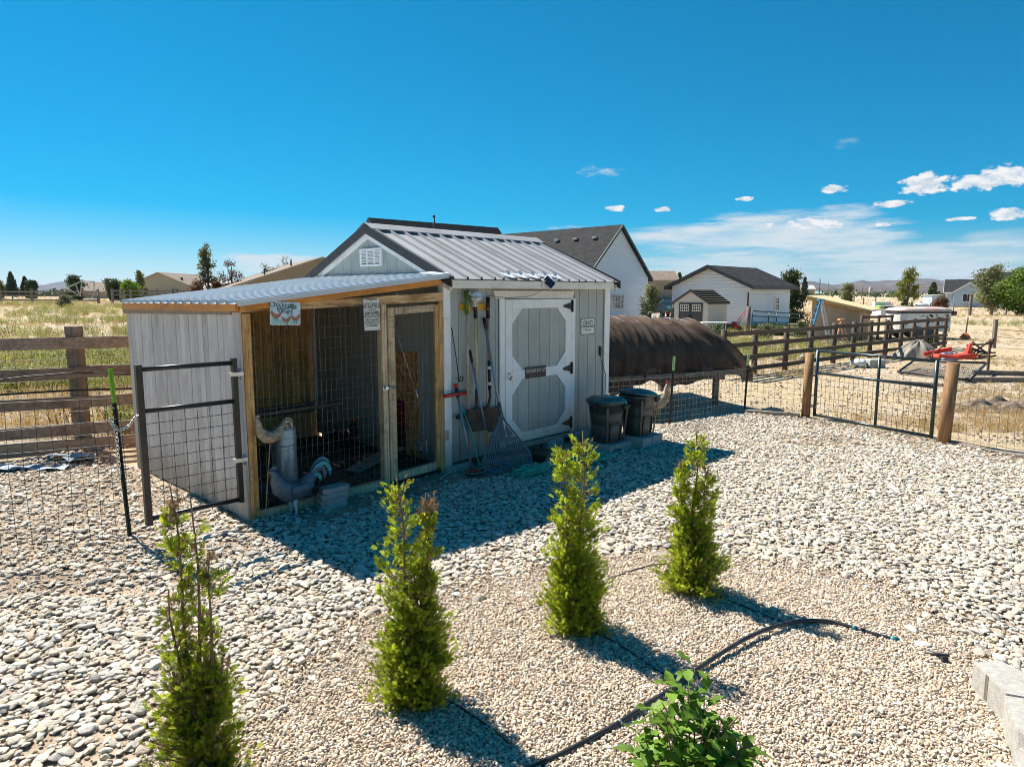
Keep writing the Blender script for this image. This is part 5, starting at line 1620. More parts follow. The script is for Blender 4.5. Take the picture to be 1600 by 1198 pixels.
def trash_bin(label, P, rz, z0, tilt, hh=.68):
    t = thing('trash_bin', label, 'trash bin', (P[0], P[1], z0), rz, 'lidded bins by the shed corner')
    fr_ = WM[t.name]; KB = .87
    m = MB(fr_)
    R0 = [(.195, .185, 0), (.2, .19, .01), (.222, .212, hh * .42), (.216, .206, hh * .435), (.224, .214, hh * .455), (.243, .232, hh * .70), (.236, .226, hh * .715), (.246, .236, hh * .735), (.262, .25, hh * .93), (.28, .268, hh * .935), (.283, .27, hh), (.27, .258, hh)]
    loft_rings(m, [superring(a * KB, b * KB, z) for a, b, z in R0])
    body = m.build('body', M['bin'], t)
    for sx_ in (-1, 1):                                          # raised corner ribs and an arched recess on the front
        MB(fr_).prism([(sx_ * .14, -.165, .02), (sx_ * .172, -.162, .02), (sx_ * .21, -.205, hh * .9), (sx_ * .175, -.213, hh * .9)], (0, -.010, 0)).build('rib', M['bin'], body)
    arch = [(-.10, .03), (-.105, .23), (-.09, .26), (-.07, .27), (.07, .27), (.09, .26), (.105, .23), (.10, .03)]
    m = MB(fr_)
    for (x0_, z0_), (x1_, z1_) in zip(arch, arch[1:]):
        yy0, yy1 = -.163 - .03 * z0_ / .3, -.163 - .03 * z1_ / .3
        m.bar((x0_, yy0, z0_), (x1_, yy1, z1_), .012, .02, (0, 1, 0))
    m.build('arch_moulding', M['bin'], body)
    lt = Matrix.Translation((0, 0, hh)) @ Matrix.Rotation(tilt, 4, 'Y')
    m = MB(fr_ @ lt)
    loft_rings(m, [superring(a * KB, b * KB, z) for a, b, z in ((.288, .275, -.015), (.298, .285, -.012), (.300, .287, .022), (.285, .272, .032), (.24, .23, .052), (.235, .224, .060), (.13, .12, .072), (.02, .02, .074))])
    lid = m.build('lid', M['bin_lid'], t)
    for sx_ in (-1, 1):
        m = MB(fr_); m.cbox(sx_ * .24 - .025, sx_ * .24 + .025, -.06, .06, hh - .10, hh - .03, .012); m.build('handle', M['black_metal'], t)
    m = MB(fr_); m.cbox(.09, .15, -.262, -.22, hh - .10, hh - .03, .008); m.cbox(.17, .23, -.235, -.2, hh - .08, hh - .04, .006); m.build('clip', M['black_metal'], t)
    m = MB(fr_ @ lt); m.tube([(.0, .235, .0), (.03, .13, .068), (.05, .0, .078), (.09, -.13, .068), (.115, -.235, .035), (.12, -.262, -.02)], .008, 7); m.build('bungee_cord', M['cord_green'], t)
    return t


b1 = lot(G(947, 688, .12)); b2 = lot(G(995, 677, .16))
trash_bin('dark lidded trash bin with green bungee cord standing on the notched slab', S(b1[0], b1[1]), ALPHA - .18, .115, radians(2), .56)
trash_bin('dark trash bin with tilted teal lid, beside the wire fence', S(b2[0], b2[1]), ALPHA - .05, .16, radians(9), .57)
q = lot(G(955, 700, .05))
m = MB(LOT); x_, y_ = b1[0], b1[1]
m.prism([(x_ - .27, y_ - .25, .05), (x_ + .30, y_ - .25, .05), (x_ + .30, y_ + .25, .05), (x_ - .27, y_ + .25, .05)], (0, 0, .064))
m.box(x_ - .27, x_ - .17, y_ - .248, y_ + .25, .0, .049); m.box(x_ + .02, x_ + .30, y_ - .248, y_ + .25, .0, .049)
tag(m.build('concrete_slab', M['concrete'], None, S(x_, y_), ALPHA), 'pale notched concrete slab beneath the nearer trash bin', 'concrete slab')
x_, y_ = b2[0], b2[1]
for lab, xx0, xx1, hgt in (('left pale concrete block of the pair under the farther trash bin', x_ - .26, x_ - .02, .155), ('right pale concrete block of the pair under the farther trash bin', x_ - .01, x_ + .26, .155)):
    m = MB(LOT); m.cbox(xx0, xx1, y_ - .27, y_ + .2, 0, hgt, .008)
    tag(m.build('concrete_block', M['concrete'], None, S(xx0, y_), ALPHA), lab, 'concrete block', 'blocks under the farther bin')
# stack of paving stones against the sill
labs = ['bottom paver of the leaning stack against the run sill', 'second paver up in the leaning stack against the run sill', 'third paver up in the leaning stack against the run sill', 'top paver of the leaning stack, shifted back and smooth']
sx0, sx1 = FP(502, 790, .24)[0], FP(546, 780, .22)[0] - .02
for k, lb in enumerate(labs):
    w_ = .20; dx = (.0, .012, .028, .05)[k]; z = .052 * k
    poly = [(sx0 + dx, -.23 + .01 * k), (sx0 + dx + .04, -.265 + .01 * k), (sx1 + dx - .06, -.265 + .012 * k), (sx1 + dx, -.21 + .01 * k), (sx1 + dx - .04, -.07), (sx0 + dx + .03, -.07)]
    m = MB(LOT); n = len(poly); cx_ = sum(p[0] for p in poly) / n; cy_ = sum(p[1] for p in poly) / n
    rings = []
    for s_, zz in ((.96, z), (1, z + .007), (1, z + .043), (.95, z + .051)):
        rings.append([(cx_ + (p[0] - cx_) * s_, cy_ + (p[1] - cy_) * s_, zz) for p in poly])
    loft_rings(m, rings, False)
    tag(m.build('paver', M['paver'], None, S(cx_, cy_, z), ALPHA), lb, 'paver', 'stacked pavers by the run sill')


# ------------------------------------------------------------------ poultry, tin and real
def bird(t, fr_, sc, body_m, wing_m, tail_m, leg_m, comb_m, beak_m, tail='sickle', neck=1.0, legh=.17, tails=7):
    """facing +x in its own frame, feet on z = 0"""
    f2 = fr_ @ Matrix.Scale(sc, 4)
    z0 = legh
    m = MB(f2)
    m.loft([((-.245, 0, z0 + .275), .010, .02), ((-.21, 0, z0 + .235), .028, .05), ((-.16, 0, z0 + .185), .055, .066), ((-.10, 0, z0 + .125), .085, .085), ((-.02, 0, z0 + .095), .10, .095), ((.07, 0, z0 + .11), .095, .098), ((.145, 0, z0 + .175), .07, .085),
            ((.175, 0, z0 + .24), .05, .06), ((.185, 0, z0 + .29 * neck + .01), .038, .045), ((.195, 0, z0 + .335 * neck), .033, .04), ((.215, 0, z0 + .36 * neck), .024, .028), ((.235, 0, z0 + .362 * neck), .008, .01)], 14)
    m.build('body', body_m, t)
    for s_ in (-1, 1):
        m = MB(f2); m.grid(lambda u, v: (.07 - .24 * u, s_ * (.098 - .035 * u * u + .012 * sin(pi * v)), z0 + .17 - .02 * u - .11 * v * (1 - .55 * u * u) + .02 * u), 8, 5)
        for k in range(5): m.tube([(.04 - .02 * k, s_ * .104, z0 + .15 - .018 * k), (-.10 - .012 * k, s_ * .085, z0 + .14 - .022 * k)], .004, 4)
        m.build('wing', wing_m, t)
    rr = random.Random(3)
    for k in range(tails):
        if tail == 'sickle':
            a = k / (tails - 1); q = 1 - .52 * a; y = (k % 3 - 1) * .018
            pts = [(-.13, y * .5, z0 + .17 - .03 * a)] + [(-.13 + dx * q, y * (1 + j * .3), z0 + .17 - .03 * a + dz * q) for j, (dx, dz) in enumerate(((-.07, .09), (-.13, .165), (-.20, .185), (-.255, .15), (-.275, .085), (-.265, .04)))]
        else:
            a = k / max(1, tails - 1); y = (a - .5) * .09
            pts = [(-.16, y * .4, z0 + .18), (-.22, y, z0 + .24 - .04 * a), (-.27, y * 1.3, z0 + .30 - .08 * a)]
        m = MB(f2); pts = smooth(pts, 4); n = len(pts)
        for i in range(n - 1): m.bar(pts[i], pts[i + 1], .005, .034 * min(1, .5 + i * .15, .3 + (n - i) * .2), (0, 0, 1))
        m.build('tail_feather', tail_m[k % len(tail_m)] if isinstance(tail_m, list) else tail_m, t)
    if leg_m:
        for s_ in (-1, 1):
            m = MB(f2); x_ = .02
            m.tube([(x_ - .01, s_ * .045, z0 + .06), (x_, s_ * .048, z0 - .01), (x_ - .012, s_ * .05, z0 * .5), (x_, s_ * .05, .012)], [.032, .017, .012, .011], 8)
            for dx, dy in ((.06, 0), (.05, .028), (.05, -.028), (-.03, 0)): m.tube([(x_, s_ * .05, .012), (x_ + dx, s_ * .05 + dy, .006)], [.009, .005], 6)
            m.build('leg', leg_m, t)
    if comb_m:
        hz = z0 + .375 * neck
        m = MB(f2); m.prism([(.165, -.005, hz), (.155, -.005, hz + .035), (.17, -.005, hz + .02), (.178, -.005, hz + .045), (.19, -.005, hz + .025), (.2, -.005, hz + .045), (.21, -.005, hz + .02), (.225, -.005, hz + .025), (.23, -.005, hz - .01)], (0, .01, 0)); m.build('comb', comb_m, t)
        m = MB(f2); m.ell((.215, 0, hz - .06), (.012, .014, .026), 8, 6); m.build('wattle', comb_m, t)
    m = MB(f2); m.tube([(.225, 0, z0 + .362 * neck), (.258, 0, z0 + .352 * neck)], [.012, .002], 8); m.build('beak', beak_m, t)
    m = MB(f2)
    for s_ in (-1, 1): m.ell((.212, s_ * .026, z0 + .368 * neck), (.006, .005, .006), 8, 5)
    m.build('eye', M['black_metal'], t)


P = S(.40, -.13)
t = thing('rooster_ornament', 'slate blue tin rooster with teal striped tail and pale legs standing by the sill', 'ornament', P, ALPHA + pi)
bird(t, WM[t.name], 1.03, M['blue_rooster'], M['blue_rooster'], [M['teal_tin'], M['blue_rooster']], M['pale_leg'], M['blue_rooster'], M['beak'], 'sickle', .92, .13, 9)
a = FP(414, 803, .06); b = FP(422, 690, .06)
t = thing('stake_ornament', 'rusty tin rooster on a thin stake in front of the drum waterer', 'ornament', S(a[0], -.06), ALPHA + pi)
fr_ = LOT @ Matrix.Translation((b[0] + .0, -.07, b[1])) @ Matrix.Rotation(pi, 4, 'Z')
bird(t, fr_, .60, M['rust_pale'], M['rust_pale'], M['rust_pale'], None, M['rust_pale'], M['rust_pale'], 'sickle', 1.15, -.02, 7)
m = MB(LOT); m.tube([(a[0], -.06, 0), (b[0], -.065, b[1] + .03)], .006, 6); m.build('stake', M['rust_pale'], t)
P = S(2.05, 1.5)
t = thing('black_hen', 'black hen standing in the shade at the back of the run', 'hen', (P[0], P[1], .04), ALPHA + .4)
bird(t, WM[t.name], 1.0, M['plum'], M['plum'], M['plum'], M['black_metal'], M['comb'], M['beak'], 'fan', .85, .10, 6)
P = G(1024, 655)
t = thing('buff_rooster', 'pale buff rooster with a red comb behind the wire fence', 'rooster', (P[0], P[1], 0), .3)
bird(t, WM[t.name], 1.12, M['buff_feathers'], M['buff_feathers'], [M['buff_feathers'], M['plum']], M['beak'], M['comb'], M['beak'], 'fan', 1.1, .14, 8)

# ------------------------------------------------------------------ fences and gates
def V3(x, y, z): return np.array([x, y, z], float)


def wire_between(m, p, q, z0, z1, dx, dz, r, seed=0, wob=.006):
    p, q = np.array(p, float), np.array(q, float)
    d = q - p; Ln = np.linalg.norm(d[:2]); e = d / Ln
    P = lambda x, y, z: tuple(p + e * x + V3(0, 0, z + .0) + V3(-e[1], e[0], 0) * y)
    wire_panel(m, P, 0, Ln, z0, z1, dx, dz, r, 0, wob, seed)


def t_post(parent, P, h, tilt, capm):
    b = V3(P[0], P[1], 0); t = b + V3(tilt[0], tilt[1], h)
    m = MB(); m.bar(b, b + (t - b) * .8, .038, .006, (0, 1, .1)); m.bar(b, b + (t - b) * .8, .006, .034, (0, 1, .1))
    for k in range(int(h / .06)):
        c_ = b + (t - b) * (k * .06 / h); 
        if k * .06 / h < .78: m.bar(c_, c_ + V3(0, 0, .02), .014, .03, (0, 1, .1))
    o = m.build('t_post', M['dark_post'], parent)
    m = MB(); m.bar(b + (t - b) * .8, t, .040, .007, (0, 1, .1)); m.bar(b + (t - b) * .8, t, .008, .036, (0, 1, .1)); m.build('painted_tip', capm, o)


# left wire fence, walk gate and chain
T1 = G(203, 838)
t = thing('wire_fence', 'dark wire fence at the far left ending at a lime tipped steel post', 'wire fence', (T1[0], T1[1], 0))
t_post(t, T1, 1.50, (-.09, .05), M['lime'])
W0 = G(-230, 905)
m = MB(); wire_between(m, W0 + V3(0, 0, 0), T1, 0.02, 1.26, .10, .105, .0024, 5, .012); m.build('wire_mesh', M['wire_dark'], t)

gh = V3(*S(-.085, -.03)); gd_ = V3(-3.08, 5.60, 0) - gh; gd_ /= np.linalg.norm(gd_); GW = .80
GP = lambda x, z: gh + gd_ * x + V3(0, 0, z)
t = thing('walk_gate', 'narrow black tube walk gate with wire lower half hinged on the run corner', 'gate', gh)
m = MB(); m.bar(GP(0, .22), GP(0, 1.565), .046, .046, gd_); m.build('stile', M['gate_black'], t)
m = MB(); m.bar(GP(GW, .20), GP(GW, 1.565), .05, .05, gd_); m.build('stile', M['gate_black'], t)
for z in (1.525, 1.175, .25):
    m = MB(); m.tube([GP(.023, z), GP(GW - .025, z)], .021, 10); m.build('rail', M['gate_black'], t)
m = MB(); wire_between(m, GP(.03, 0), GP(GW - .03, 0), .26, 1.165, .105, .105, .003, 6, .002); m.build('wire_mesh', M['wire_dark'], t)
for z in (1.42, .62):
    m = MB(); m.bar(GP(-.075, z), GP(.05, z), .05, .035); m.tube([GP(-.05, z - .05), GP(-.05, z + .05)], .012, 8); m.build('hinge', M['steel'], t)
top = T1 + V3(-.04, .02, 0)


def chain(m, pts, link=.042, r=.0042):
    P = [np.array(p, float) for p in pts]; d = [0]
    for a, b in zip(P, P[1:]): d.append(d[-1] + np.linalg.norm(b - a))
    s = 0; k = 0
    def pt(x):
        for i in range(len(P) - 1):
            if x <= d[i + 1] or i == len(P) - 2:
                return P[i] + (P[i + 1] - P[i]) * ((x - d[i]) / max(d[i + 1] - d[i], 1e-9))
    while s + link < d[-1]:
        a, b = pt(s - .004), pt(s + link); ax = (b - a) / np.linalg.norm(b - a)
        u = np.cross(ax, (0, 0, 1)) if abs(ax[2]) < .9 else np.array([1., 0, 0]); u /= np.linalg.norm(u); v = np.cross(ax, u)
        w = u if k % 2 else v; hw = link * .30
        loop = [a + w * hw * .6, a + ax * link * .2 + w * hw, b - ax * link * .2 + w * hw, b + w * hw * .6, b - w * hw * .6, b - ax * link * .2 - w * hw, a + ax * link * .2 - w * hw, a - w * hw * .6, a + w * hw * .6]
        m.tube(loop, r, 5); s += link * .86; k += 1


m = MB()
ga = GP(GW, 1.15); ta = V3(T1[0], T1[1], 0) + V3(-.06, .02, 1.02)
chain(m, [ga + V3(.03, .02, .02), ga + V3(-.03, -.03, -.01), (ga + ta) / 2 + V3(0, 0, -.06), ta + V3(.03, -.02, -.06), ta + V3(-.03, -.03, .03)])
chain(m, [ta + V3(-.03, -.03, .05), ta + V3(.02, -.035, -.06), ta + V3(.02, -.035, -.52)])
tag(m.build('chain', M['steel'], None, ta), 'silver chain looped round the walk gate and hanging on the steel post', 'chain')


# near rail fence, left
def rail_fence(name, label, posts, rails, ph, rail_h, post_half, matp, matr, round_=False, top_j=.02, extra_end=None, seed=1):
    posts = [V3(q[0], q[1], 0) for q in posts]
    t = thing(name, label, 'rail fence', V3(*posts[0][:2], gz(*posts[0][:2])))
    rr = random.Random(seed)
    for P in posts:
        z = gz(P[0], P[1]); h = ph + rr.uniform(-top_j, top_j); lx, ly = rr.uniform(-.02, .02), rr.uniform(-.02, .02)
        m = MB()
        if round_: m.tube([(P[0], P[1], z - .2), (P[0] + lx, P[1] + ly, z + h)], post_half, 12)
        else:
            d = np.array(posts[-1]) - np.array(posts[0]); m.bar((P[0], P[1], z - .2), (P[0] + lx, P[1] + ly, z + h), post_half * 2, post_half * 2, (d[0], d[1], 0))
        m.build('post', matp, t)
    seq = list(posts) if extra_end is None else [extra_end[0]] + list(posts) + [extra_end[1]]
    for a, b in zip(seq, seq[1:]):
        a, b = np.array(a, float), np.array(b, float); d = b - a; d /= np.linalg.norm(d); nn = V3(-d[1], d[0], 0)
        for z in rails:
            j0, j1 = rr.uniform(-.015, .015), rr.uniform(-.015, .015); o = nn * (-post_half - .022)
            m = MB(); m.bar(a + o + V3(0, 0, z + gz(*a[:2]) + j0), b + o + V3(0, 0, z + gz(*b[:2]) + j1), .04, rail_h); m.build('rail', matr, t)
    return t


fB = V3(LF_B[0], LF_B[1], 0) + V3(-.02, .28, 0)
e0 = fB + V3(-2.6, -1.35, 0); e1 = fB + V3(2.75, 1.15, 0)
t = rail_fence('rail_fence', 'weathered brown four-rail fence at the left with square post and wire backing', [fB], [1.47, 1.07, .66, .26], 1.70, .16, .080, M['fpost_wood'], M['rail_wood'], False, .01, (e0, e1), 3)
for a, b in ((fB, e1), (e0, fB)):
    d = (b - a) / np.linalg.norm(b - a); nn = V3(-d[1], d[0], 0)
    m = MB(); wire_between(m, a + nn * .02, b + nn * .02, .05, 1.45, .10, .10, .0022, 8, .01); m.build('wire_mesh', M['wire_dark'], t)
    m = MB(); m.bar(a - nn * .16 + V3(0, 0, .07), b - nn * .16 + V3(0, 0, .07), .13, .14); m.build('ground_timber', M['timber'], t)
for zz, sag in ((1.10, .10), (.86, .03)):
    pts = [e0 + (e1 - e0) * k / 12 + V3(0, -.16, zz - sag * sin(k * .52) ** 2 - .004 * k) for k in range(13)]
    m = MB(); m.tube(pts, .014 if zz < 1 else .009, 7); m.build('cable', M['black_metal'], t)

# far left fences
def line_posts(pxs, bys, off=0):
    out = []
    for px, Y in zip(pxs, bys): out.append(gnd_at(px, Y))
    return out
fl_ = line_posts([-55, 0, 49, 97, 153], [84, 82, 80, 78, 76])
m_ = rail_fence('rail_fence', 'distant dark three-rail fence across the left field, below the spruces', fl_[:-1] + [fl_[-1]], [1.30, .85, .35], 1.62, .17, .11, M['rail_wood'], M['rail_wood'], False, .05, None, 4)
fl_ = line_posts([175, 188, 204, 222, 246, 275, 306, 345, 390], [76, 77, 79, 81, 83, 86, 89, 92, 95])
rail_fence('rail_fence', 'distant grey three-rail fence running behind the lean-to roof toward the tan house', fl_, [1.40, .95, .45], 1.62, .15, .10, M['rail_wood'], M['rail_wood'], False, .05, None, 5)

# long rail fence at the right
pxs = [1133, 1184, 1232, 1272, 1308, 1339, 1365, 1389, 1413, 1432, 1452, 1468, 1481]
f0, f1 = G(1184, 584), G(1481, 541.5)
pts = []
for px in pxs:
    u = (px - CX) / F * (1 / cos(PITCH)) * .9914   # column on the ground line
    dirx = ray(px, HY)[0] / ray(px, HY)[1]
    # where the column's vertical plane meets the fence line
    d = f1 - f0; tt = (dirx * f0[1] - f0[0]) / (d[0] - dirx * d[1]); pts.append(f0 + d * tt)
t = rail_fence('rail_fence', 'long dark brown four-rail fence with round posts crossing the right paddock', pts, [1.13, .83, .50, .19], 1.23, .115, .075, M['rail_brown'], M['rail_brown'], True, .03, None, 6)
m = MB()
for a, b in list(zip(pts, pts[1:]))[:5]: wire_between(m, a + V3(.05, .12, 0), b + V3(.05, .12, 0), .03, .95, .15, .12, .003, 9, .01)
m.build('wire_mesh', M['wire'], t)
e_ = pts[-1]; fb = [gnd_at(1350, 30.5), gnd_at(1376, 31), gnd_at(1396, 31.5)]
rail_fence('rail_fence', 'short stretch of brown rail fence left of the spotted trailer', fb, [1.1, .75, .4], 1.2, .11, .06, M['rail_brown'], M['rail_brown'], True, .03, None, 7)

# wire fence from the shed corner to the wide gate
c0 = S(5.83, .02)
t = thing('wire_fence', 'low welded wire fence from the shed corner past two green tipped posts', 'wire fence', c0)
t_post(t, TP2, 1.13, (.05, .02), M['pale_lime']); t_post(t, TP3, 1.06, (.03, .0), M['pale_lime'])
m = MB()
wire_between(m, c0, TP2, .0, .80, .10, .10, .003, 11, .012); wire_between(m, TP2, TP3, .0, .80, .10, .10, .003, 12, .012); wire_between(m, TP3, POST_L, .0, .78, .10, .10, .003, 13, .012)
m.build('wire_mesh', M['wire'], t)
m = MB(); m.tube([POST_L + V3(0, 0, -.3), POST_L + V3(.03, .02, 1.13)], .073, 14); m.build('wood_post', M['round_post'], t)
m = MB(); a, b = TP3 + V3(-.1, -.12, .04), POST_L + V3(-.1, -.02, .05); m.bar(a, b, .09, .05); m.build('base_board', M['timber'], t)

# wide gate
ga_ = POST_L + V3(.10, -.13, 0); gb_ = POST_R + V3(-.10, .12, 0)
d = gb_ - ga_; GW2 = np.linalg.norm(d); d /= GW2
Q = lambda x, z: ga_ + d * x + V3(0, 0, z)
t = thing('wide_gate', 'wide dark green tube gate with wire mesh between two round wood posts', 'gate', ga_)
for x in (0, GW2 * .56, GW2): m = MB(); m.tube([Q(x, .05), Q(x, 1.19)], .027 if x in (0, GW2) else .022, 10); m.build('stile', M['gate_green'], t)
for z in (1.175, .80, .07): m = MB(); m.tube([Q(.02, z), Q(GW2 - .02, z)], .024, 10); m.build('rail', M['gate_green'], t)
m = MB(); wire_between(m, Q(.02, 0), Q(GW2 - .02, 0), .08, .80, .085, .10, .0034, 14, .003); m.build('wire_mesh', M['wire_dark'], t)
for z in (.75, .22): m = MB(); m.bar(Q(-.1, z), Q(.03, z), .03, .04); m.tube([Q(-.01, z - .05), Q(-.01, z + .06)], .018, 8); m.build('hinge', M['steel'], t)
m = MB(); m.tube([Q(GW2 - .02, 1.1), Q(GW2 + .05, 1.12), Q(GW2 + .16, 1.1), Q(GW2 + .13, 1.06)], .008, 6); m.build('chain_loop', M['steel'], t)
pr2 = POST_R + (POST_R - POST_L) * 1.3
t = thing('wire_fence', 'sagging wire fence leaving the right edge from the tall round gate post', 'wire fence', POST_R)
m = MB(); m.tube([POST_R + V3(0, 0, -.3), POST_R + V3(.04, -.02, 1.17)], .085, 14); m.build('wood_post', M['round_post'], t)
m = MB(); wire_between(m, POST_R, pr2, .0, .88, .10, .10, .003, 15, .014); m.build('wire_mesh', M['wire'], t)
m = MB()
m.tube([POST_R + (pr2 - POST_R) * k / 14 + V3(.02 * sin(k * 2.), .03 * cos(k), .02 + .012 * sin(3 * k)) for k in range(15)], [.03 + .012 * sin(k * 1.7) for k in range(15)], 8); m.build('base_pole', M['rail_wood'], t)

# ------------------------------------------------------------------ shade-cloth tunnel
N0, N1 = V3(1.62, 11.75, 0), V3(4.38, 13.0, 0)
ta = (N1 - N0); TL = np.linalg.norm(ta); ta = ta / TL; tn = V3(-ta[1], ta[0], 0); TW = 2.3
tun = thing('shade_tunnel', 'low hoop tunnel covered with sagging brown shade cloth behind the shed', 'tunnel', N0)
hoops_u = [-1.7, -1.2, -.75, -.3, .10, .48, .80, 1.12, 1.55, 2.1, 2.75, TL + .03]


def tun_pt(u, v, out=0.0):
    """u along the tunnel in m, v 0 near hem .. 1 far hem"""
    a = pi * v
    end = max(0.0, min(1.0, (u - 1.0) / 2.0))
    hh = 1.07 - .10 * end
    i = 0
    while i < len(hoops_u) - 2 and u > hoops_u[i + 1]: i += 1
    w = (u - hoops_u[i]) / (hoops_u[i + 1] - hoops_u[i]); w = min(max(w, 0), 1)
    sag = .045 * (sin(pi * w) ** .8) * (hoops_u[i + 1] - hoops_u[i]) / .45 * (1 if v < .55 else .6)
    sag += .016 * sin(u * 23 + 7 * v) * sin(v * 11 + u * 3) + .010 * sin(u * 41 - 17 * v) + .012 * sin(u * 13 + 22 * v) * (v < .5) + .008 * sin(u * 67 + 9 * sin(5 * v))
    r = 1 - sag + out
    y = TW / 2 * (1 - cos(a) * r)
    z = .66 + hh * (sin(a) ** .86 if 0 < v < 1 else 0) * r
    if v < .06:                                       # loose hem, scalloped
        z -= (.06 - v) / .06 * (.03 + .085 * sin(u * 4.1 + .6) + .03 * sin(u * 11))
        y -= .03 * sin(u * 9)
    lean_ = (.10 + .42 * end) * end * sin(a)
    p = N0 + ta * (u - lean_ + .26 * end * (1 - v) ** 6 * max(0, (u - TL + .5) / .5)) + tn * y
    return (p[0], p[1], z)


m = MB(); m.grid(lambda u, v: tun_pt(-2.2 + (TL + 2.23) * u, v), 150, 44); cov = m.build('cover', M['shade_cloth'], tun)
m = MB(); m.grid(lambda u, v: (lambda p: (p[0], p[1], p[2] - .12 * (1 - v) * (1 + .35 * sin(u * 31) + .3 * sin(u * 13))))(tun_pt(-2.2 + (TL + 2.23) * u, .0 + .004 * v)), 110, 5)
m.build('hem', M['shade_cloth'], cov)
m = MB()                                              # gathered corner of the cloth at the near end
cn = np.array(tun_pt(TL, .02)); m.grid(lambda u, v: tuple(cn + ta * (.10 * v - .34 * u * (1 - v * .3)) + tn * (-.06 + .05 * sin(5 * u)) + V3(0, 0, .20 * v * (1 - u) - .26 * u * v - .24 * sin(pi * u) * (1 - v))), 10, 8)
m.build('gathered_corner', M['shade_cloth'], cov)
for u in hoops_u[3:]:
    m = MB(); m.tube([tun_pt(u, k / 22, -.012) for k in range(23)], .014, 6); m.build('hoop', M['black_metal'], tun)
rr = random.Random(5)
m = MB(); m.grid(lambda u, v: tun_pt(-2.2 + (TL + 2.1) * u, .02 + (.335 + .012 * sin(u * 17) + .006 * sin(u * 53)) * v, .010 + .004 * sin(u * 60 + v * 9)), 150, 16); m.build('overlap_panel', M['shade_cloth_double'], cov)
for k in range(12):                                   # pale stretched creases
    u0 = rr.choice([.0, .3, .95, 1.25, 1.5, 1.9, 2.2]) + rr.uniform(-.1, .1); v0 = rr.uniform(.24, .38)
    m = MB(); m.tube([tun_pt(u0 + .04 * q, v0 - q * .035, .014) for q in range(4)], [.001, .005, .006, .001], 5); m.build('crease', M['crease'], cov)
for (px, py) in ((1117, 632), (1004, 648)):
    P = G(px, py) if px > 1100 else N0 + ta * .55 + tn * .06
    m = MB(); m.bar((P[0], P[1], -.1), (P[0], P[1], .72), .09, .09, ta); m.build('post', M['fpost_wood'], tun)
for uu in (.9, 2.9):
    P = N0 + ta * uu + tn * TW; m = MB(); m.bar((P[0], P[1], -.1), (P[0], P[1], .72), .09, .09, ta); m.build('post', M['fpost_wood'], tun)
for vv in (0.0, TW):
    a, b = N0 + ta * -2 + tn * vv + V3(0, 0, .66), N0 + ta * (TL + .05) + tn * vv + V3(0, 0, .66)
    m = MB(); m.bar(a, b, .04, .09); m.build('side_rail', M['fpost_wood'], tun)

# ------------------------------------------------------------------ irrigation pipe and drip lines
hp = [(790, 1215, .02), (850, 1190, .02), (910, 1160, .025), (968, 1128, .03), (1010, 1100, .04), (1050, 1075, .04), (1085, 1048, .04), (1130, 1018, .05), (1180, 990, .055), (1235, 972, .05), (1290, 970, .03), (1335, 981, .025), (1375, 993, .02), (1400, 1000, .012)]
pts = smooth([G(a, b, z) for a, b, z in hp])
t = thing('irrigation_pipe', 'thick black irrigation pipe curving over the pea gravel past the shrubs', 'pipe', pts[len(pts) // 2] * (1, 1, 0))
m = MB(); m.tube(pts, .0135, 12); m.build('pipe', M['hose'], t)
def ring_at(px, py, z, r, mt, L_=.02):
    c_ = G(px, py, z); i = int(np.argmin([np.linalg.norm(p - c_) for p in pts])); i = min(max(i, 1), len(pts) - 2)
    a = pts[i] - (pts[i + 1] - pts[i - 1]) / np.linalg.norm(pts[i + 1] - pts[i - 1]) * L_; b = 2 * pts[i] - a
    m = MB(); m.tube([a, b], r, 12); m.build('fitting', mt, t)
ring_at(968, 1128, .03, .0165, M['steel'], .006); ring_at(1335, 981, .025, .018, M['hose_collar'], .012); ring_at(1347, 984, .02, .017, M['hose'], .02); ring_at(1398, 999, .012, .022, M['hose_collar'], .022)
m = MB(); q = [G(1440, 1015, .012), G(1462, 1022, .025), G(1482, 1024, .025)]; m.tube(smooth(q), .0125, 10); m.bar(G(1470, 1031, .0), G(1478, 1033, .03), .03, .05)
m.build('pipe_end', M['hose'], t)


def drip(label, pp, r=.0055):
    q = smooth([G(a, b, .022) for a, b in pp]); m = MB(); m.tube(q, r, 7)
    tag(m.build('drip_line', M['hose'], None, q[0]), label, 'drip line', 'thin drip lines in the gravel')


drip('thin drip line from the leftmost full arborvitae into its shadow', [(672, 1084), (708, 1098), (740, 1118), (772, 1140), (796, 1162)])
drip('thin drip line from the twin-topped arborvitae toward the leafy shrub', [(930, 988), (960, 1002), (1000, 1028), (1030, 1048), (1062, 1062)])
drip('thin drip line from the farthest arborvitae to the black pipe', [(1095, 920), (1130, 934), (1170, 950), (1205, 965), (1235, 973)])
drip('thin drip line half buried between the two farther arborvitae', [(950, 905), (985, 892), (1015, 884), (1040, 880)], .006)
drip('thin drip line on the bare gravel left of the twin-topped arborvitae', [(805, 957), (825, 950), (850, 944)], .005)

# ------------------------------------------------------------------ retaining blocks in the near right corner
BZ = .17


def wall_block(label, px_pts, z0, z1, seed):
    """block with its top face corners given in the picture"""
    P = [G(a, b, z1) for a, b in px_pts]; c_ = sum(P) / len(P); rings = []
    for s_, z in ((1.0, z0), (1.0, z1 - .006), (.985, z1)):
        rings.append([tuple(V3(c_[0], c_[1], 0) + (p - c_) * s_ * V3(1, 1, 0) + V3(0, 0, z)) for p in P])
    m = MB(); loft_rings(m, rings, False)
    t = tag(m.build('wall_block', M['concrete'], None, V3(c_[0], c_[1], z0)), label, 'concrete block', 'retaining blocks in the near right corner')
    return t, P


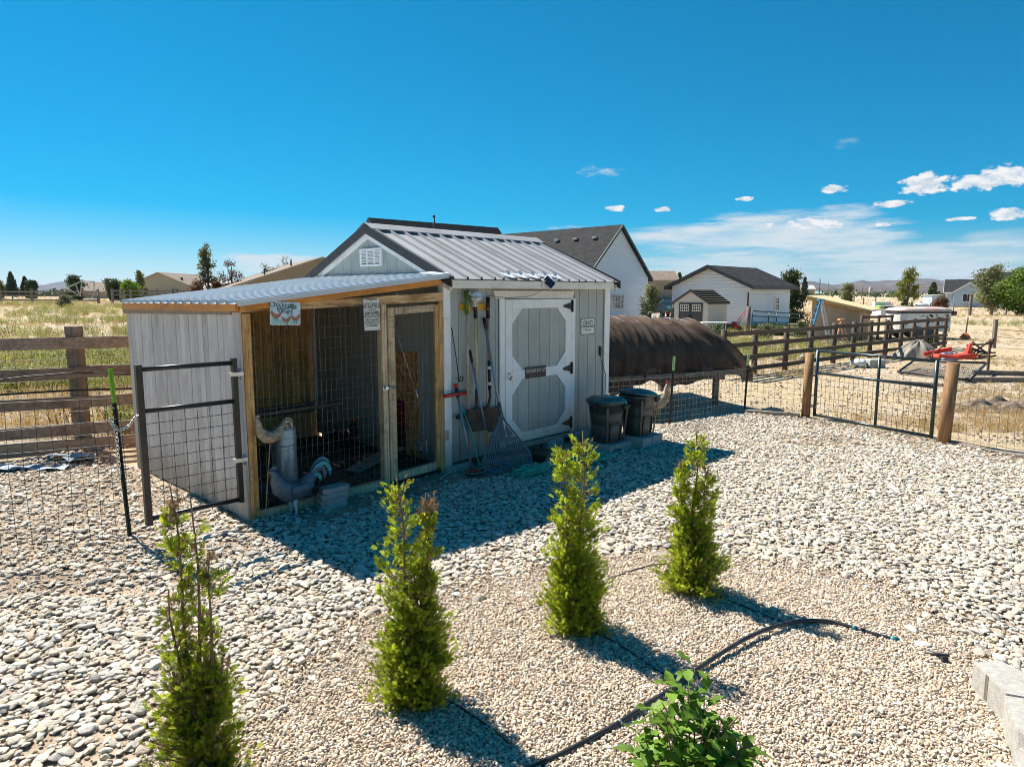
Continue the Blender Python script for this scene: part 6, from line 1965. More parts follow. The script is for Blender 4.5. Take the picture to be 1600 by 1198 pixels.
t, P = wall_block('pale retaining block with groove, farthest of the corner group', [(1521, 1033), (1565, 1032), (1632, 1066), (1640, 1095), (1572, 1083)], 0, BZ, 1)
a, b = P[0], P[4]; e = a + (b - a) * .45
m = MB(); dd = (b - a) / np.linalg.norm(b - a); m.bar(V3(e[0], e[1], .03) - V3(-dd[1], dd[0], 0) * -.0005, V3(e[0], e[1], BZ - .002), .004, .026, dd); m.build('groove', M['fpost_wood'], t)
t, P = wall_block('middle pale retaining block with groove beside the farthest one', [(1570, 1085), (1640, 1097), (1660, 1190), (1592, 1140), (1576, 1112)], 0, BZ, 2)
a, b = P[0], P[3]; e = a + (b - a) * .45; dd = (b - a) / np.linalg.norm(b - a)
m = MB(); m.bar(V3(e[0], e[1], .03), V3(e[0], e[1], BZ - .02), .006, .02, dd); m.build('groove', M['fpost_wood'], t)
wall_block('nearest dusty retaining block cut by the frame at the lower right', [(1583, 1172), (1640, 1148), (1670, 1215), (1600, 1215)], 0, .10, 3)
wall_block('low retaining block lying at the bottom edge of the gravel', [(1561, 1187), (1600, 1205), (1590, 1240), (1545, 1225)], 0, .06, 4)

# ------------------------------------------------------------------ big loose stones that stand out
def loose(label, px, py, s, seed, mt=None):
    me = stone_mesh('loose_stone', seed, 3, mt or M['river_rock'], .62); p = G(px, py)
    o = bpy.data.objects.new('loose_stone', me); COL.objects.link(o); o.location = (p[0], p[1], s * .3); o.scale = (s, s, s); o.rotation_euler = (.1, .2, seed)
    tag(o, label, 'stone')
loose('rough pinkish brown stone alone on bare earth in the near left', 216, 1112, .062, 71)
loose('dark pinkish stone at the edge of the gravel between two arborvitae', 404, 1072, .026, 72)
loose('flat pale stone on the gravel edge left of the twin-topped arborvitae', 748, 940, .055, 73)

# grey cloth by the left fence
p = G(112, 722)
m = MB(); m.grid(lambda u, v: (p[0] - .34 + .62 * u + .05 * sin(7 * v), p[1] - .10 + .30 * v + .05 * sin(6 * u), .03 + .08 * abs(sin(5 * u + 2 * v)) * (1 - .6 * v) + .05 * sin(9 * v) * u), 18, 10)
tag(m.build('crumpled_tarp', M['tarp_blue'], None, (p[0], p[1], 0)), 'crumpled grey-blue tarp on the stones by the left fence', 'tarp')
p2 = G(40, 735)
m = MB(); m.grid(lambda u, v: (p2[0] - .5 + 1.0 * u, p2[1] - .08 + .2 * v, .02 + .03 * abs(sin(9 * u + 3 * v))), 18, 6)
tag(m.build('flat_tarp', M['tarp_blue'], None, (p2[0], p2[1], 0)), 'flat strip of grey tarp at the left edge under the rail fence', 'tarp')


# ------------------------------------------------------------------ arborvitae
def spray(seed):
    """one flat frond of scale leaves, in its own frame along +x, about 1 long"""
    r = random.Random(seed); vs = []; fs = []
    def blade(x, y, z, a, L_, w):
        n = len(vs); c_, s_ = cos(a), sin(a); zz = r.uniform(-.05, .05)
        vs.extend([(x, y, z), (x + L_ * .5 * c_ - w * s_, y + L_ * .5 * s_ + w * c_, z + zz * .5), (x + L_ * c_, y + L_ * s_, z + zz), (x + L_ * .5 * c_ + w * s_, y + L_ * .5 * s_ - w * c_, z + zz * .5)]); fs.append((n, n + 1, n + 2, n + 3))
    blade(0, 0, 0, 0, 1.0, .045)
    for k in range(6):
        x = .12 + .14 * k
        for s_ in (-1, 1): blade(x, 0, 0, s_ * r.uniform(.55, .95), r.uniform(.30, .5) * (1 - .45 * abs(k - 2.2) / 4), r.uniform(.05, .075))
    return np.array(vs), np.array(fs)


SPR = [spray(i) for i in range(6)]


def fronds(pos, dirs, ups, size, seed):
    r = np.random.default_rng(seed); V = []; Fc = []; n0 = 0
    which = r.integers(0, len(SPR), len(pos))
    for w, (sv, sf) in enumerate(SPR):
        k = np.where(which == w)[0]
        if not len(k): continue
        d = dirs[k] / np.linalg.norm(dirs[k], axis=1)[:, None]
        y = np.cross(ups[k], d); y /= np.maximum(np.linalg.norm(y, axis=1), 1e-6)[:, None]; z = np.cross(d, y)
        P = pos[k][:, None, :] + size[k][:, None, None] * (sv[None, :, 0:1] * d[:, None, :] + sv[None, :, 1:2] * y[:, None, :] + sv[None, :, 2:3] * z[:, None, :])
        m = len(sv); V.append(P.reshape(-1, 3)); Fc.append((sf[None] + (np.arange(len(k)) * m)[:, None, None] + n0).reshape(-1, 4)); n0 += len(k) * m
    return np.concatenate(V), np.concatenate(Fc)


def arborvitae(label, base, h, rad, stems, seed, fill=1.0, dry=.10, n=2600, gap=None):
    """stems: (dx, dy, height fraction, radius fraction)"""
    r = np.random.default_rng(seed); rr = random.Random(seed)
    t = thing('arborvitae', label, 'arborvitae', (base[0], base[1], 0), 0, 'young arborvitae in the gravel bed')
    pos = []; dr = []; sz = []; bp = []; bd = []; bs = []
    tw = MB()
    for si, (dx, dy, hf, rf, *dd) in enumerate(stems):
        hs_ = h * hf
        top_ = V3(base[0] + dx, base[1] + dy, hs_)
        b0 = V3(base[0] + dx * .25, base[1] + dy * .25, 0)
        st = [b0 + (top_ - b0) * k / 8 + V3(.012 * sin(k * 1.3 + si), .012 * cos(k * 1.7 + si), 0) for k in range(9)]
        m = MB(); m.tube(st, [.010 * (1 - k / 9) + .0018 for k in range(9)], 7); m.build('stem', M['twig'], t)
        def prof(z):                                       # silhouette radius up the plant
            return rad * rf * float(np.interp(z / hs_, [0, .05, .15, .45, .65, .82, .95, 1.02], [.55, .82, 1, .93, .76, .58, .36, .12])) + .008
        nb = int((210 * rf * fill + 30) * (dd[0] if dd else 1) + 10)
        for b_ in range(nb):                               # upswept branchlets
            z = hs_ * rr.uniform(.02, .97) ** (1.05); a = rr.uniform(0, 6.283); R = prof(z) * rr.uniform(.75, 1.12) * (1 + .22 * sin(3 * a + z * 14 + seed) + .15 * sin(z * 31 + a))
            root = b0 + (top_ - b0) * max(0, (z / hs_) - R * .9 / hs_ * rr.uniform(.4, 1.0))
            tip = b0 + (top_ - b0) * (z / hs_) + V3(cos(a) * R, sin(a) * R, 0)
            tw.tube([root, root * .5 + tip * .5 + V3(0, 0, -.012), tip], [.0032, .0024, .001], 3, False)
            L_ = np.linalg.norm(tip - root); cnt = max(4, int(n / nb / len(stems) * (.55 + .9 * R / (rad * rf + .01))))
            for _ in range(cnt):
                q = rr.uniform(.30, 1.05) ** .7; p = root + (tip - root) * q + np.array([rr.gauss(0, .012), rr.gauss(0, .012), rr.gauss(0, .016)])
                out_ = V3(cos(a), sin(a), 0) * rr.uniform(.2, 1.1) + V3(rr.gauss(0, .45), rr.gauss(0, .45), rr.uniform(.35, 1.2))
                dryq = (dd[1] if dd else dry) * (1 + 3.0 * (z / hs_ > .9) + 1.6 * (q < .45))
                if rr.random() < dryq: bp.append(p); bd.append(out_ * V3(.6, .6, 1.3)); bs.append(rr.uniform(.014, .034))
                else: pos.append(p); dr.append(out_); sz.append(rr.uniform(.020, .048))
    tw.build('twigs', M['twig'], t)['kind'] = 'stuff'
    pos, dr = np.array(pos), np.array(dr)
    V, Fc = fronds(pos, dr, r.normal(size=pos.shape), np.array(sz), seed); np_mesh('foliage', V, Fc, M['arbor'], t)
    if bp:
        bp = np.array(bp); V, Fc = fronds(bp, np.array(bd), r.normal(size=bp.shape), np.array(bs), seed + 1); np_mesh('dry_foliage', V, Fc, M['arbor_brown'], t)
    return t


p = G(652, 1098)
arborvitae('leftmost full arborvitae with a thin browning side stem', p, 1.235, .185, [(-.075, .0, 1.0, .70), (.075, .0, .93, .26, .5, .35), (.0, .05, .66, .92), (.045, -.03, .56, .8), (-.05, -.02, .42, .95)], 21, .9, .05, 6600)
p = G(900, 988)
arborvitae('twin-topped arborvitae in front of the leaf rake', p, 1.31, .20, [(.035, .0, 1.0, .60), (-.095, .0, .93, .46), (.03, .05, .66, .78), (-.06, -.02, .56, .8), (.0, .03, .36, 1.0)], 22, .9, .06, 6600)
p = G(1080, 925)
arborvitae('farthest arborvitae, narrow top with a bare strip, right of the other three', p, 1.235, .205, [(.0, .0, 1.0, .50), (-.10, .01, .80, .44), (.09, .0, .76, .42, .7, .2), (.0, .03, .52, .85), (.02, -.03, .36, 1.08)], 23, .9, .06, 6400)
p = G(318, 1222)
arborvitae('sparse browning arborvitae with bare tips nearest the camera at the left', p, 1.33, .17, [(-.055, .0, 1.02, .26, .45, .35), (.025, .02, .98, .30, .5, .3), (.09, .01, .80, .24, .4, .35), (-.10, .0, .68, .34, .5, .3), (.0, .03, .53, .55, .4, .25), (.11, .0, .45, .50, .6, .2), (-.09, -.02, .40, .80), (.04, 0, .36, .95)], 24, .8, .14, 5800)

# ------------------------------------------------------------------ broad-leaved shrub at the bottom edge
def leaf_mesh(name, seed, L_, W_):
    r = random.Random(seed); nx = 7; vs = []; fs = []; curl = r.uniform(.10, .3)
    prof = [0.03, .55, .88, 1.0, .86, .52, .02]
    for i in range(nx):
        x = L_ * i / (nx - 1)
        for s_ in (-1, -.5, 0, .5, 1):
            y = s_ * W_ / 2 * prof[i]; z = .18 * abs(y) - curl * x * x / L_ + .006 * sin(i * 2.6 + abs(s_) * 3) * abs(s_)
            vs.append((x, y, z))
    for i in range(nx - 1):
        for j in range(4): fs.append((i * 5 + j, (i + 1) * 5 + j, (i + 1) * 5 + j + 1, i * 5 + j + 1))
    n = len(vs); vs += [(-L_ * .22, -.0018, -.004), (-L_ * .22, .0018, -.004), (0, .0018, 0), (0, -.0018, 0)]; fs.append((n, n + 1, n + 2, n + 3))
    me = bpy.data.meshes.new(name); me.from_pydata(vs, [], fs); me.polygons.foreach_set('use_smooth', [True] * len(fs)); me.materials.append(M['shrub_leaf'])
    return me


LEAVES = [leaf_mesh('leaf', i, .085 + .012 * (i % 3), .052 + .008 * (i % 2)) for i in range(5)]
sb = G(1085, 1250)
sh_ = thing('leafy_shrub', 'bright green broad-leaved shrub rising from the bottom edge beside the black pipe', 'shrub', (sb[0], sb[1], 0))
rr = random.Random(8)
tips = [(-.24, .06, .44), (-.30, .0, .34), (-.20, -.06, .50), (-.12, .10, .55), (-.05, .02, .60), (.02, .12, .62), (.0, -.08, .48), (.06, .06, .52), (.12, -.02, .42), (.18, .06, .36), (.24, -.02, .28), (.28, .05, .24), (-.26, -.10, .24), (.16, -.12, .22), (-.1, -.14, .34), (.05, -.14, .30), (.30, -.1, .14), (-.30, .1, .18)]
for i, (dx, dy, z) in enumerate(tips):
    b0 = V3(sb[0] + dx * .15, sb[1] + dy * .15, 0); tp = V3(sb[0] + dx * .74, sb[1] + dy, z * .86)
    mid = (b0 + tp) / 2 + V3(dx * .12, dy * .1, .03); st = smooth([b0, mid, tp], 6)
    m = MB(); m.tube(st, [.005 * (1 - .6 * k / len(st)) for k in range(len(st))], 5); m.build('stem', M['twig'], sh_)
    for k in range(9):
        q = .34 + .66 * k / 8; j = min(int(q * (len(st) - 1)), len(st) - 1); p = st[j]
        for s_ in (0, 1):
            az = k * 1.57 + s_ * pi + rr.uniform(-.5, .5) + i; el = rr.uniform(-.35, .55) + (.4 if q > .9 else 0); sc_ = rr.uniform(.55, 1.1) * (1.05 - .25 * (q > .93))
            M4 = Matrix.Translation(Vector(p) - Vector((sb[0], sb[1], 0))) @ Matrix.Rotation(az, 4, 'Z') @ Matrix.Rotation(-el, 4, 'Y') @ Matrix.Rotation(rr.uniform(-.5, .5), 4, 'X') @ Matrix.Translation((.02, 0, 0)) @ Matrix.Scale(sc_, 4)
            place('leaf', LEAVES[rr.randrange(5)], sh_, M4)
for i in range(9):
    a = rr.uniform(0, 6.28); b0 = V3(sb[0], sb[1], .05); tp = b0 + V3(cos(a) * rr.uniform(.15, .32), sin(a) * .12, rr.uniform(.25, .42))
    m = MB(); m.tube(smooth([b0, (b0 + tp) / 2 + V3(0, 0, .05), tp], 4), [.003] * 8 + [.0015], 4); m.build('bare_twig', M['twig'], sh_)


# dry red weeds along the left fence
def weed(label, P, h, n, seed):
    r = random.Random(seed); m = MB(); vs = m
    for _ in range(n):
        a = r.uniform(0, 6.28); b0 = V3(P[0] + r.gauss(0, .06), P[1] + r.gauss(0, .04), 0); tp = b0 + V3(cos(a) * h * .3, sin(a) * h * .3, h * r.uniform(.6, 1.1))
        m.tube([b0, (b0 + tp) / 2 + V3(0, 0, .04), tp], [.004, .003, .001], 3, False)
        for k in range(11):
            q = b0 + (tp - b0) * r.uniform(.3, 1); s_ = r.uniform(.010, .026); u = Vector((r.gauss(0, 1), r.gauss(0, 1), r.gauss(0, 1))).normalized() * s_; v = u.orthogonal().normalized() * s_ * .6
            q = Vector(q); m.add([q - u, q + v, q + u, q - v], [(0, 1, 2, 3)])
    tag(m.build('dry_weed', M['red_weed'], None, (P[0], P[1], 0)), label, 'weed', 'dry red weeds by the left fence')


weed('dry red weed behind the wire just left of the square fence post', G(96, 690) + V3(0, .35, 0), .72, 12, 1)
weed('dry red weed between the square fence post and the lime tipped post', G(160, 682) + V3(0, .3, 0), .74, 12, 2)
weed('dry red weed against the bottom rail beside the lime tipped post', G(190, 676) + V3(0, .25, 0), .5, 10, 3)
weed('small dry red weed farther left below the second rail', G(74, 694) + V3(0, .4, 0), .5, 9, 4)

# ------------------------------------------------------------------ houses
def gable_wall_poly(x, W, eave, peak, z0=0): return [(x, -W / 2, z0), (x, W / 2, z0), (x, W / 2, eave), (x, 0, peak), (x, -W / 2, eave)]


def house(name, label, loc, rz, L, W, eave, peak, wall_m, roof_m, trim_m, oh=.35, lap=.0, cat='house', group=None, t=None, off=(0, 0, 0), thick=.14):
    if t is None: t = thing(name, label, cat, loc, rz, group)
    fr_ = WM[t.name] @ Matrix.Translation(Vector(off)) @ (Matrix.Rotation(off[3], 4, 'Z') if len(off) > 3 else IDM) if len(off) == 3 else WM[t.name] @ Matrix.Translation(Vector(off[:3])) @ Matrix.Rotation(off[3], 4, 'Z')
    m = MB(fr_); m.prism(gable_wall_poly(0, W, eave, peak), (L, 0, 0)); m.build('wall', wall_m, t)
    if lap:
        m = MB(fr_); z = .1
        while z < peak - .05:
            z1 = min(z + lap, peak - .03); z += .03
            wa = W / 2 if z <= eave else W / 2 * (peak - z) / (peak - eave); wb = W / 2 if z1 <= eave else W / 2 * (peak - z1) / (peak - eave)
            for x, s in ((0, -1), (L, 1)): m.add([(x + s * .07, -wa, z), (x + s * .07, wa, z), (x + s * .008, wb, z1), (x + s * .008, -wb, z1), (x, -wa, z), (x, wa, z)], [(0, 1, 2, 3), (4, 5, 1, 0)] if s > 0 else [(3, 2, 1, 0), (0, 1, 5, 4)])
            if z1 <= eave:
                for s in (-1, 1): m.add([(0, s * (W / 2 + .07), z), (L, s * (W / 2 + .07), z), (L, s * (W / 2 + .008), z1), (0, s * (W / 2 + .008), z1), (0, s * W / 2, z), (L, s * W / 2, z)], [(0, 1, 2, 3), (4, 5, 1, 0)] if s < 0 else [(3, 2, 1, 0), (0, 1, 5, 4)])
            z = z1
        m.build('lap_siding', wall_m, t)
        m = MB(fr_)
        for x in (-.04, L - .06):
            for y in (-W / 2 - .04, W / 2 - .06): m.box(x, x + .1, y, y + .1, 0, eave)
        m.build('corner_trim', wall_m, t)
    sl = (peak - eave) / (W / 2); yo = W / 2 + oh; zo = eave - oh * sl
    for s in (-1, 1):
        m = MB(fr_); m.prism([(-oh, 0, peak + .02), (-oh, s * yo, zo + .02), (-oh, s * yo, zo + .02 + thick), (-oh, 0, peak + .02 + thick)], (L + 2 * oh, 0, 0)); m.build('roof', roof_m, t)
        for x in (-oh - .03, L + oh): 
            m = MB(fr_); m.prism([(x, 0, peak + thick + .04), (x, s * (yo + .02), zo + thick + .03), (x, s * (yo + .02), zo - thick * .35), (x, 0, peak - thick * .35)], (.03, 0, 0)); m.build('rake_fascia', trim_m, t)
        m = MB(fr_); m.box(-oh, L + oh, s * yo - (.0 if s > 0 else .03), s * yo + (.03 if s > 0 else .0), zo - thick * .4, zo + thick + .01); m.build('eave_fascia', trim_m, t)
    t['_'] = 0; del t['_']
    return t, fr_


def window(t, fr_, axis, at_, u, z, w, h, frame_m, nx=2, nz=1, out=1, name='window'):
    """axis 'x': on a wall across x at at_ (u is y); axis 'y': on a wall across y (u is x)"""
    def B(m, u0, u1, z0, z1, d0, d1):
        a, b = sorted((at_ + out * d0, at_ + out * d1))
        if axis == 'x': m.box(a, b, u0, u1, z0, z1)
        else: m.box(u0, u1, a, b, z0, z1)
    m = MB(fr_); f = min(.07, w * .1)
    B(m, u - w / 2 - f, u + w / 2 + f, z + h / 2, z + h / 2 + f, .0, .07); B(m, u - w / 2 - f, u + w / 2 + f, z - h / 2 - f, z - h / 2, .0, .07)
    B(m, u - w / 2 - f, u - w / 2, z - h / 2, z + h / 2, .0, .07); B(m, u + w / 2, u + w / 2 + f, z - h / 2, z + h / 2, .0, .07)
    for k in range(1, nx): q = u - w / 2 + w * k / nx; B(m, q - .018, q + .018, z - h / 2, z + h / 2, .045, .062)
    for k in range(1, nz): q = z - h / 2 + h * k / nz; B(m, u - w / 2, u + w / 2, q - .018, q + .018, .045, .060)
    f_ = m.build(name, frame_m, t)
    m = MB(fr_); B(m, u - w / 2, u + w / 2, z - h / 2, z + h / 2, .03, .04); m.build('pane', M['glass'], f_)
    return f_


# white house behind the shed, gable towards us
AX = at(968, 357, 50)
loc = V3(AX[0], AX[1], 0)
hz = H + (HY - 357) / F * 50
hs_, hfr = house('white_house', 'tall white lap-sided house with green trim and dark shingles behind the shed', loc, ALPHA + pi / 2, 11.5, 7.7, 3.35, 6.85, M['house_white'], M['shingle'], M['green_trim'], .3, .13)
for k in range(6):                                     # roof vents along the slope that faces us, and on the wing
    x = 1.4 + 1.75 * k; y = 1.05; z = 6.85 - .91 * y + .16
    m = MB(hfr); m.box(x - .14, x + .14, y - .16, y + .16, z, z + .12); m.box(x - .18, x + .18, y - .2, y + .2, z + .12, z + .15); m.build('roof_vent', M['white'], hs_)
wl = np.array(hfr.inverted() @ Vector((*gnd_at(955, 52.5)[:2], 0)))
wy = -((955 - 968) / F * 50 / .684) * 0
w_ = window(hs_, hfr, 'x', -.02, None or .45, 1.55, 1.25, .95, M['white'], 3, 2, -1)
m = MB(hfr)
window(hs_, hfr, 'x', -.02, -.42, 1.55, .32, .95, M['white'], 1, 3, -1, 'shutter')
# wing with its own ridge
W0_ = V3(-11.0, 55.0, 0)
hs2, hfr2 = house('white_house', None, None, 0, 12.3, 9.0, 3.4, 7.86, M['house_white'], M['shingle'], M['green_trim'], .35, 0, t=hs_, off=(*(hs_.matrix_basis.inverted() @ Vector(W0_) if False else (WM[hs_.name].inverted() @ Vector(W0_))), radians(40) - (ALPHA + pi / 2)))
for k in range(6):
    x = 1.6 + 1.9 * k; y = -1.0; z = 7.86 - .99 * 1.0 + .16
    m = MB(hfr2); m.box(x - .14, x + .14, y - .16, y + .16, z, z + .12); m.box(x - .18, x + .18, y - .2, y + .2, z + .12, z + .15); m.build('roof_vent', M['shingle'] if k < 4 else M['white'], hs_)
m = MB(hfr2); m.tube([(5.2, -.9, 6.5), (5.2, -.9, 8.35)], .08, 8); m.tube([(5.2, -.9, 8.35), (5.2, -.9, 8.52)], .12, 8); m.build('flue', M['black_trim'], hs_)

# garage
gc = V3(14.78, 42.94, 0)
gL, gW = 6.4, 5.34
go_ = gc + D2 * (gW / 2)
ga_t, gfr = house('white_garage', 'low white lap-sided garage with dark hip-end roof and one small window', go_, ALPHA, gL, gW, 2.62, 3.78, M['garage_white'], M['shingle'], M['black_trim'], .42, .21, 'garage')
window(ga_t, gfr, 'y', -gW / 2 - .02, 4.25, 1.45, .55, .82, M['white'], 1, 2, -1)
m = MB(gfr); m.box(-.09, -.03, -gW / 2 - .02, -gW / 2 + .06, 0, 2.2); m.build('downspout', M['rust'], ga_t)

# beige resin shed in front of the garage
rc_ = V3(10.72, 37.6, 0); rw = 2.05
rs, rfr = house('resin_shed', 'small beige resin shed with dark double doors in front of the white garage', rc_ + D2 * (rw / 2), ALPHA, 2.3, rw, 1.62, 2.26, M['resin'], M['shingle'], M['black_trim'], .10, 0, 'shed', thick=.06)
for s in (-1, 1):
    m = MB(rfr); m.box(-.05, -.005, min(s * .015, s * .72), max(s * .015, s * .72), .08, 1.62); d_ = m.build('door', M['resin_door'], rs)
    m = MB(rfr); m.box(-.075, -.052, s * .37 - .27, s * .37 + .27, 1.16, 1.19); m.box(-.075, -.052, s * .37 - .27, s * .37 + .27, 1.50, 1.53)
    for k in range(5): q = s * .37 - .27 + .1275 * k; m.box(-.075, -.052, q - .012, q + .012, 1.19, 1.50)
    m.box(-.073, -.054, s * .37 - .26, s * .37 + .26, 1.335, 1.355)
    m.build('window_grille', M['print_white'], d_)
    m = MB(rfr); m.box(-.0535, -.0505, s * .37 - .26, s * .37 + .26, 1.19, 1.50); m.build('pane', M['glass'], d_)
    m = MB(rfr); m.box(-.09, -.051, s * .06 - .03, s * .06 + .03, .74, .92); m.build('handle', M['black_metal'], d_)
for k in range(6):
    y0_, y1_ = -.19 * k, -.19 * (k + 1); sl_ = (2.26 - 1.62) / (rw / 2)
    m = MB(rfr); m.box(-.1, 2.4, y1_ + .01, y0_ - .1, 2.26 + sl_ * (y0_ + y1_) / 2 + .085, 2.26 + sl_ * (y0_ + y1_) / 2 + .11); m.build('roof_batten', M['tan_pale'], rs)

# plywood shelter
t = thing('plywood_shelter', 'tan plywood lean-to shelter with sloping board roof beyond the rail fence', 'shelter', gnd_at(1318, 32))
pA, pB = gnd_at(1270, 31.5), gnd_at(1344, 32.0); pC = gnd_at(1361, 34.2); pD = pA + (pC - pB)
for i, (a, b, za, zb) in enumerate(((pA, pB, 1.90, 1.40), (pB, pC, 1.40, 1.36), (pC, pD, 1.36, 1.82), (pD, pA, 1.82, 1.90))):
    m = MB(); n_ = V3((b - a)[1], -(b - a)[0], 0); n_ /= np.linalg.norm(n_)
    m.prism([a, b, b + V3(0, 0, zb), a + V3(0, 0, za)], -n_ * .05); m.build('wall', M['plywood'], t)
d_ = (pB - pA) / np.linalg.norm(pB - pA); e_ = (pC - pB) / np.linalg.norm(pC - pB)
q = [pA - d_ * .2 - e_ * .35 + V3(0, 0, 1.98), pB + d_ * .75 - e_ * .35 + V3(0, 0, 1.30), pC + d_ * .6 + e_ * .3 + V3(0, 0, 1.30), pD - d_ * .2 + e_ * .3 + V3(0, 0, 1.98)]
m = MB(); m.prism(q, (0, 0, .07)); m.build('roof', M['osb_pale'], t)
m = MB(); a, b = q[0] - V3(0, 0, .06), q[1] - V3(0, 0, .06); m.bar(a + e_ * .02, b + e_ * .02, .04, .11); m.build('fascia', M['post_wood'], t)


def step_ladder(label, P, h, w, mt, rz):
    t = thing('step_ladder', label, 'ladder', P, rz); fr_ = WM[t.name]
    for s in (-1, 1):
        m = MB(fr_); m.bar((-h * .24, s * w / 2, 0), (-.03, s * w * .3, h), .04, .07); m.build('front_leg', mt, t)
        m = MB(fr_); m.bar((h * .24, s * w / 2, 0), (.03, s * w * .3, h), .035, .05); m.build('rear_leg', mt if mt is M['ladder_orange'] else M['aluminium'], t)
    for k in range(1, 7):
        q = k / 7; m = MB(fr_); ww = w * (1 - .4 * q); x = -h * .24 * (1 - q) - .03 * q
        m.box(x - .04, x + .04, -ww / 2, ww / 2, h * q - .012, h * q + .012); m.build('step', M['aluminium'], t)
    for k in (.3, .7): m = MB(fr_); m.bar((h * .24 * (1 - k), -w * .45, h * k), (h * .24 * (1 - k), w * .45, h * k), .03, .03); m.build('brace', M['aluminium'], t)
    m = MB(fr_); m.box(-.10, .10, -w * .33, w * .33, h - .02, h + .04); m.build('top_cap', mt, t)


step_ladder('tall blue step ladder standing in front of the plywood shelter', gnd_at(1283, 27.5), 1.88, .62, M['ladder_blue'], radians(-12))
step_ladder('short pale orange step ladder against the plywood shelter', gnd_at(1317, 28.5), 1.05, .5, M['ladder_orange'], radians(-8))

# spotted trailer
P = gnd_at(1437, 33.0); rz = radians(3)
t = thing('stock_trailer', 'old white stock trailer with black blotches and faded red roof beyond the fence', 'trailer', P, rz); fr_ = WM[t.name]
TLn, TW_ = 2.55, 1.5
m = MB(fr_); rr_ = []
for z, s_ in ((.35, 1.0), (1.18, 1.0), (1.30, .99)): rr_.append(superring(TLn / 2 * s_, TW_ / 2 * s_, z, 28, 7))
loft_rings(m, rr_, False); m.build('body', M['print_white'], t)
m = MB(fr_); rr_ = [superring(TLn / 2 + a, TW_ / 2 + a, z, 28, 6) for a, z in ((.02, 1.20), (.03, 1.205), (.03, 1.30), (.0, 1.302))]; loft_rings(m, rr_, False); m.build('roof_band', M['black_trim'], t)
m = MB(fr_); rr_ = [superring(TLn / 2 + a, TW_ / 2 + a, z, 28, 6) for a, z in ((.05, 1.303), (.05, 1.34), (-.05, 1.44), (-.3, 1.49))]; loft_rings(m, rr_, True)
M['faded_red'] = mat('faded_red_roof', (.50, .28, .22), (.62, .55, .52), rough=.7, scale=2.2); m.build('roof', M['faded_red'], t)
rr = random.Random(6)
for k in range(30):
    cx_ = rr.choice([-.35, -.1, .0, .35, .45, .55, -1.0, .2, .75]) + rr.gauss(0, .12); cz_ = min(1.12, rr.choice([1.1, 1.0, .9, .8]) + rr.gauss(0, .06)); r_ = rr.uniform(.02, .085)
    if abs(cx_) > 1.1: continue
    m = MB(fr_); m.prism([(cx_ + r_ * rr.uniform(.6, 1.3) * cos(a * .9), -TW_ / 2 - .004, cz_ + r_ * rr.uniform(.6, 1.2) * sin(a * .9)) for a in range(7)], (0, .003, 0)); m.build('blotch', M['print_dark'], t)
for x in (.72, 1.02): m = MB(fr_); m.prism([(x + p[0], -TW_ / 2 - .006, .90 + p[2]) for p in rounded(.12, .28, .05)], (0, .005, 0)); m.build('window', M['tan_pale'], t)
for x in (-.5, .1):
    m = MB(fr_)
    for y in (-TW_ / 2 - .05, TW_ / 2 - .1): m.tube([(x, y, .3), (x, y + .15, .3)], .3, 16)
    m.build('wheel', M['print_dark'], t)

# white box trailer with dark end
P = gnd_at(1390, 62)
t = thing('box_trailer', 'white box with one dark open end far out in the paddock', 'trailer', P, radians(-6)); fr_ = WM[t.name]
m = MB(fr_); m.box(-1.05, .0, -1, 1, .05, .80); m.build('body', M['print_white'], t)
m = MB(fr_); m.box(.02, 1.15, -1, 1, .05, .98); m.build('dark_end', M['black_trim'], t)
m = MB(fr_); m.box(-1.1, 1.2, -1.05, 1.05, .985, 1.03); m.build('lid', M['concrete'], t)
m = MB(fr_); m.box(.45, .6, -1.012, -1.002, .5, .7); m.build('tag', M['print_white'], t)

# blue house on the right with two gables
BH = gnd_at(1479, 108) + V3(1.85, 2.97 - 3.5, 0)
bt, bfr = house('blue_house', 'pale blue single-storey house with grey roof and white trim at the right', (BH[0], BH[1] + 3.5, 0), radians(-32), 15, 7, 2.35, 4.15, M['blue_house'], M['shingle'], M['white'], .4, 0)
for ox, ww, pk in ((2.9, 3.9, 3.65), (8.6, 3.7, 3.6)):
    house('x', None, None, 0, 2.4, ww, 2.3, pk, M['blue_house'], M['shingle'], M['white'], .35, 0, t=bt, off=(ox, -5.4, 0, pi / 2))
    window(bt, bfr, 'y', -5.42, ox - .2, 1.45, 1.1, 1.1, M['white'], 2, 1, -1)
BH2 = gnd_at(1610, 112)
bt2, _ = house('blue_house', 'taller grey roofed house part hidden behind the green maple at the right edge', (BH2[0] - 3.0, BH2[1] + 4, 0), radians(-30), 18, 10, 3.0, 5.5, M['blue_house'], M['shingle'], M['black_trim'], .4, 0)
m = MB(WM[bt2.name]); m.tube([(2.4, -1, 5.0), (2.4, -1, 6.2)], .16, 8); m.build('flue', M['black_trim'], bt2)
P = gnd_at(1458, 103); t = thing('garden_shed', 'small pale teal shed beside the blue house at the far right', 'shed', P, radians(10)); fr_ = WM[t.name]
m = MB(fr_); m.box(-.9, .9, -.9, .9, 0, 1.75); m.build('wall', M['print_sky'], t); m = MB(fr_); m.prism([(-1, -1, 1.76), (1, -1, 1.86), (1, 1, 1.86), (-1, 1, 1.76)], (0, 0, .08)); m.build('roof', M['concrete'], t)
m = MB(fr_); m.box(.2, .7, -.95, -.901, .05, 1.6); m.build('door', M['print_white'], t)

# houses at the left
def simple_house(label, px, Y, rz, L, W, eave, peak, wm, rm, cat='house'):
    P = gnd_at(px, Y); t, fr_ = house('house', label, P, rz, L, W, eave, peak, wm, rm, wm, .4, 0, cat); return t, fr_


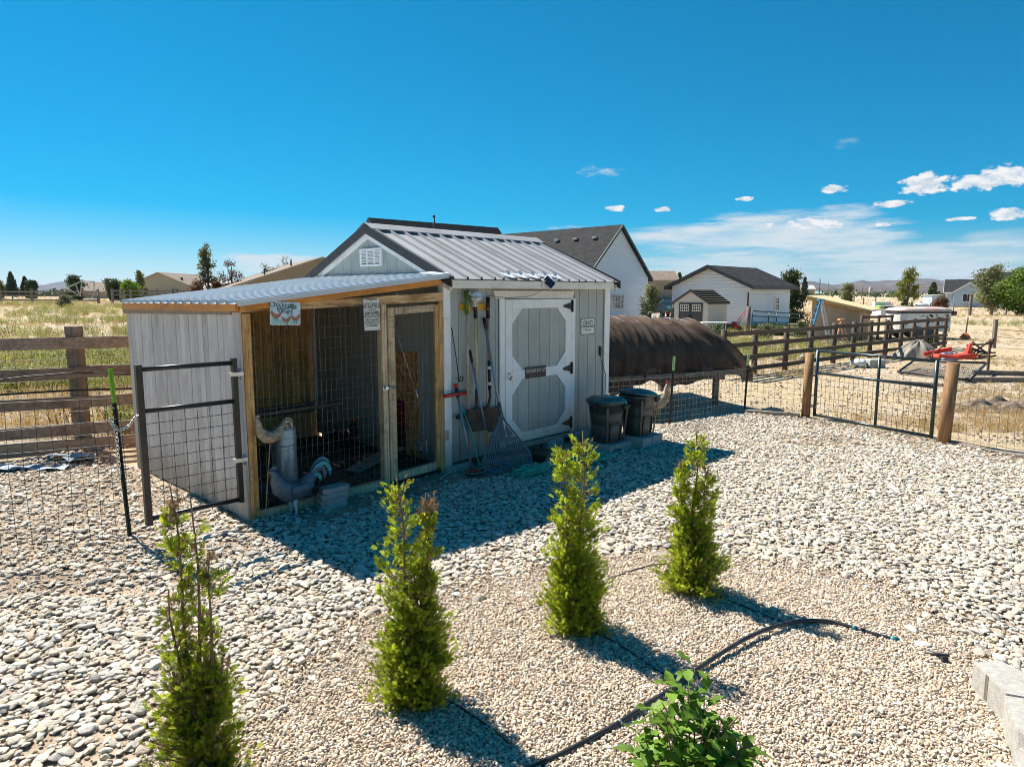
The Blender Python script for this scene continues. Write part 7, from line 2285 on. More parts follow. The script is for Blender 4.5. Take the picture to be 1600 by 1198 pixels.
t, fr_ = simple_house('cream stucco house gable end beyond the distant rail fence at the left', 250, 118, radians(92), 14, 9.2, 2.6, 4.55, M['tan_pale'], M['shingle_brown'])
for u in (-2.6, 2.6): window(t, fr_, 'x', -.02, u, 1.3, 1.0, 1.1, M['tan_pale'], 2, 1, -1)
simple_house('small metal roofed barn right of the cream house at the left', 300, 125, radians(0), 8, 5, 1.6, 3.1, M['tan_stucco'], M['galv_bright'], 'barn')
simple_house('low brown roofed house showing over the fence at the left', 122, 150, radians(4), 13, 9, 1.5, 3.4, M['tan_pale'], M['shingle_brown'])
AX = at(497, 405, 62)
t, fr_ = house('brown_house', 'large tan house with sloping brown roof and vent pipe left of the shed gable', (AX[0] + .3, AX[1], gz(AX[0], 62)), radians(118), 15, 15.0, 1.8, 4.35, M['tan_stucco'], M['shingle_brown'], M['tan_stucco'], .5, 0)
for x, y in ((3.0, 2.1), (2.0, 4.6)): m = MB(fr_); z = 4.35 - .34 * y; m.tube([(x, y, z), (x, y, z + .75)], .07, 8); m.build('vent_pipe', M['black_trim'], t)
t, fr_ = simple_house('low brown shed roof in front of the large tan house', 432, 75, radians(10), 7, 5, 1.6, 2.9, M['tan_stucco'], M['shingle_brown'], 'shed')
t = thing('swing_frame', 'pale wooden A-frame swing set near the brown shed roof', 'swing frame', gnd_at(430, 62))
b = gnd_at(430, 62)
for dx in (-1.0, .65):
    m = MB(); m.bar(b + V3(dx - .45, 0, 0), b + V3(dx, 0, 2.1), .09, .09); m.bar(b + V3(dx + .45, 0, 0), b + V3(dx, 0, 2.1), .09, .09); m.build('legs', M['pale_post'], t)
m = MB(); m.bar(b + V3(-1.2, 0, 2.1), b + V3(.85, 0, 2.1), .09, .09); m.build('top_bar', M['pale_post'], t)
t, fr_ = simple_house('tan garage seen between the white house and the white garage', 1003, 82, radians(-4), 3.4, 6, 3.6, 4.6, M['tan_stucco'], M['shingle_brown'], 'garage')
simple_house('grey and white building far out behind the pine at the right', 1250, 400, radians(0), 7, 7, 4.6, 6.6, M['tan_stucco'], M['print_white'], 'barn')
simple_house('long low brown barn on the horizon at the right', 1336, 750, radians(0), 20, 10, 2.5, 4.0, M['rust_pale'], M['rust'], 'barn')
simple_house('low green roofed shed on the horizon behind the bare poplar', 1386, 650, radians(0), 14, 8, 2.5, 3.8, M['tan_stucco'], M['green_trim'], 'barn')
simple_house('small pale teal roofed hut far right of the pine', 1268, 420, radians(0), 6, 6, 2.0, 3.0, M['tan_pale'], M['print_grass'], 'hut')
P = gnd_at(1360, 400); t = thing('silo', 'slim pale grain silo standing on the far plain', 'silo', P)
m = MB(); m.lathe([(1.0, 0), (1.0, 5.2), (.6, 5.6), (.05, 5.8)], tuple(P), 16); m.build('shell', M['concrete'], t)
for k in range(5): m = MB(); m.lathe([(1.03, 1 * k + .5), (1.03, 1 * k + .58)], tuple(P), 16); m.build('band', M['steel'], t)
P = gnd_at(1383, 95); t = thing('stock_tank', 'bright green tank with a white tank behind it out in the paddock', 'tank', P)
m = MB(); m.box(P[0] - .9, P[0] + .6, P[1] - .5, P[1] + .5, 0, .5); m.build('tank', M['lime'], t); m = MB(); m.box(P[0] - .9, P[0] + 1.3, P[1] + .7, P[1] + 1.5, 0, .95); m.build('rear_tank', M['print_white'], t)
P = gnd_at(1435, 88); m = MB(); m.lathe([(.05, 0), (1.1, .05), (1.15, .5), (.9, .8), (.3, .95), (.02, .97)], tuple(P), 14, sx=1.3); tag(m.build('hay_cover', M['print_white'], None, P), 'white rounded cover behind the bare poplar', 'cover')
P = gnd_at(1490, 66); t = thing('black_trough', 'small black object lying in the dry grass below the blue house', 'trough', P)
m = MB(); m.box(P[0] - .4, P[0] + .3, P[1] - .3, P[1] + .3, .06, .34); m.box(P[0] - .2, P[0] + .42, P[1] - .1, P[1] + .2, .3, .42); m.build('shell', M['black_metal'], t); m = MB(); m.box(P[0] - .35, P[0] + .25, P[1] - .25, P[1] + .25, 0, .055); m.build('base', M['rust'], t)

# vehicles behind the white house
def car(label, P, rz, mt, L=4.4):
    t = thing('parked_car', label, 'car', P, rz); fr_ = WM[t.name]
    m = MB(fr_); m.prism([(-L / 2, -.85, .35), (L / 2, -.85, .35), (L / 2, -.85, .85), (L * .28, -.85, .98), (-L / 2, -.85, .98)], (0, 1.7, 0)); m.build('body', mt, t)
    m = MB(fr_); m.prism([(-L * .45, -.72, .99), (L * .22, -.72, .99), (L * .08, -.72, 1.5), (-L * .38, -.72, 1.5)], (0, 1.44, 0)); c_ = m.build('cabin', mt, t)
    m = MB(fr_); m.prism([(-L * .40, -.735, 1.05), (L * .16, -.735, 1.05), (L * .06, -.735, 1.44), (-L * .35, -.735, 1.44)], (0, .01, 0)); m.build('window', M['glass'], c_)
    for x in (-L * .3, L * .3):
        for y in (-.9, .7): m = MB(fr_); m.tube([(x, y, .33), (x, y + .2, .33)], .33, 14); m.build('wheel', M['print_dark'], t)


M['car_blue'] = mat('blue_car_paint', (.02, .10, .17), rough=.3); M['car_dark'] = mat('dark_car_paint', (.02, .022, .03), rough=.3); M['car_white'] = mat('white_car_paint', (.6, .6, .6), rough=.3)
car('dark blue pickup parked on the drive left of the white garage', gnd_at(1043, 74), radians(170), M['car_blue'])
car('black car parked just left of the blue pickup', gnd_at(1033, 78), radians(175), M['car_dark'])
car('white truck part hidden behind the blue pickup', gnd_at(1042, 88), radians(180), M['car_white'], 5.5)
dv = MB(); a = [gnd_at(1006, 52), gnd_at(1062, 50), gnd_at(1075, 75), gnd_at(1004, 82)]; dv.add([(p[0], p[1], .006) for p in a], [(0, 1, 2, 3)])
M['drive'] = mat('gravel_drive', (.33, .31, .29), (.42, .40, .37), rough=1, scale=2); q = dv.build('gravel_drive', M['drive']); q['kind'] = 'structure'

# clutter between house and garage
P = gnd_at(1046, 44)
t = thing('potting_bench', 'dark potting bench stacked with pots between the white house and resin shed', 'bench', P)
for z in (.15, .62, 1.0): m = MB(); m.box(P[0] - .55, P[0] + .95, P[1] - .3, P[1] + .3, z, z + .05); m.build('shelf', M['gate_green'], t)
for x in (-.5, .2, .9): m = MB(); m.box(P[0] + x - .03, P[0] + x + .03, P[1] - .28, P[1] + .28, 0, 1.4 if x < 0 else 1.0); m.build('leg', M['gate_green'], t)
rr = random.Random(2)
for k, (x, z, mt) in enumerate(((-.35, .67, 'rust'), (-.05, .67, 'dark_red'), (.3, .67, 'rust'), (.65, 1.05, 'concrete'), (.3, 1.05, 'zinc'), (.0, 1.05, 'print_grass'), (-.2, .2, 'red'), (.5, .2, 'rust'))):
    m = MB(); m.lathe([(.09, 0), (.13, .24), (.14, .26), (.12, .26)], (P[0] + x, P[1], z), 12); tag(m.build('plant_pot', M[mt], None, (P[0] + x, P[1], z)), ('rust brown pot at the left of the bench middle shelf', 'dark red pot on the bench middle shelf', 'rust brown pot at the right of the bench middle shelf', 'grey pot at the right end of the bench top', 'zinc pot on the bench top beside the grey pot', 'teal pot at the left of the bench top', 'bright red pot on the lowest bench shelf', 'rust brown pot on the lowest bench shelf')[k], 'pot', 'pots on the potting bench')
b = gnd_at(1022, 43)
t = thing('livestock_panel', 'small green tube livestock panel right beside the white house corner', 'gate panel', b)
for z in (.25, .95): m = MB(); m.tube([b + V3(-.3, 0, z), b + V3(.55, 0, z + .03)], .03, 8); m.build('rail', M['gate_green'], t)
for x in (-.3, .55): m = MB(); m.tube([b + V3(x, 0, 0), b + V3(x, 0, .98)], .03, 8); m.build('stile', M['gate_green'], t)
b = gnd_at(1119, 34.5)
t = thing('folding_table', 'long white folding table in front of the white garage', 'table', b)
m = MB(); m.box(b[0] - .75, b[0] + .6, b[1] - .5, b[1] + .3, .66, .71); m.build('table_top', M['print_white'], t)
for x in (-.6, .45): m = MB(); m.bar(b + V3(x, -.3, 0), b + V3(x, -.3, .66), .04, .04); m.bar(b + V3(x, .15, 0), b + V3(x, .15, .66), .04, .04); m.build('leg', M['steel'], t)
b = gnd_at(1152, 26.5)
t = thing('sheet_stack', 'stack of pale blue-white sheets lying flat behind the rail fence', 'sheet stack', b)
for k in range(3): m = MB(); m.prism([b + V3(-.52 + .03 * k, -.6, .02 + .05 * k), b + V3(.52 + .02 * k, -.55, .03 + .05 * k), b + V3(.62, .5, .03 + .05 * k), b + V3(-.42 + .02 * k, .5, .02 + .05 * k)], (0, 0, .04)); m.build('sheet', M['print_sky'] if k < 2 else M['print_white'], t)
b = gnd_at(1149, 38.5)
t = thing('lawn_mower', 'red push mower parked against the white garage wall', 'mower', b)
m = MB(); m.prism([b + V3(-.42, -.25, .14), b + V3(.38, -.25, .14), b + V3(.30, -.25, .34), b + V3(-.30, -.25, .34)], (0, .5, 0)); m.lathe([(.15, .34), (.17, .40), (.12, .55), (.02, .57)], tuple(b), 14); m.build('deck', M['red_paint'], t)
for x, r_ in ((-.42, .24), (.36, .12)):
    for y in (-.3, .26): m = MB(); m.tube([b + V3(x, y, r_), b + V3(x, y + .06, r_)], r_, 14); m.build('wheel', M['print_dark'], t)
for y in (-.2, .2): m = MB(); m.tube([b + V3(.1, y, .3), b + V3(.55, y, 1.05), b + V3(.75, y, 1.22)], .022, 6); m.build('handle', M['red_paint'], t)
m = MB(); m.tube([b + V3(.75, -.2, 1.22), b + V3(.75, .2, 1.22)], .022, 6); m.build('grip', M['print_dark'], t)
b = gnd_at(1171, 36.5); m = MB(); m.tube([b, b + V3(0, 0, 1.45)], .11, 10)
tag(m.build('wood_post', M['fpost_wood'], None, b), 'dark round wooden post at the corner of the white garage', 'post')
b0, b1 = gnd_at(1177, 36.2), gnd_at(1252, 38)
t = thing('tube_gate', 'long dark green tube gate along the garage side wall', 'gate', b0); d_ = b1 - b0
for z in (.28, .62, .95, 1.22): m = MB(); m.tube([b0 + V3(0, 0, z), b1 + V3(0, 0, z * .82)], .028, 8); m.build('rail', M['gate_green'], t)
for q in (0, .33, .5, .78, 1): m = MB(); p = b0 + d_ * q; m.tube([p + V3(0, 0, .05), p + V3(0, 0, 1.22 * (1 - .18 * q))], .028, 8); m.build('stile', M['gate_green'], t)
b = gnd_at(1266, 34)
t = thing('wire_tangle', 'tangle of old bent wire and pipe left of the plywood shelter', 'scrap', b); rr = random.Random(3)
for k in range(9): m = MB(); q = b + V3(rr.uniform(-.6, .2), rr.uniform(-.3, .3), 0); m.tube(smooth([q, q + V3(rr.uniform(-.3, .3), 0, rr.uniform(.4, .9)), q + V3(rr.uniform(-.2, .7), 0, rr.uniform(.5, 1.35)), q + V3(rr.uniform(.1, .9), 0, rr.uniform(.1, .9))], 4), .02, 5); m.build('bent_pipe', M['rust'], t)

# ------------------------------------------------------------------ paddock debris
b = G(1430, 561)
t = thing('tarp_pile', 'heap covered by a draped grey-tan tarp behind the wide gate', 'tarp pile', b)
def tarp_fn(u, v):
    a = 2 * pi * u; r = .80 * v ** .8; fold = .10 * sin(7 * a) * v + .07 * sin(13 * a + 2) * v * v
    x = (r + fold) * (1.02 if cos(a) > 0 else .95); z = .60 * (1 - v ** 1.5) + .035 * sin(9 * a + 4 * v) - .12 * max(0, cos(a)) * v * (1 - v)
    return (b[0] + x * cos(a) + .05, b[1] + .7 * x * sin(a), max(z, .01))
m = MB(); m.grid(tarp_fn, 64, 14); m.build('cover', M['tarp'], t)
m = MB(); c_ = b + V3(.80, -.25, 0); m.grid(lambda u, v: (c_[0] + .42 * v * cos(6.2832 * u) * (1 + .2 * sin(19 * u)), c_[1] + .3 * v * sin(6.2832 * u), .30 * (1 - v ** 2) + .02 * sin(30 * u) + .01), 30, 6); m.build('loose_fold', M['tarp_blue'], t)
b = G(1497, 566)
t = thing('farm_implement', 'bright red tractor attachment lying in pieces beside the tarp heap', 'implement', b)
m = MB(); m.bar(b + V3(-.85, .4, .22), b + V3(-.05, .3, .40), .09, .12); m.build('arm', M['red_paint'], t)
m = MB(); m.prism([b + V3(-.70, -.1, .16), b + V3(.35, -.2, .10), b + V3(.52, -.2, .26), b + V3(.36, -.2, .30), b + V3(-.1, -.1, .22), b + V3(-.66, -.1, .26)], (0, .42, 0)); m.build('blade', M['red_paint'], t)
m = MB(); m.bar(b + V3(.24, 0, .2), b + V3(.32, 0, .50), .14, .09); m.bar(b + V3(.32, 0, .5), b + V3(.35, 0, .60), .08, .06); m.build('mast', M['red_paint'], t)
m = MB(); m.bar(b + V3(.05, .05, .12), b + V3(.4, .1, .34), .2, .1); m.build('bracket', M['red_paint'], t)
m = MB()
for k in range(5): m.tube(smooth([b + V3(.3 + .1 * k, .1, .2), b + V3(.45 + .1 * k, .15, .45 - .05 * k), b + V3(.7 + .13 * k, .1, .3)], 4), .025, 6)
m.build('hydraulic_hose', M['black_metal'], t)
m = MB(); m.bar(b + V3(-.9, .2, .1), b + V3(-.3, .3, .5), .03, .03); m.bar(b + V3(.45, .0, .1), b + V3(1.1, -.1, .22), .05, .05); m.build('rod', M['rust'], t)
b = G(1533, 560)
t = thing('drawbar_frame', 'dark rusty folded drawbar with yellow reel right of the red attachment', 'implement', b)
m = MB()
for a, c_ in (((-.4, 0, .1), (.28, 0, .62)), ((-.35, 0, .55), (.25, 0, .12)), ((-.45, .1, .42), (.45, .1, .5)), ((.2, 0, .05), (.35, 0, .66)), ((-.1, 0, .06), (.3, .1, .1))): m.bar(b + V3(*a), b + V3(*c_), .04, .05)
m.build('frame', M['rust'], t)
m = MB(); m.tube([b + V3(-.38, -.1, .28), b + V3(-.28, .08, .28)], .09, 12); m.build('reel', M['yellow'], t)
q = [G(1403, 581, .06), G(1515, 594, .08), G(1542, 567, .30), G(1428, 563, .22)]
t = thing('mesh_panel', 'black framed chain mesh panel lying tilted on the ground behind the right gate post', 'panel', q[0] * V3(1, 1, 0))
for a, c_ in zip(q, q[1:] + q[:1]): m = MB(); m.tube([a, c_], .03, 8); m.build('frame_tube', M['black_metal'], t)
m = MB(); rr = random.Random(1)
for k in range(1, 44):
    u = k / 44
    if u <= 1: 
        a = q[0] + (q[1] - q[0]) * u; c_ = q[3] + (q[2] - q[3]) * min(1, u + .12); m.wire(a, c_, .004)
        a = q[0] + (q[1] - q[0]) * u; c_ = q[3] + (q[2] - q[3]) * max(0, u - .12); m.wire(a, c_, .004)
m.build('chain_mesh', M['wire_dark'], t)
b = G(1543, 580); t = thing('steel_post', 'lone dark steel post with pale green side at the panel corner', 'post', b); m = MB(); m.bar(b, b + V3(0, 0, .82), .045, .045); m.build('shaft', M['rust'], t); m = MB(); m.bar(b + V3(.03, 0, .02), b + V3(.03, 0, .35), .012, .04); m.build('painted_strip', M['pale_lime'], t); m = MB(); m.bar(b + V3(-.08, 0, .80), b + V3(.06, 0, .84), .04, .03); m.build('bracket', M['rust'], t)
b = G(1508, 529); t = thing('marker_stake', 'thin rusty stake with an orange base far out in the dry grass', 'stake', b); m = MB(); m.tube([b, b + V3(.05, 0, 1.0)], .03, 6); m.build('rod', M['rust'], t); m = MB(); m.lathe([(.26, 0), (.22, .08), (.10, .24), (.03, .26)], tuple(b), 12); m.build('base', M['orange'], t)
b = G(1358, 574)
for lb, dx, w_, mt in (('grey concrete block on the dirt behind the wide gate', .1, .30, 'concrete'), ('crumpled white bag beside the grey concrete block', -.30, .22, 'print_white')):
    m = MB()
    if mt == 'concrete': m.cbox(b[0] + dx - w_ / 2, b[0] + dx + w_ * 1.0, b[1] - .15, b[1] + .2, 0, .24, .02)
    else: m.grid(lambda u, v: (b[0] + dx + w_ * sin(pi * v) * cos(6.2832 * u) * (1 + .2 * sin(19 * u)), b[1] + .2 * sin(pi * v) * sin(6.2832 * u), .13 - .12 * cos(pi * v) + .02 * sin(23 * u)), 20, 8)
    tag(m.build('concrete_block' if mt == 'concrete' else 'plastic_bag', M[mt], None, b + V3(dx, 0, 0)), lb, 'block' if mt == 'concrete' else 'bag')
for lb, px, py, s in (('pale rock behind the rail fence left of the gate, leftmost of three', 1200, 545, .20), ('pale rock behind the rail fence, middle of three', 1222, 562, .22), ('pale rock behind the rail fence nearest the gate', 1252, 561, .20)): loose(lb, px, py, s, int(px))
for lb, pa, pb in (('long grey timber on the dirt right of the mesh panel, nearer one', (1505, 597), (1640, 597)), ('long grey timber on the dirt right of the mesh panel, farther one', (1520, 585), (1640, 588))):
    a, c_ = G(*pa), G(*pb); m = MB(); m.bar(a + V3(0, 0, .06), c_ + V3(0, 0, .06), .12, .12); tag(m.build('timber_beam', M['rail_wood'], None, a), lb, 'timber')
b0 = G(1370, 596); c_ = G(1480, 604); m = MB(); m.bar(b0 + V3(0, 0, .03), c_ + V3(0, 0, .03), .10, .06); tag(m.build('timber_beam', M['rail_wood'], None, b0), 'weathered plank lying flat behind the middle of the wide gate', 'timber')
# dug earth near the gate
b = G(1550, 640)
m = MB(); rr = random.Random(9); ph = [rr.uniform(0, 6) for _ in range(6)]
m.grid(lambda u, v: (b[0] - 1.2 + 3.0 * u, b[1] - .45 + 1.1 * v, -.02 + sin(pi * u) * sin(pi * v) * (.16 + .06 * sin(17 * u + ph[0]) * sin(13 * v + ph[1]) + .05 * sin(41 * u + ph[2]) + .04 * sin(37 * v + ph[3]))), 60, 30)
M['dug'] = mat('dug_earth', (.085, .06, .04), (.30, .23, .16), rough=1, scale=9, bump=1, bscale=30); q = m.build('earth_mound', M['dug']); q['kind'] = 'structure'
# paddock wire fence far right
pp = [gnd_at(px, Y) for px, Y in ((1560, 27), (1650, 24))]
t = thing('wire_fence', 'thin wire fence with one dark post at the far right of the paddock', 'wire fence', pp[0])
m = MB(); m.bar(pp[0], pp[0] + V3(0, 0, 1.12), .12, .12); m.build('post', M['fpost_wood'], t); m = MB(); m.bar(pp[1], pp[1] + V3(0, 0, 1.12), .12, .12); m.build('post', M['fpost_wood'], t)
for z in (.75, .45): m = MB(); m.tube([pp[0] + V3(0, 0, z), pp[1] + V3(0, 0, z)], .012, 5); m.build('strand', M['rust'], t)
pp = [gnd_at(px, 66 + .2 * i) for i, px in enumerate((1395, 1425, 1455, 1492, 1518, 1575, 1612))]
t = thing('wire_fence', 'far post and wire fence crossing the dry grass below the blue house', 'wire fence', pp[0])
for i, p in enumerate(pp): m = MB(); m.bar(p, p + V3(0, 0, 2.0 if i == 4 else 1.2), .20 if i == 4 else .07, .20 if i == 4 else .07); m.build('post', M['fpost_wood'], t)
for z in (.5, .95): m = MB(); m.tube([p + V3(0, 0, z) for p in pp], .014, 5); m.build('strand', M['rust'], t)
for lb, px, Y, h in (('taller bare utility pole on the far plain at the right', 1280, 190, 6.0), ('shorter utility pole right of the taller one on the plain', 1293, 230, 5.6), ('thin pole on the plain behind the green round tree', 1347, 260, 5.2)):
    b = gnd_at(px, Y); m = MB(); m.tube([b, b + V3(0, 0, h)], .17, 6); tag(m.build('utility_pole', M['fpost_wood'], None, b), lb, 'pole')
pp = [gnd_at(px, 100 + 3 * i) for i, px in enumerate((1255, 1290, 1304, 1335, 1350, 1369))]
t = thing('wire_fence', 'sparse fence posts on the flats behind the plywood shelter', 'wire fence', pp[0])
for p in pp: m = MB(); m.bar(p, p + V3(0, 0, 1.5), .14, .14); m.build('post', M['fpost_wood'], t)
m = MB(); m.tube([p + V3(0, 0, 1.0) for p in pp], .015, 5); m.build('strand', M['rust'], t)
# pipe frame in the left field
b = gnd_at(112, 70)
t = thing('pipe_frame', 'thin pale pipe frame of an old sprinkler standing in the left field', 'pipe frame', b)
def fx(px, py, Y=70): q = at(px, py, Y); return V3(q[0], q[1], q[2])
for a, c_ in (((104, 450), (128, 439)), ((128, 439), (147, 440)), ((104, 450), (122, 461)), ((128, 439), (140, 450)), ((147, 440), (147, 462)), ((118, 444), (124, 460)), ((128, 477), (151, 458)), ((152, 452), (152, 462)), ((128, 439), (125, 463))):
    m = MB(); m.tube([fx(*a), fx(*c_)], .05, 6); m.build('pipe', M['concrete'], t)


# ------------------------------------------------------------------ trees
def leafy(name, V_c, n, size, seed, mt, parent, flat=.0):
    r = np.random.default_rng(seed); C = np.asarray(V_c)
    P = C[r.integers(0, len(C), n)]
    return P


def quads(P, size, r, up=0.0):
    n = len(P); a = r.normal(size=(n, 3)); a[:, 2] = a[:, 2] * (1 - up); a /= np.linalg.norm(a, axis=1)[:, None]
    b = np.cross(a, r.normal(size=(n, 3))); b /= np.linalg.norm(b, axis=1)[:, None]; s = size * r.uniform(.55, 1.25, n)[:, None]
    V = np.stack([P - a * s, P + b * s * .6, P + a * s, P - b * s * .6], 1).reshape(-1, 3)
    return V, np.arange(4 * n).reshape(-1, 4)


def tree(name, label, base, h, w, kind, leaf, seed, leaves=1600, lsize=.16, bark='bark', trunk=None, gap=.35, clear=.18, cat='tree', group=None, bare=0.0):
    r = np.random.default_rng(seed); rr = random.Random(seed)
    t = thing(name, label, cat, base, 0, group); b = np.array(base, float)
    tr = trunk or h * .022 + .04
    m = MB(); tops = []
    trunk_pts = [b + V3(.03 * h * sin(k * .9 + seed) * k / 8, .02 * h * cos(k * 1.1 + seed) * k / 8, h * .92 * k / 8 - .1) for k in range(9)]
    m.tube(trunk_pts, [tr * (1 - .88 * k / 8) for k in range(9)], 7)
    C = []; S_ = []
    nb = 26 if kind != 'cone' else 46
    for k in range(nb):
        if kind == 'cone':
            q = clear + (1 - clear) * (k / nb); R = w / 2 * (1 - q) ** .85 / (1 - clear) ** .85 * rr.uniform(.75, 1.12) + .05; a = k * 2.4 + rr.uniform(-.4, .4)
            s0 = b + V3(0, 0, h * q); e0_ = s0 + V3(cos(a) * R, sin(a) * R, -.25 * R + .1)
            for j in range(6): C.append(s0 + (e0_ - s0) * (j + .7) / 6); S_.append(.06 * h * (1 - q) + .05)
        else:
            q = clear + (1 - clear) * rr.uniform(0, 1) ** .9
            if kind == 'column': R = w / 2 * (min(1, (q - clear) * 5 + .35)) * (1 - max(0, q - .55) / .55) ** .7
            elif kind == 'bush': R = w / 2 * sqrt(max(0.05, 1 - (q * 1.0) ** 2.2))
            else: R = w / 2 * sqrt(max(.05, 1 - ((q - clear) / (1 - clear) * 2 - 1) ** 2 * .92))
            R *= rr.uniform(.5, 1.08); a = rr.uniform(0, 6.283); j = min(7, int(max(q - .25 * (kind != 'bush'), .05) / .95 * 8))
            s0 = trunk_pts[j]; e0_ = b + V3(cos(a) * R, sin(a) * R, h * q)
            C.append(e0_); S_.append(w * (.09 if kind == 'column' else .12)); C.append(s0 * .35 + e0_ * .65); S_.append(w * .10)
        m.tube([s0, s0 * .5 + e0_ * .5 + V3(0, 0, .02 * h), e0_], [tr * .35, tr * .2, tr * .06], 4)
        if bare and rr.random() < bare * 2:
            for _ in range(5): e2 = e0_ + V3(rr.gauss(0, .06 * h), rr.gauss(0, .06 * h), rr.uniform(.02, .14) * h); m.tube([e0_ * .8 + s0 * .2, e2], [tr * .10, tr * .03], 3, False)
    m.build('trunk', M[bark], t)
    C = np.array(C); S_ = np.array(S_); keep = r.uniform(size=len(C)) > gap * .4 + bare * .5; C, S_ = C[keep], S_[keep]
    leaves = int(leaves * 1.8); lsize *= .68
    i = r.integers(0, len(C), leaves); P = C[i] + r.normal(size=(leaves, 3)) * S_[i][:, None] * np.array([1, 1, .75])
    P[:, 2] = np.maximum(P[:, 2], b[2] + .03)
    V, Fc = quads(P, lsize, r); np_mesh('crown', V, Fc, M[leaf], t)
    return t


TR = lambda px, Y: tuple(gnd_at(px, Y))
def hpx(py, Y, base): return H + (HY - py) / F * Y - base[2]


def tree_px(name, label, px, py_top, Y, wpx, kind, leaf, seed, **k):
    b = TR(px, Y); h = hpx(py_top, Y, b); return tree(name, label, b, h, wpx / F * Y, kind, leaf, seed, **k)


tree_px('spruce_tree', 'taller dark spruce at the left behind the distant fence', 19, 426, 140, 17, 'cone', 'spruce', 1, leaves=2600, lsize=.34)
tree_px('spruce_tree', 'shorter dark spruce with pale companion right of the taller spruce', 40, 433, 145, 14, 'cone', 'spruce', 2, leaves=2000, lsize=.34)
tree_px('juniper_tree', 'grey ragged juniper touching the shorter spruce at the left', 50, 439, 140, 14, 'round', 'pine', 3, leaves=1400, lsize=.32, clear=.05)
tree_px('tree', 'pale small tree cut by the left edge of the frame', 1, 440, 140, 12, 'round', 'leaf_dull', 4, leaves=900, lsize=.3, clear=.05)
tree_px('pine_tree', 'dark round pine behind the pipe frame in the left field', 117, 434, 110, 23, 'round', 'pine', 5, leaves=2600, lsize=.26, clear=.05)
tree_px('pine_tree', 'dark bushy pine right of the low brown roof', 180, 433, 105, 25, 'round', 'pine', 6, leaves=2800, lsize=.26, clear=.03)
tree_px('tree', 'light green tree beside the cream stucco house', 206, 437, 100, 22, 'round', 'leaf_green', 7, leaves=2200, lsize=.24, clear=.03)
tree_px('tree', 'olive taller tree just behind the light green one', 220, 425, 108, 16, 'column', 'leaf_dull', 8, leaves=1600, lsize=.24)
tree_px('tree', 'faint small tree on the ridge of the cream house', 247, 429, 140, 9, 'round', 'pine', 9, leaves=600, lsize=.3)
tree_px('poplar_tree', 'tall sparse columnar poplar above the lean-to roof', 326, 386, 68, 30, 'column', 'leaf_dull', 10, leaves=1500, lsize=.15, gap=.5, clear=.08)
for i, (lb, px, top, wp, lf) in enumerate((('red brown shrub at the foot of the columnar poplar, left side', 312, 441, 28, 'leaf_red'), ('red brown shrub at the foot of the columnar poplar, right side', 338, 443, 26, 'leaf_red'))):
    tree_px('shrub', lb, px, top, 66, wp, 'bush', lf, 30 + i, leaves=1500, lsize=.14, clear=.0, cat='shrub', group='red brown shrubs below the poplar')
tree_px('bare_tree', 'bare twiggy tree with red brown middle right of the poplar', 364, 409, 66, 36, 'column', 'leaf_red', 12, leaves=900, lsize=.14, bare=.5, clear=.08)
tree_px('pine_tree', 'small dark evergreen behind the lean-to roof, left of the bare twiggy tree', 285, 435, 120, 6, 'cone', 'pine', 13, leaves=500, lsize=.2)
for i, (px, top, wp) in enumerate(((381, 436, 15), (392, 437, 12), (401, 435, 12))):
    tree_px('pine_tree', ('small dark evergreen in the row before the brown shed roof, left one', 'small dark evergreen in the row before the brown shed roof, middle one', 'small dark evergreen in the row before the brown shed roof, right one')[i], px, top, 75, wp, 'cone', 'pine', 40 + i, leaves=900, lsize=.14, clear=.0, group='small evergreens by the brown shed')
tree_px('bare_tree', 'thin bare tree behind the roof of the large tan house', 450, 403, 80, 34, 'round', 'leaf_red', 14, leaves=160, lsize=.14, bare=.9, clear=.2)
tree_px('tree', 'thin leafed tree left of the large tan house', 418, 417, 70, 30, 'round', 'leaf_dull', 15, leaves=800, lsize=.15, bare=.3, clear=.15)
tree_px('sage_bush', 'rounded pale green bush in the left field below the dark pine', 99, 463, 62, 20, 'bush', 'sage_bush', 16, leaves=2200, lsize=.12, clear=.0, cat='bush')
tree_px('tree', 'small olive tree beside the white house corner', 1017, 449, 46, 26, 'round', 'leaf_dull', 17, leaves=1800, lsize=.10, clear=.22)
tree_px('pine_tree', 'pointed dark pine behind the left eave of the white garage', 1061, 427, 95, 12, 'cone', 'pine', 18, leaves=1300, lsize=.22)
tree_px('pine_tree', 'dark pointed pine between the tan garage and the white garage', 1028, 436, 110, 9, 'cone', 'pine', 19, leaves=900, lsize=.22)
tree_px('pine_tree', 'irregular dark pine growing behind the right wall of the white garage', 1238, 427, 50, 36, 'round', 'pine', 20, leaves=4200, lsize=.13, clear=.02, gap=.5)
tree_px('spruce_tree', 'lone dark spruce on the far plain above the plywood shelter', 1257, 434, 190, 9, 'cone', 'spruce', 21, leaves=900, lsize=.5)
tree_px('spruce_tree', 'smaller dark spruce just left of the lone far spruce', 1245, 440, 190, 6, 'cone', 'spruce', 22, leaves=600, lsize=.5)
tree_px('tree', 'round dull green tree standing alone on the far plain', 1324, 446, 150, 17, 'round', 'leaf_dull', 23, leaves=2200, lsize=.3, clear=.02)
tree_px('poplar_tree', 'tall half bare poplar with thin yellowing leaves in the right paddock', 1418, 421, 82, 32, 'column', 'leaf_yellow', 24, leaves=1500, lsize=.17, bare=.55, clear=.15)
tree_px('bush', 'dark small bush at the foot of the half bare poplar', 1415, 465, 80, 9, 'bush', 'pine', 25, leaves=500, lsize=.14, clear=.0, cat='bush')
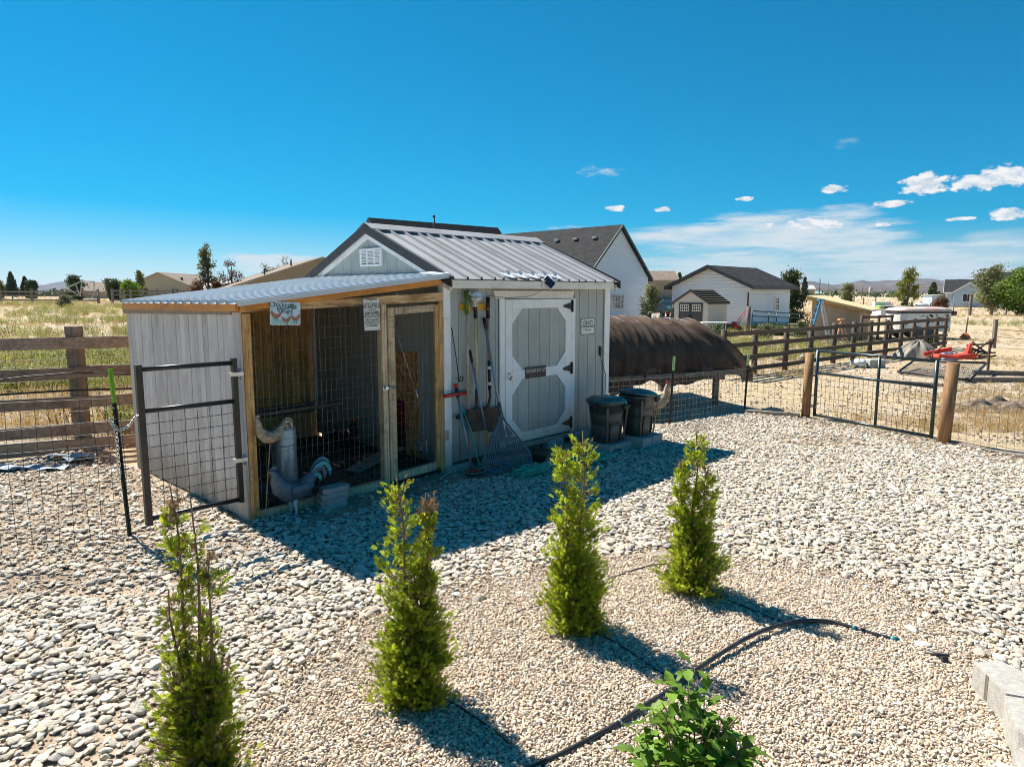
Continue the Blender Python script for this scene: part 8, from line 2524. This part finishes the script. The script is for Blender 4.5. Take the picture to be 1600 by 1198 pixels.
tree_px('juniper_tree', 'dark pointed juniper clump left of the blue house', 1458, 442, 110, 25, 'cone', 'pine', 26, leaves=2600, lsize=.28, clear=.0)
tree_px('bush', 'brown green bush between the teal shed and the blue house', 1471, 464, 92, 20, 'bush', 'leaf_red', 27, leaves=1600, lsize=.2, clear=.0, cat='bush')
tree_px('birch_tree', 'pale birch-like tree with loose crown before the blue house', 1552, 418, 68, 46, 'round', 'leaf_dull', 28, leaves=2600, lsize=.17, bark='birch_bark', clear=.22, gap=.5)
tree_px('maple_tree', 'large bright green maple at the right edge before the blue house', 1594, 424, 66, 56, 'round', 'leaf_green', 29, leaves=5200, lsize=.19, clear=.16)
for i, (lb, px, top, Y, wp, lf) in enumerate((('pale sage bush in front of the garage gate, left', 1121, 506, 32.5, 26, 'sage_bush'), ('pale sage bush in front of the garage gate, middle', 1199, 508, 31, 26, 'sage_bush'), ('dark weedy bush under the long green tube gate, left part', 1185, 511, 35, 26, 'pine'), ('dark weedy bush under the long green tube gate, middle part', 1215, 511, 35.2, 34, 'pine'), ('dark weedy bush beside the plywood shelter', 1257, 503, 33.5, 24, 'pine'), ('dark bush in the corner of the long rail fence', 1462, 527, 28.6, 22, 'pine'))):
    tree_px('bush', lb, px, top, Y, wp, 'bush', lf, 60 + i, leaves=1500, lsize=.07, clear=.0, cat='bush')
rr = random.Random(77)
fw = [(rr.uniform(-.78, .95) * Y, Y) for Y in [rr.uniform(330, 900) for _ in range(90)]]
m = None
Vs = []; Fs = []; n0 = 0; r = np.random.default_rng(5)
for x, y in fw:
    w_ = rr.uniform(8, 26); hh = rr.uniform(2.0, 4.2); n = 90
    P = np.array([x, y, gz(x, y)]) + r.normal(size=(n, 3)) * np.array([w_ * .4, 3, .1]); P[:, 2] += np.abs(r.normal(size=n)) * hh * .5
    V, Fc = quads(P, 1.1, r); Vs.append(V); Fs.append(Fc + n0); n0 += len(V)
o = np_mesh('far_treeline', np.concatenate(Vs), np.concatenate(Fs), M['pine']); tag(o, 'low broken line of dark trees along the far plain', 'treeline', kind='stuff')
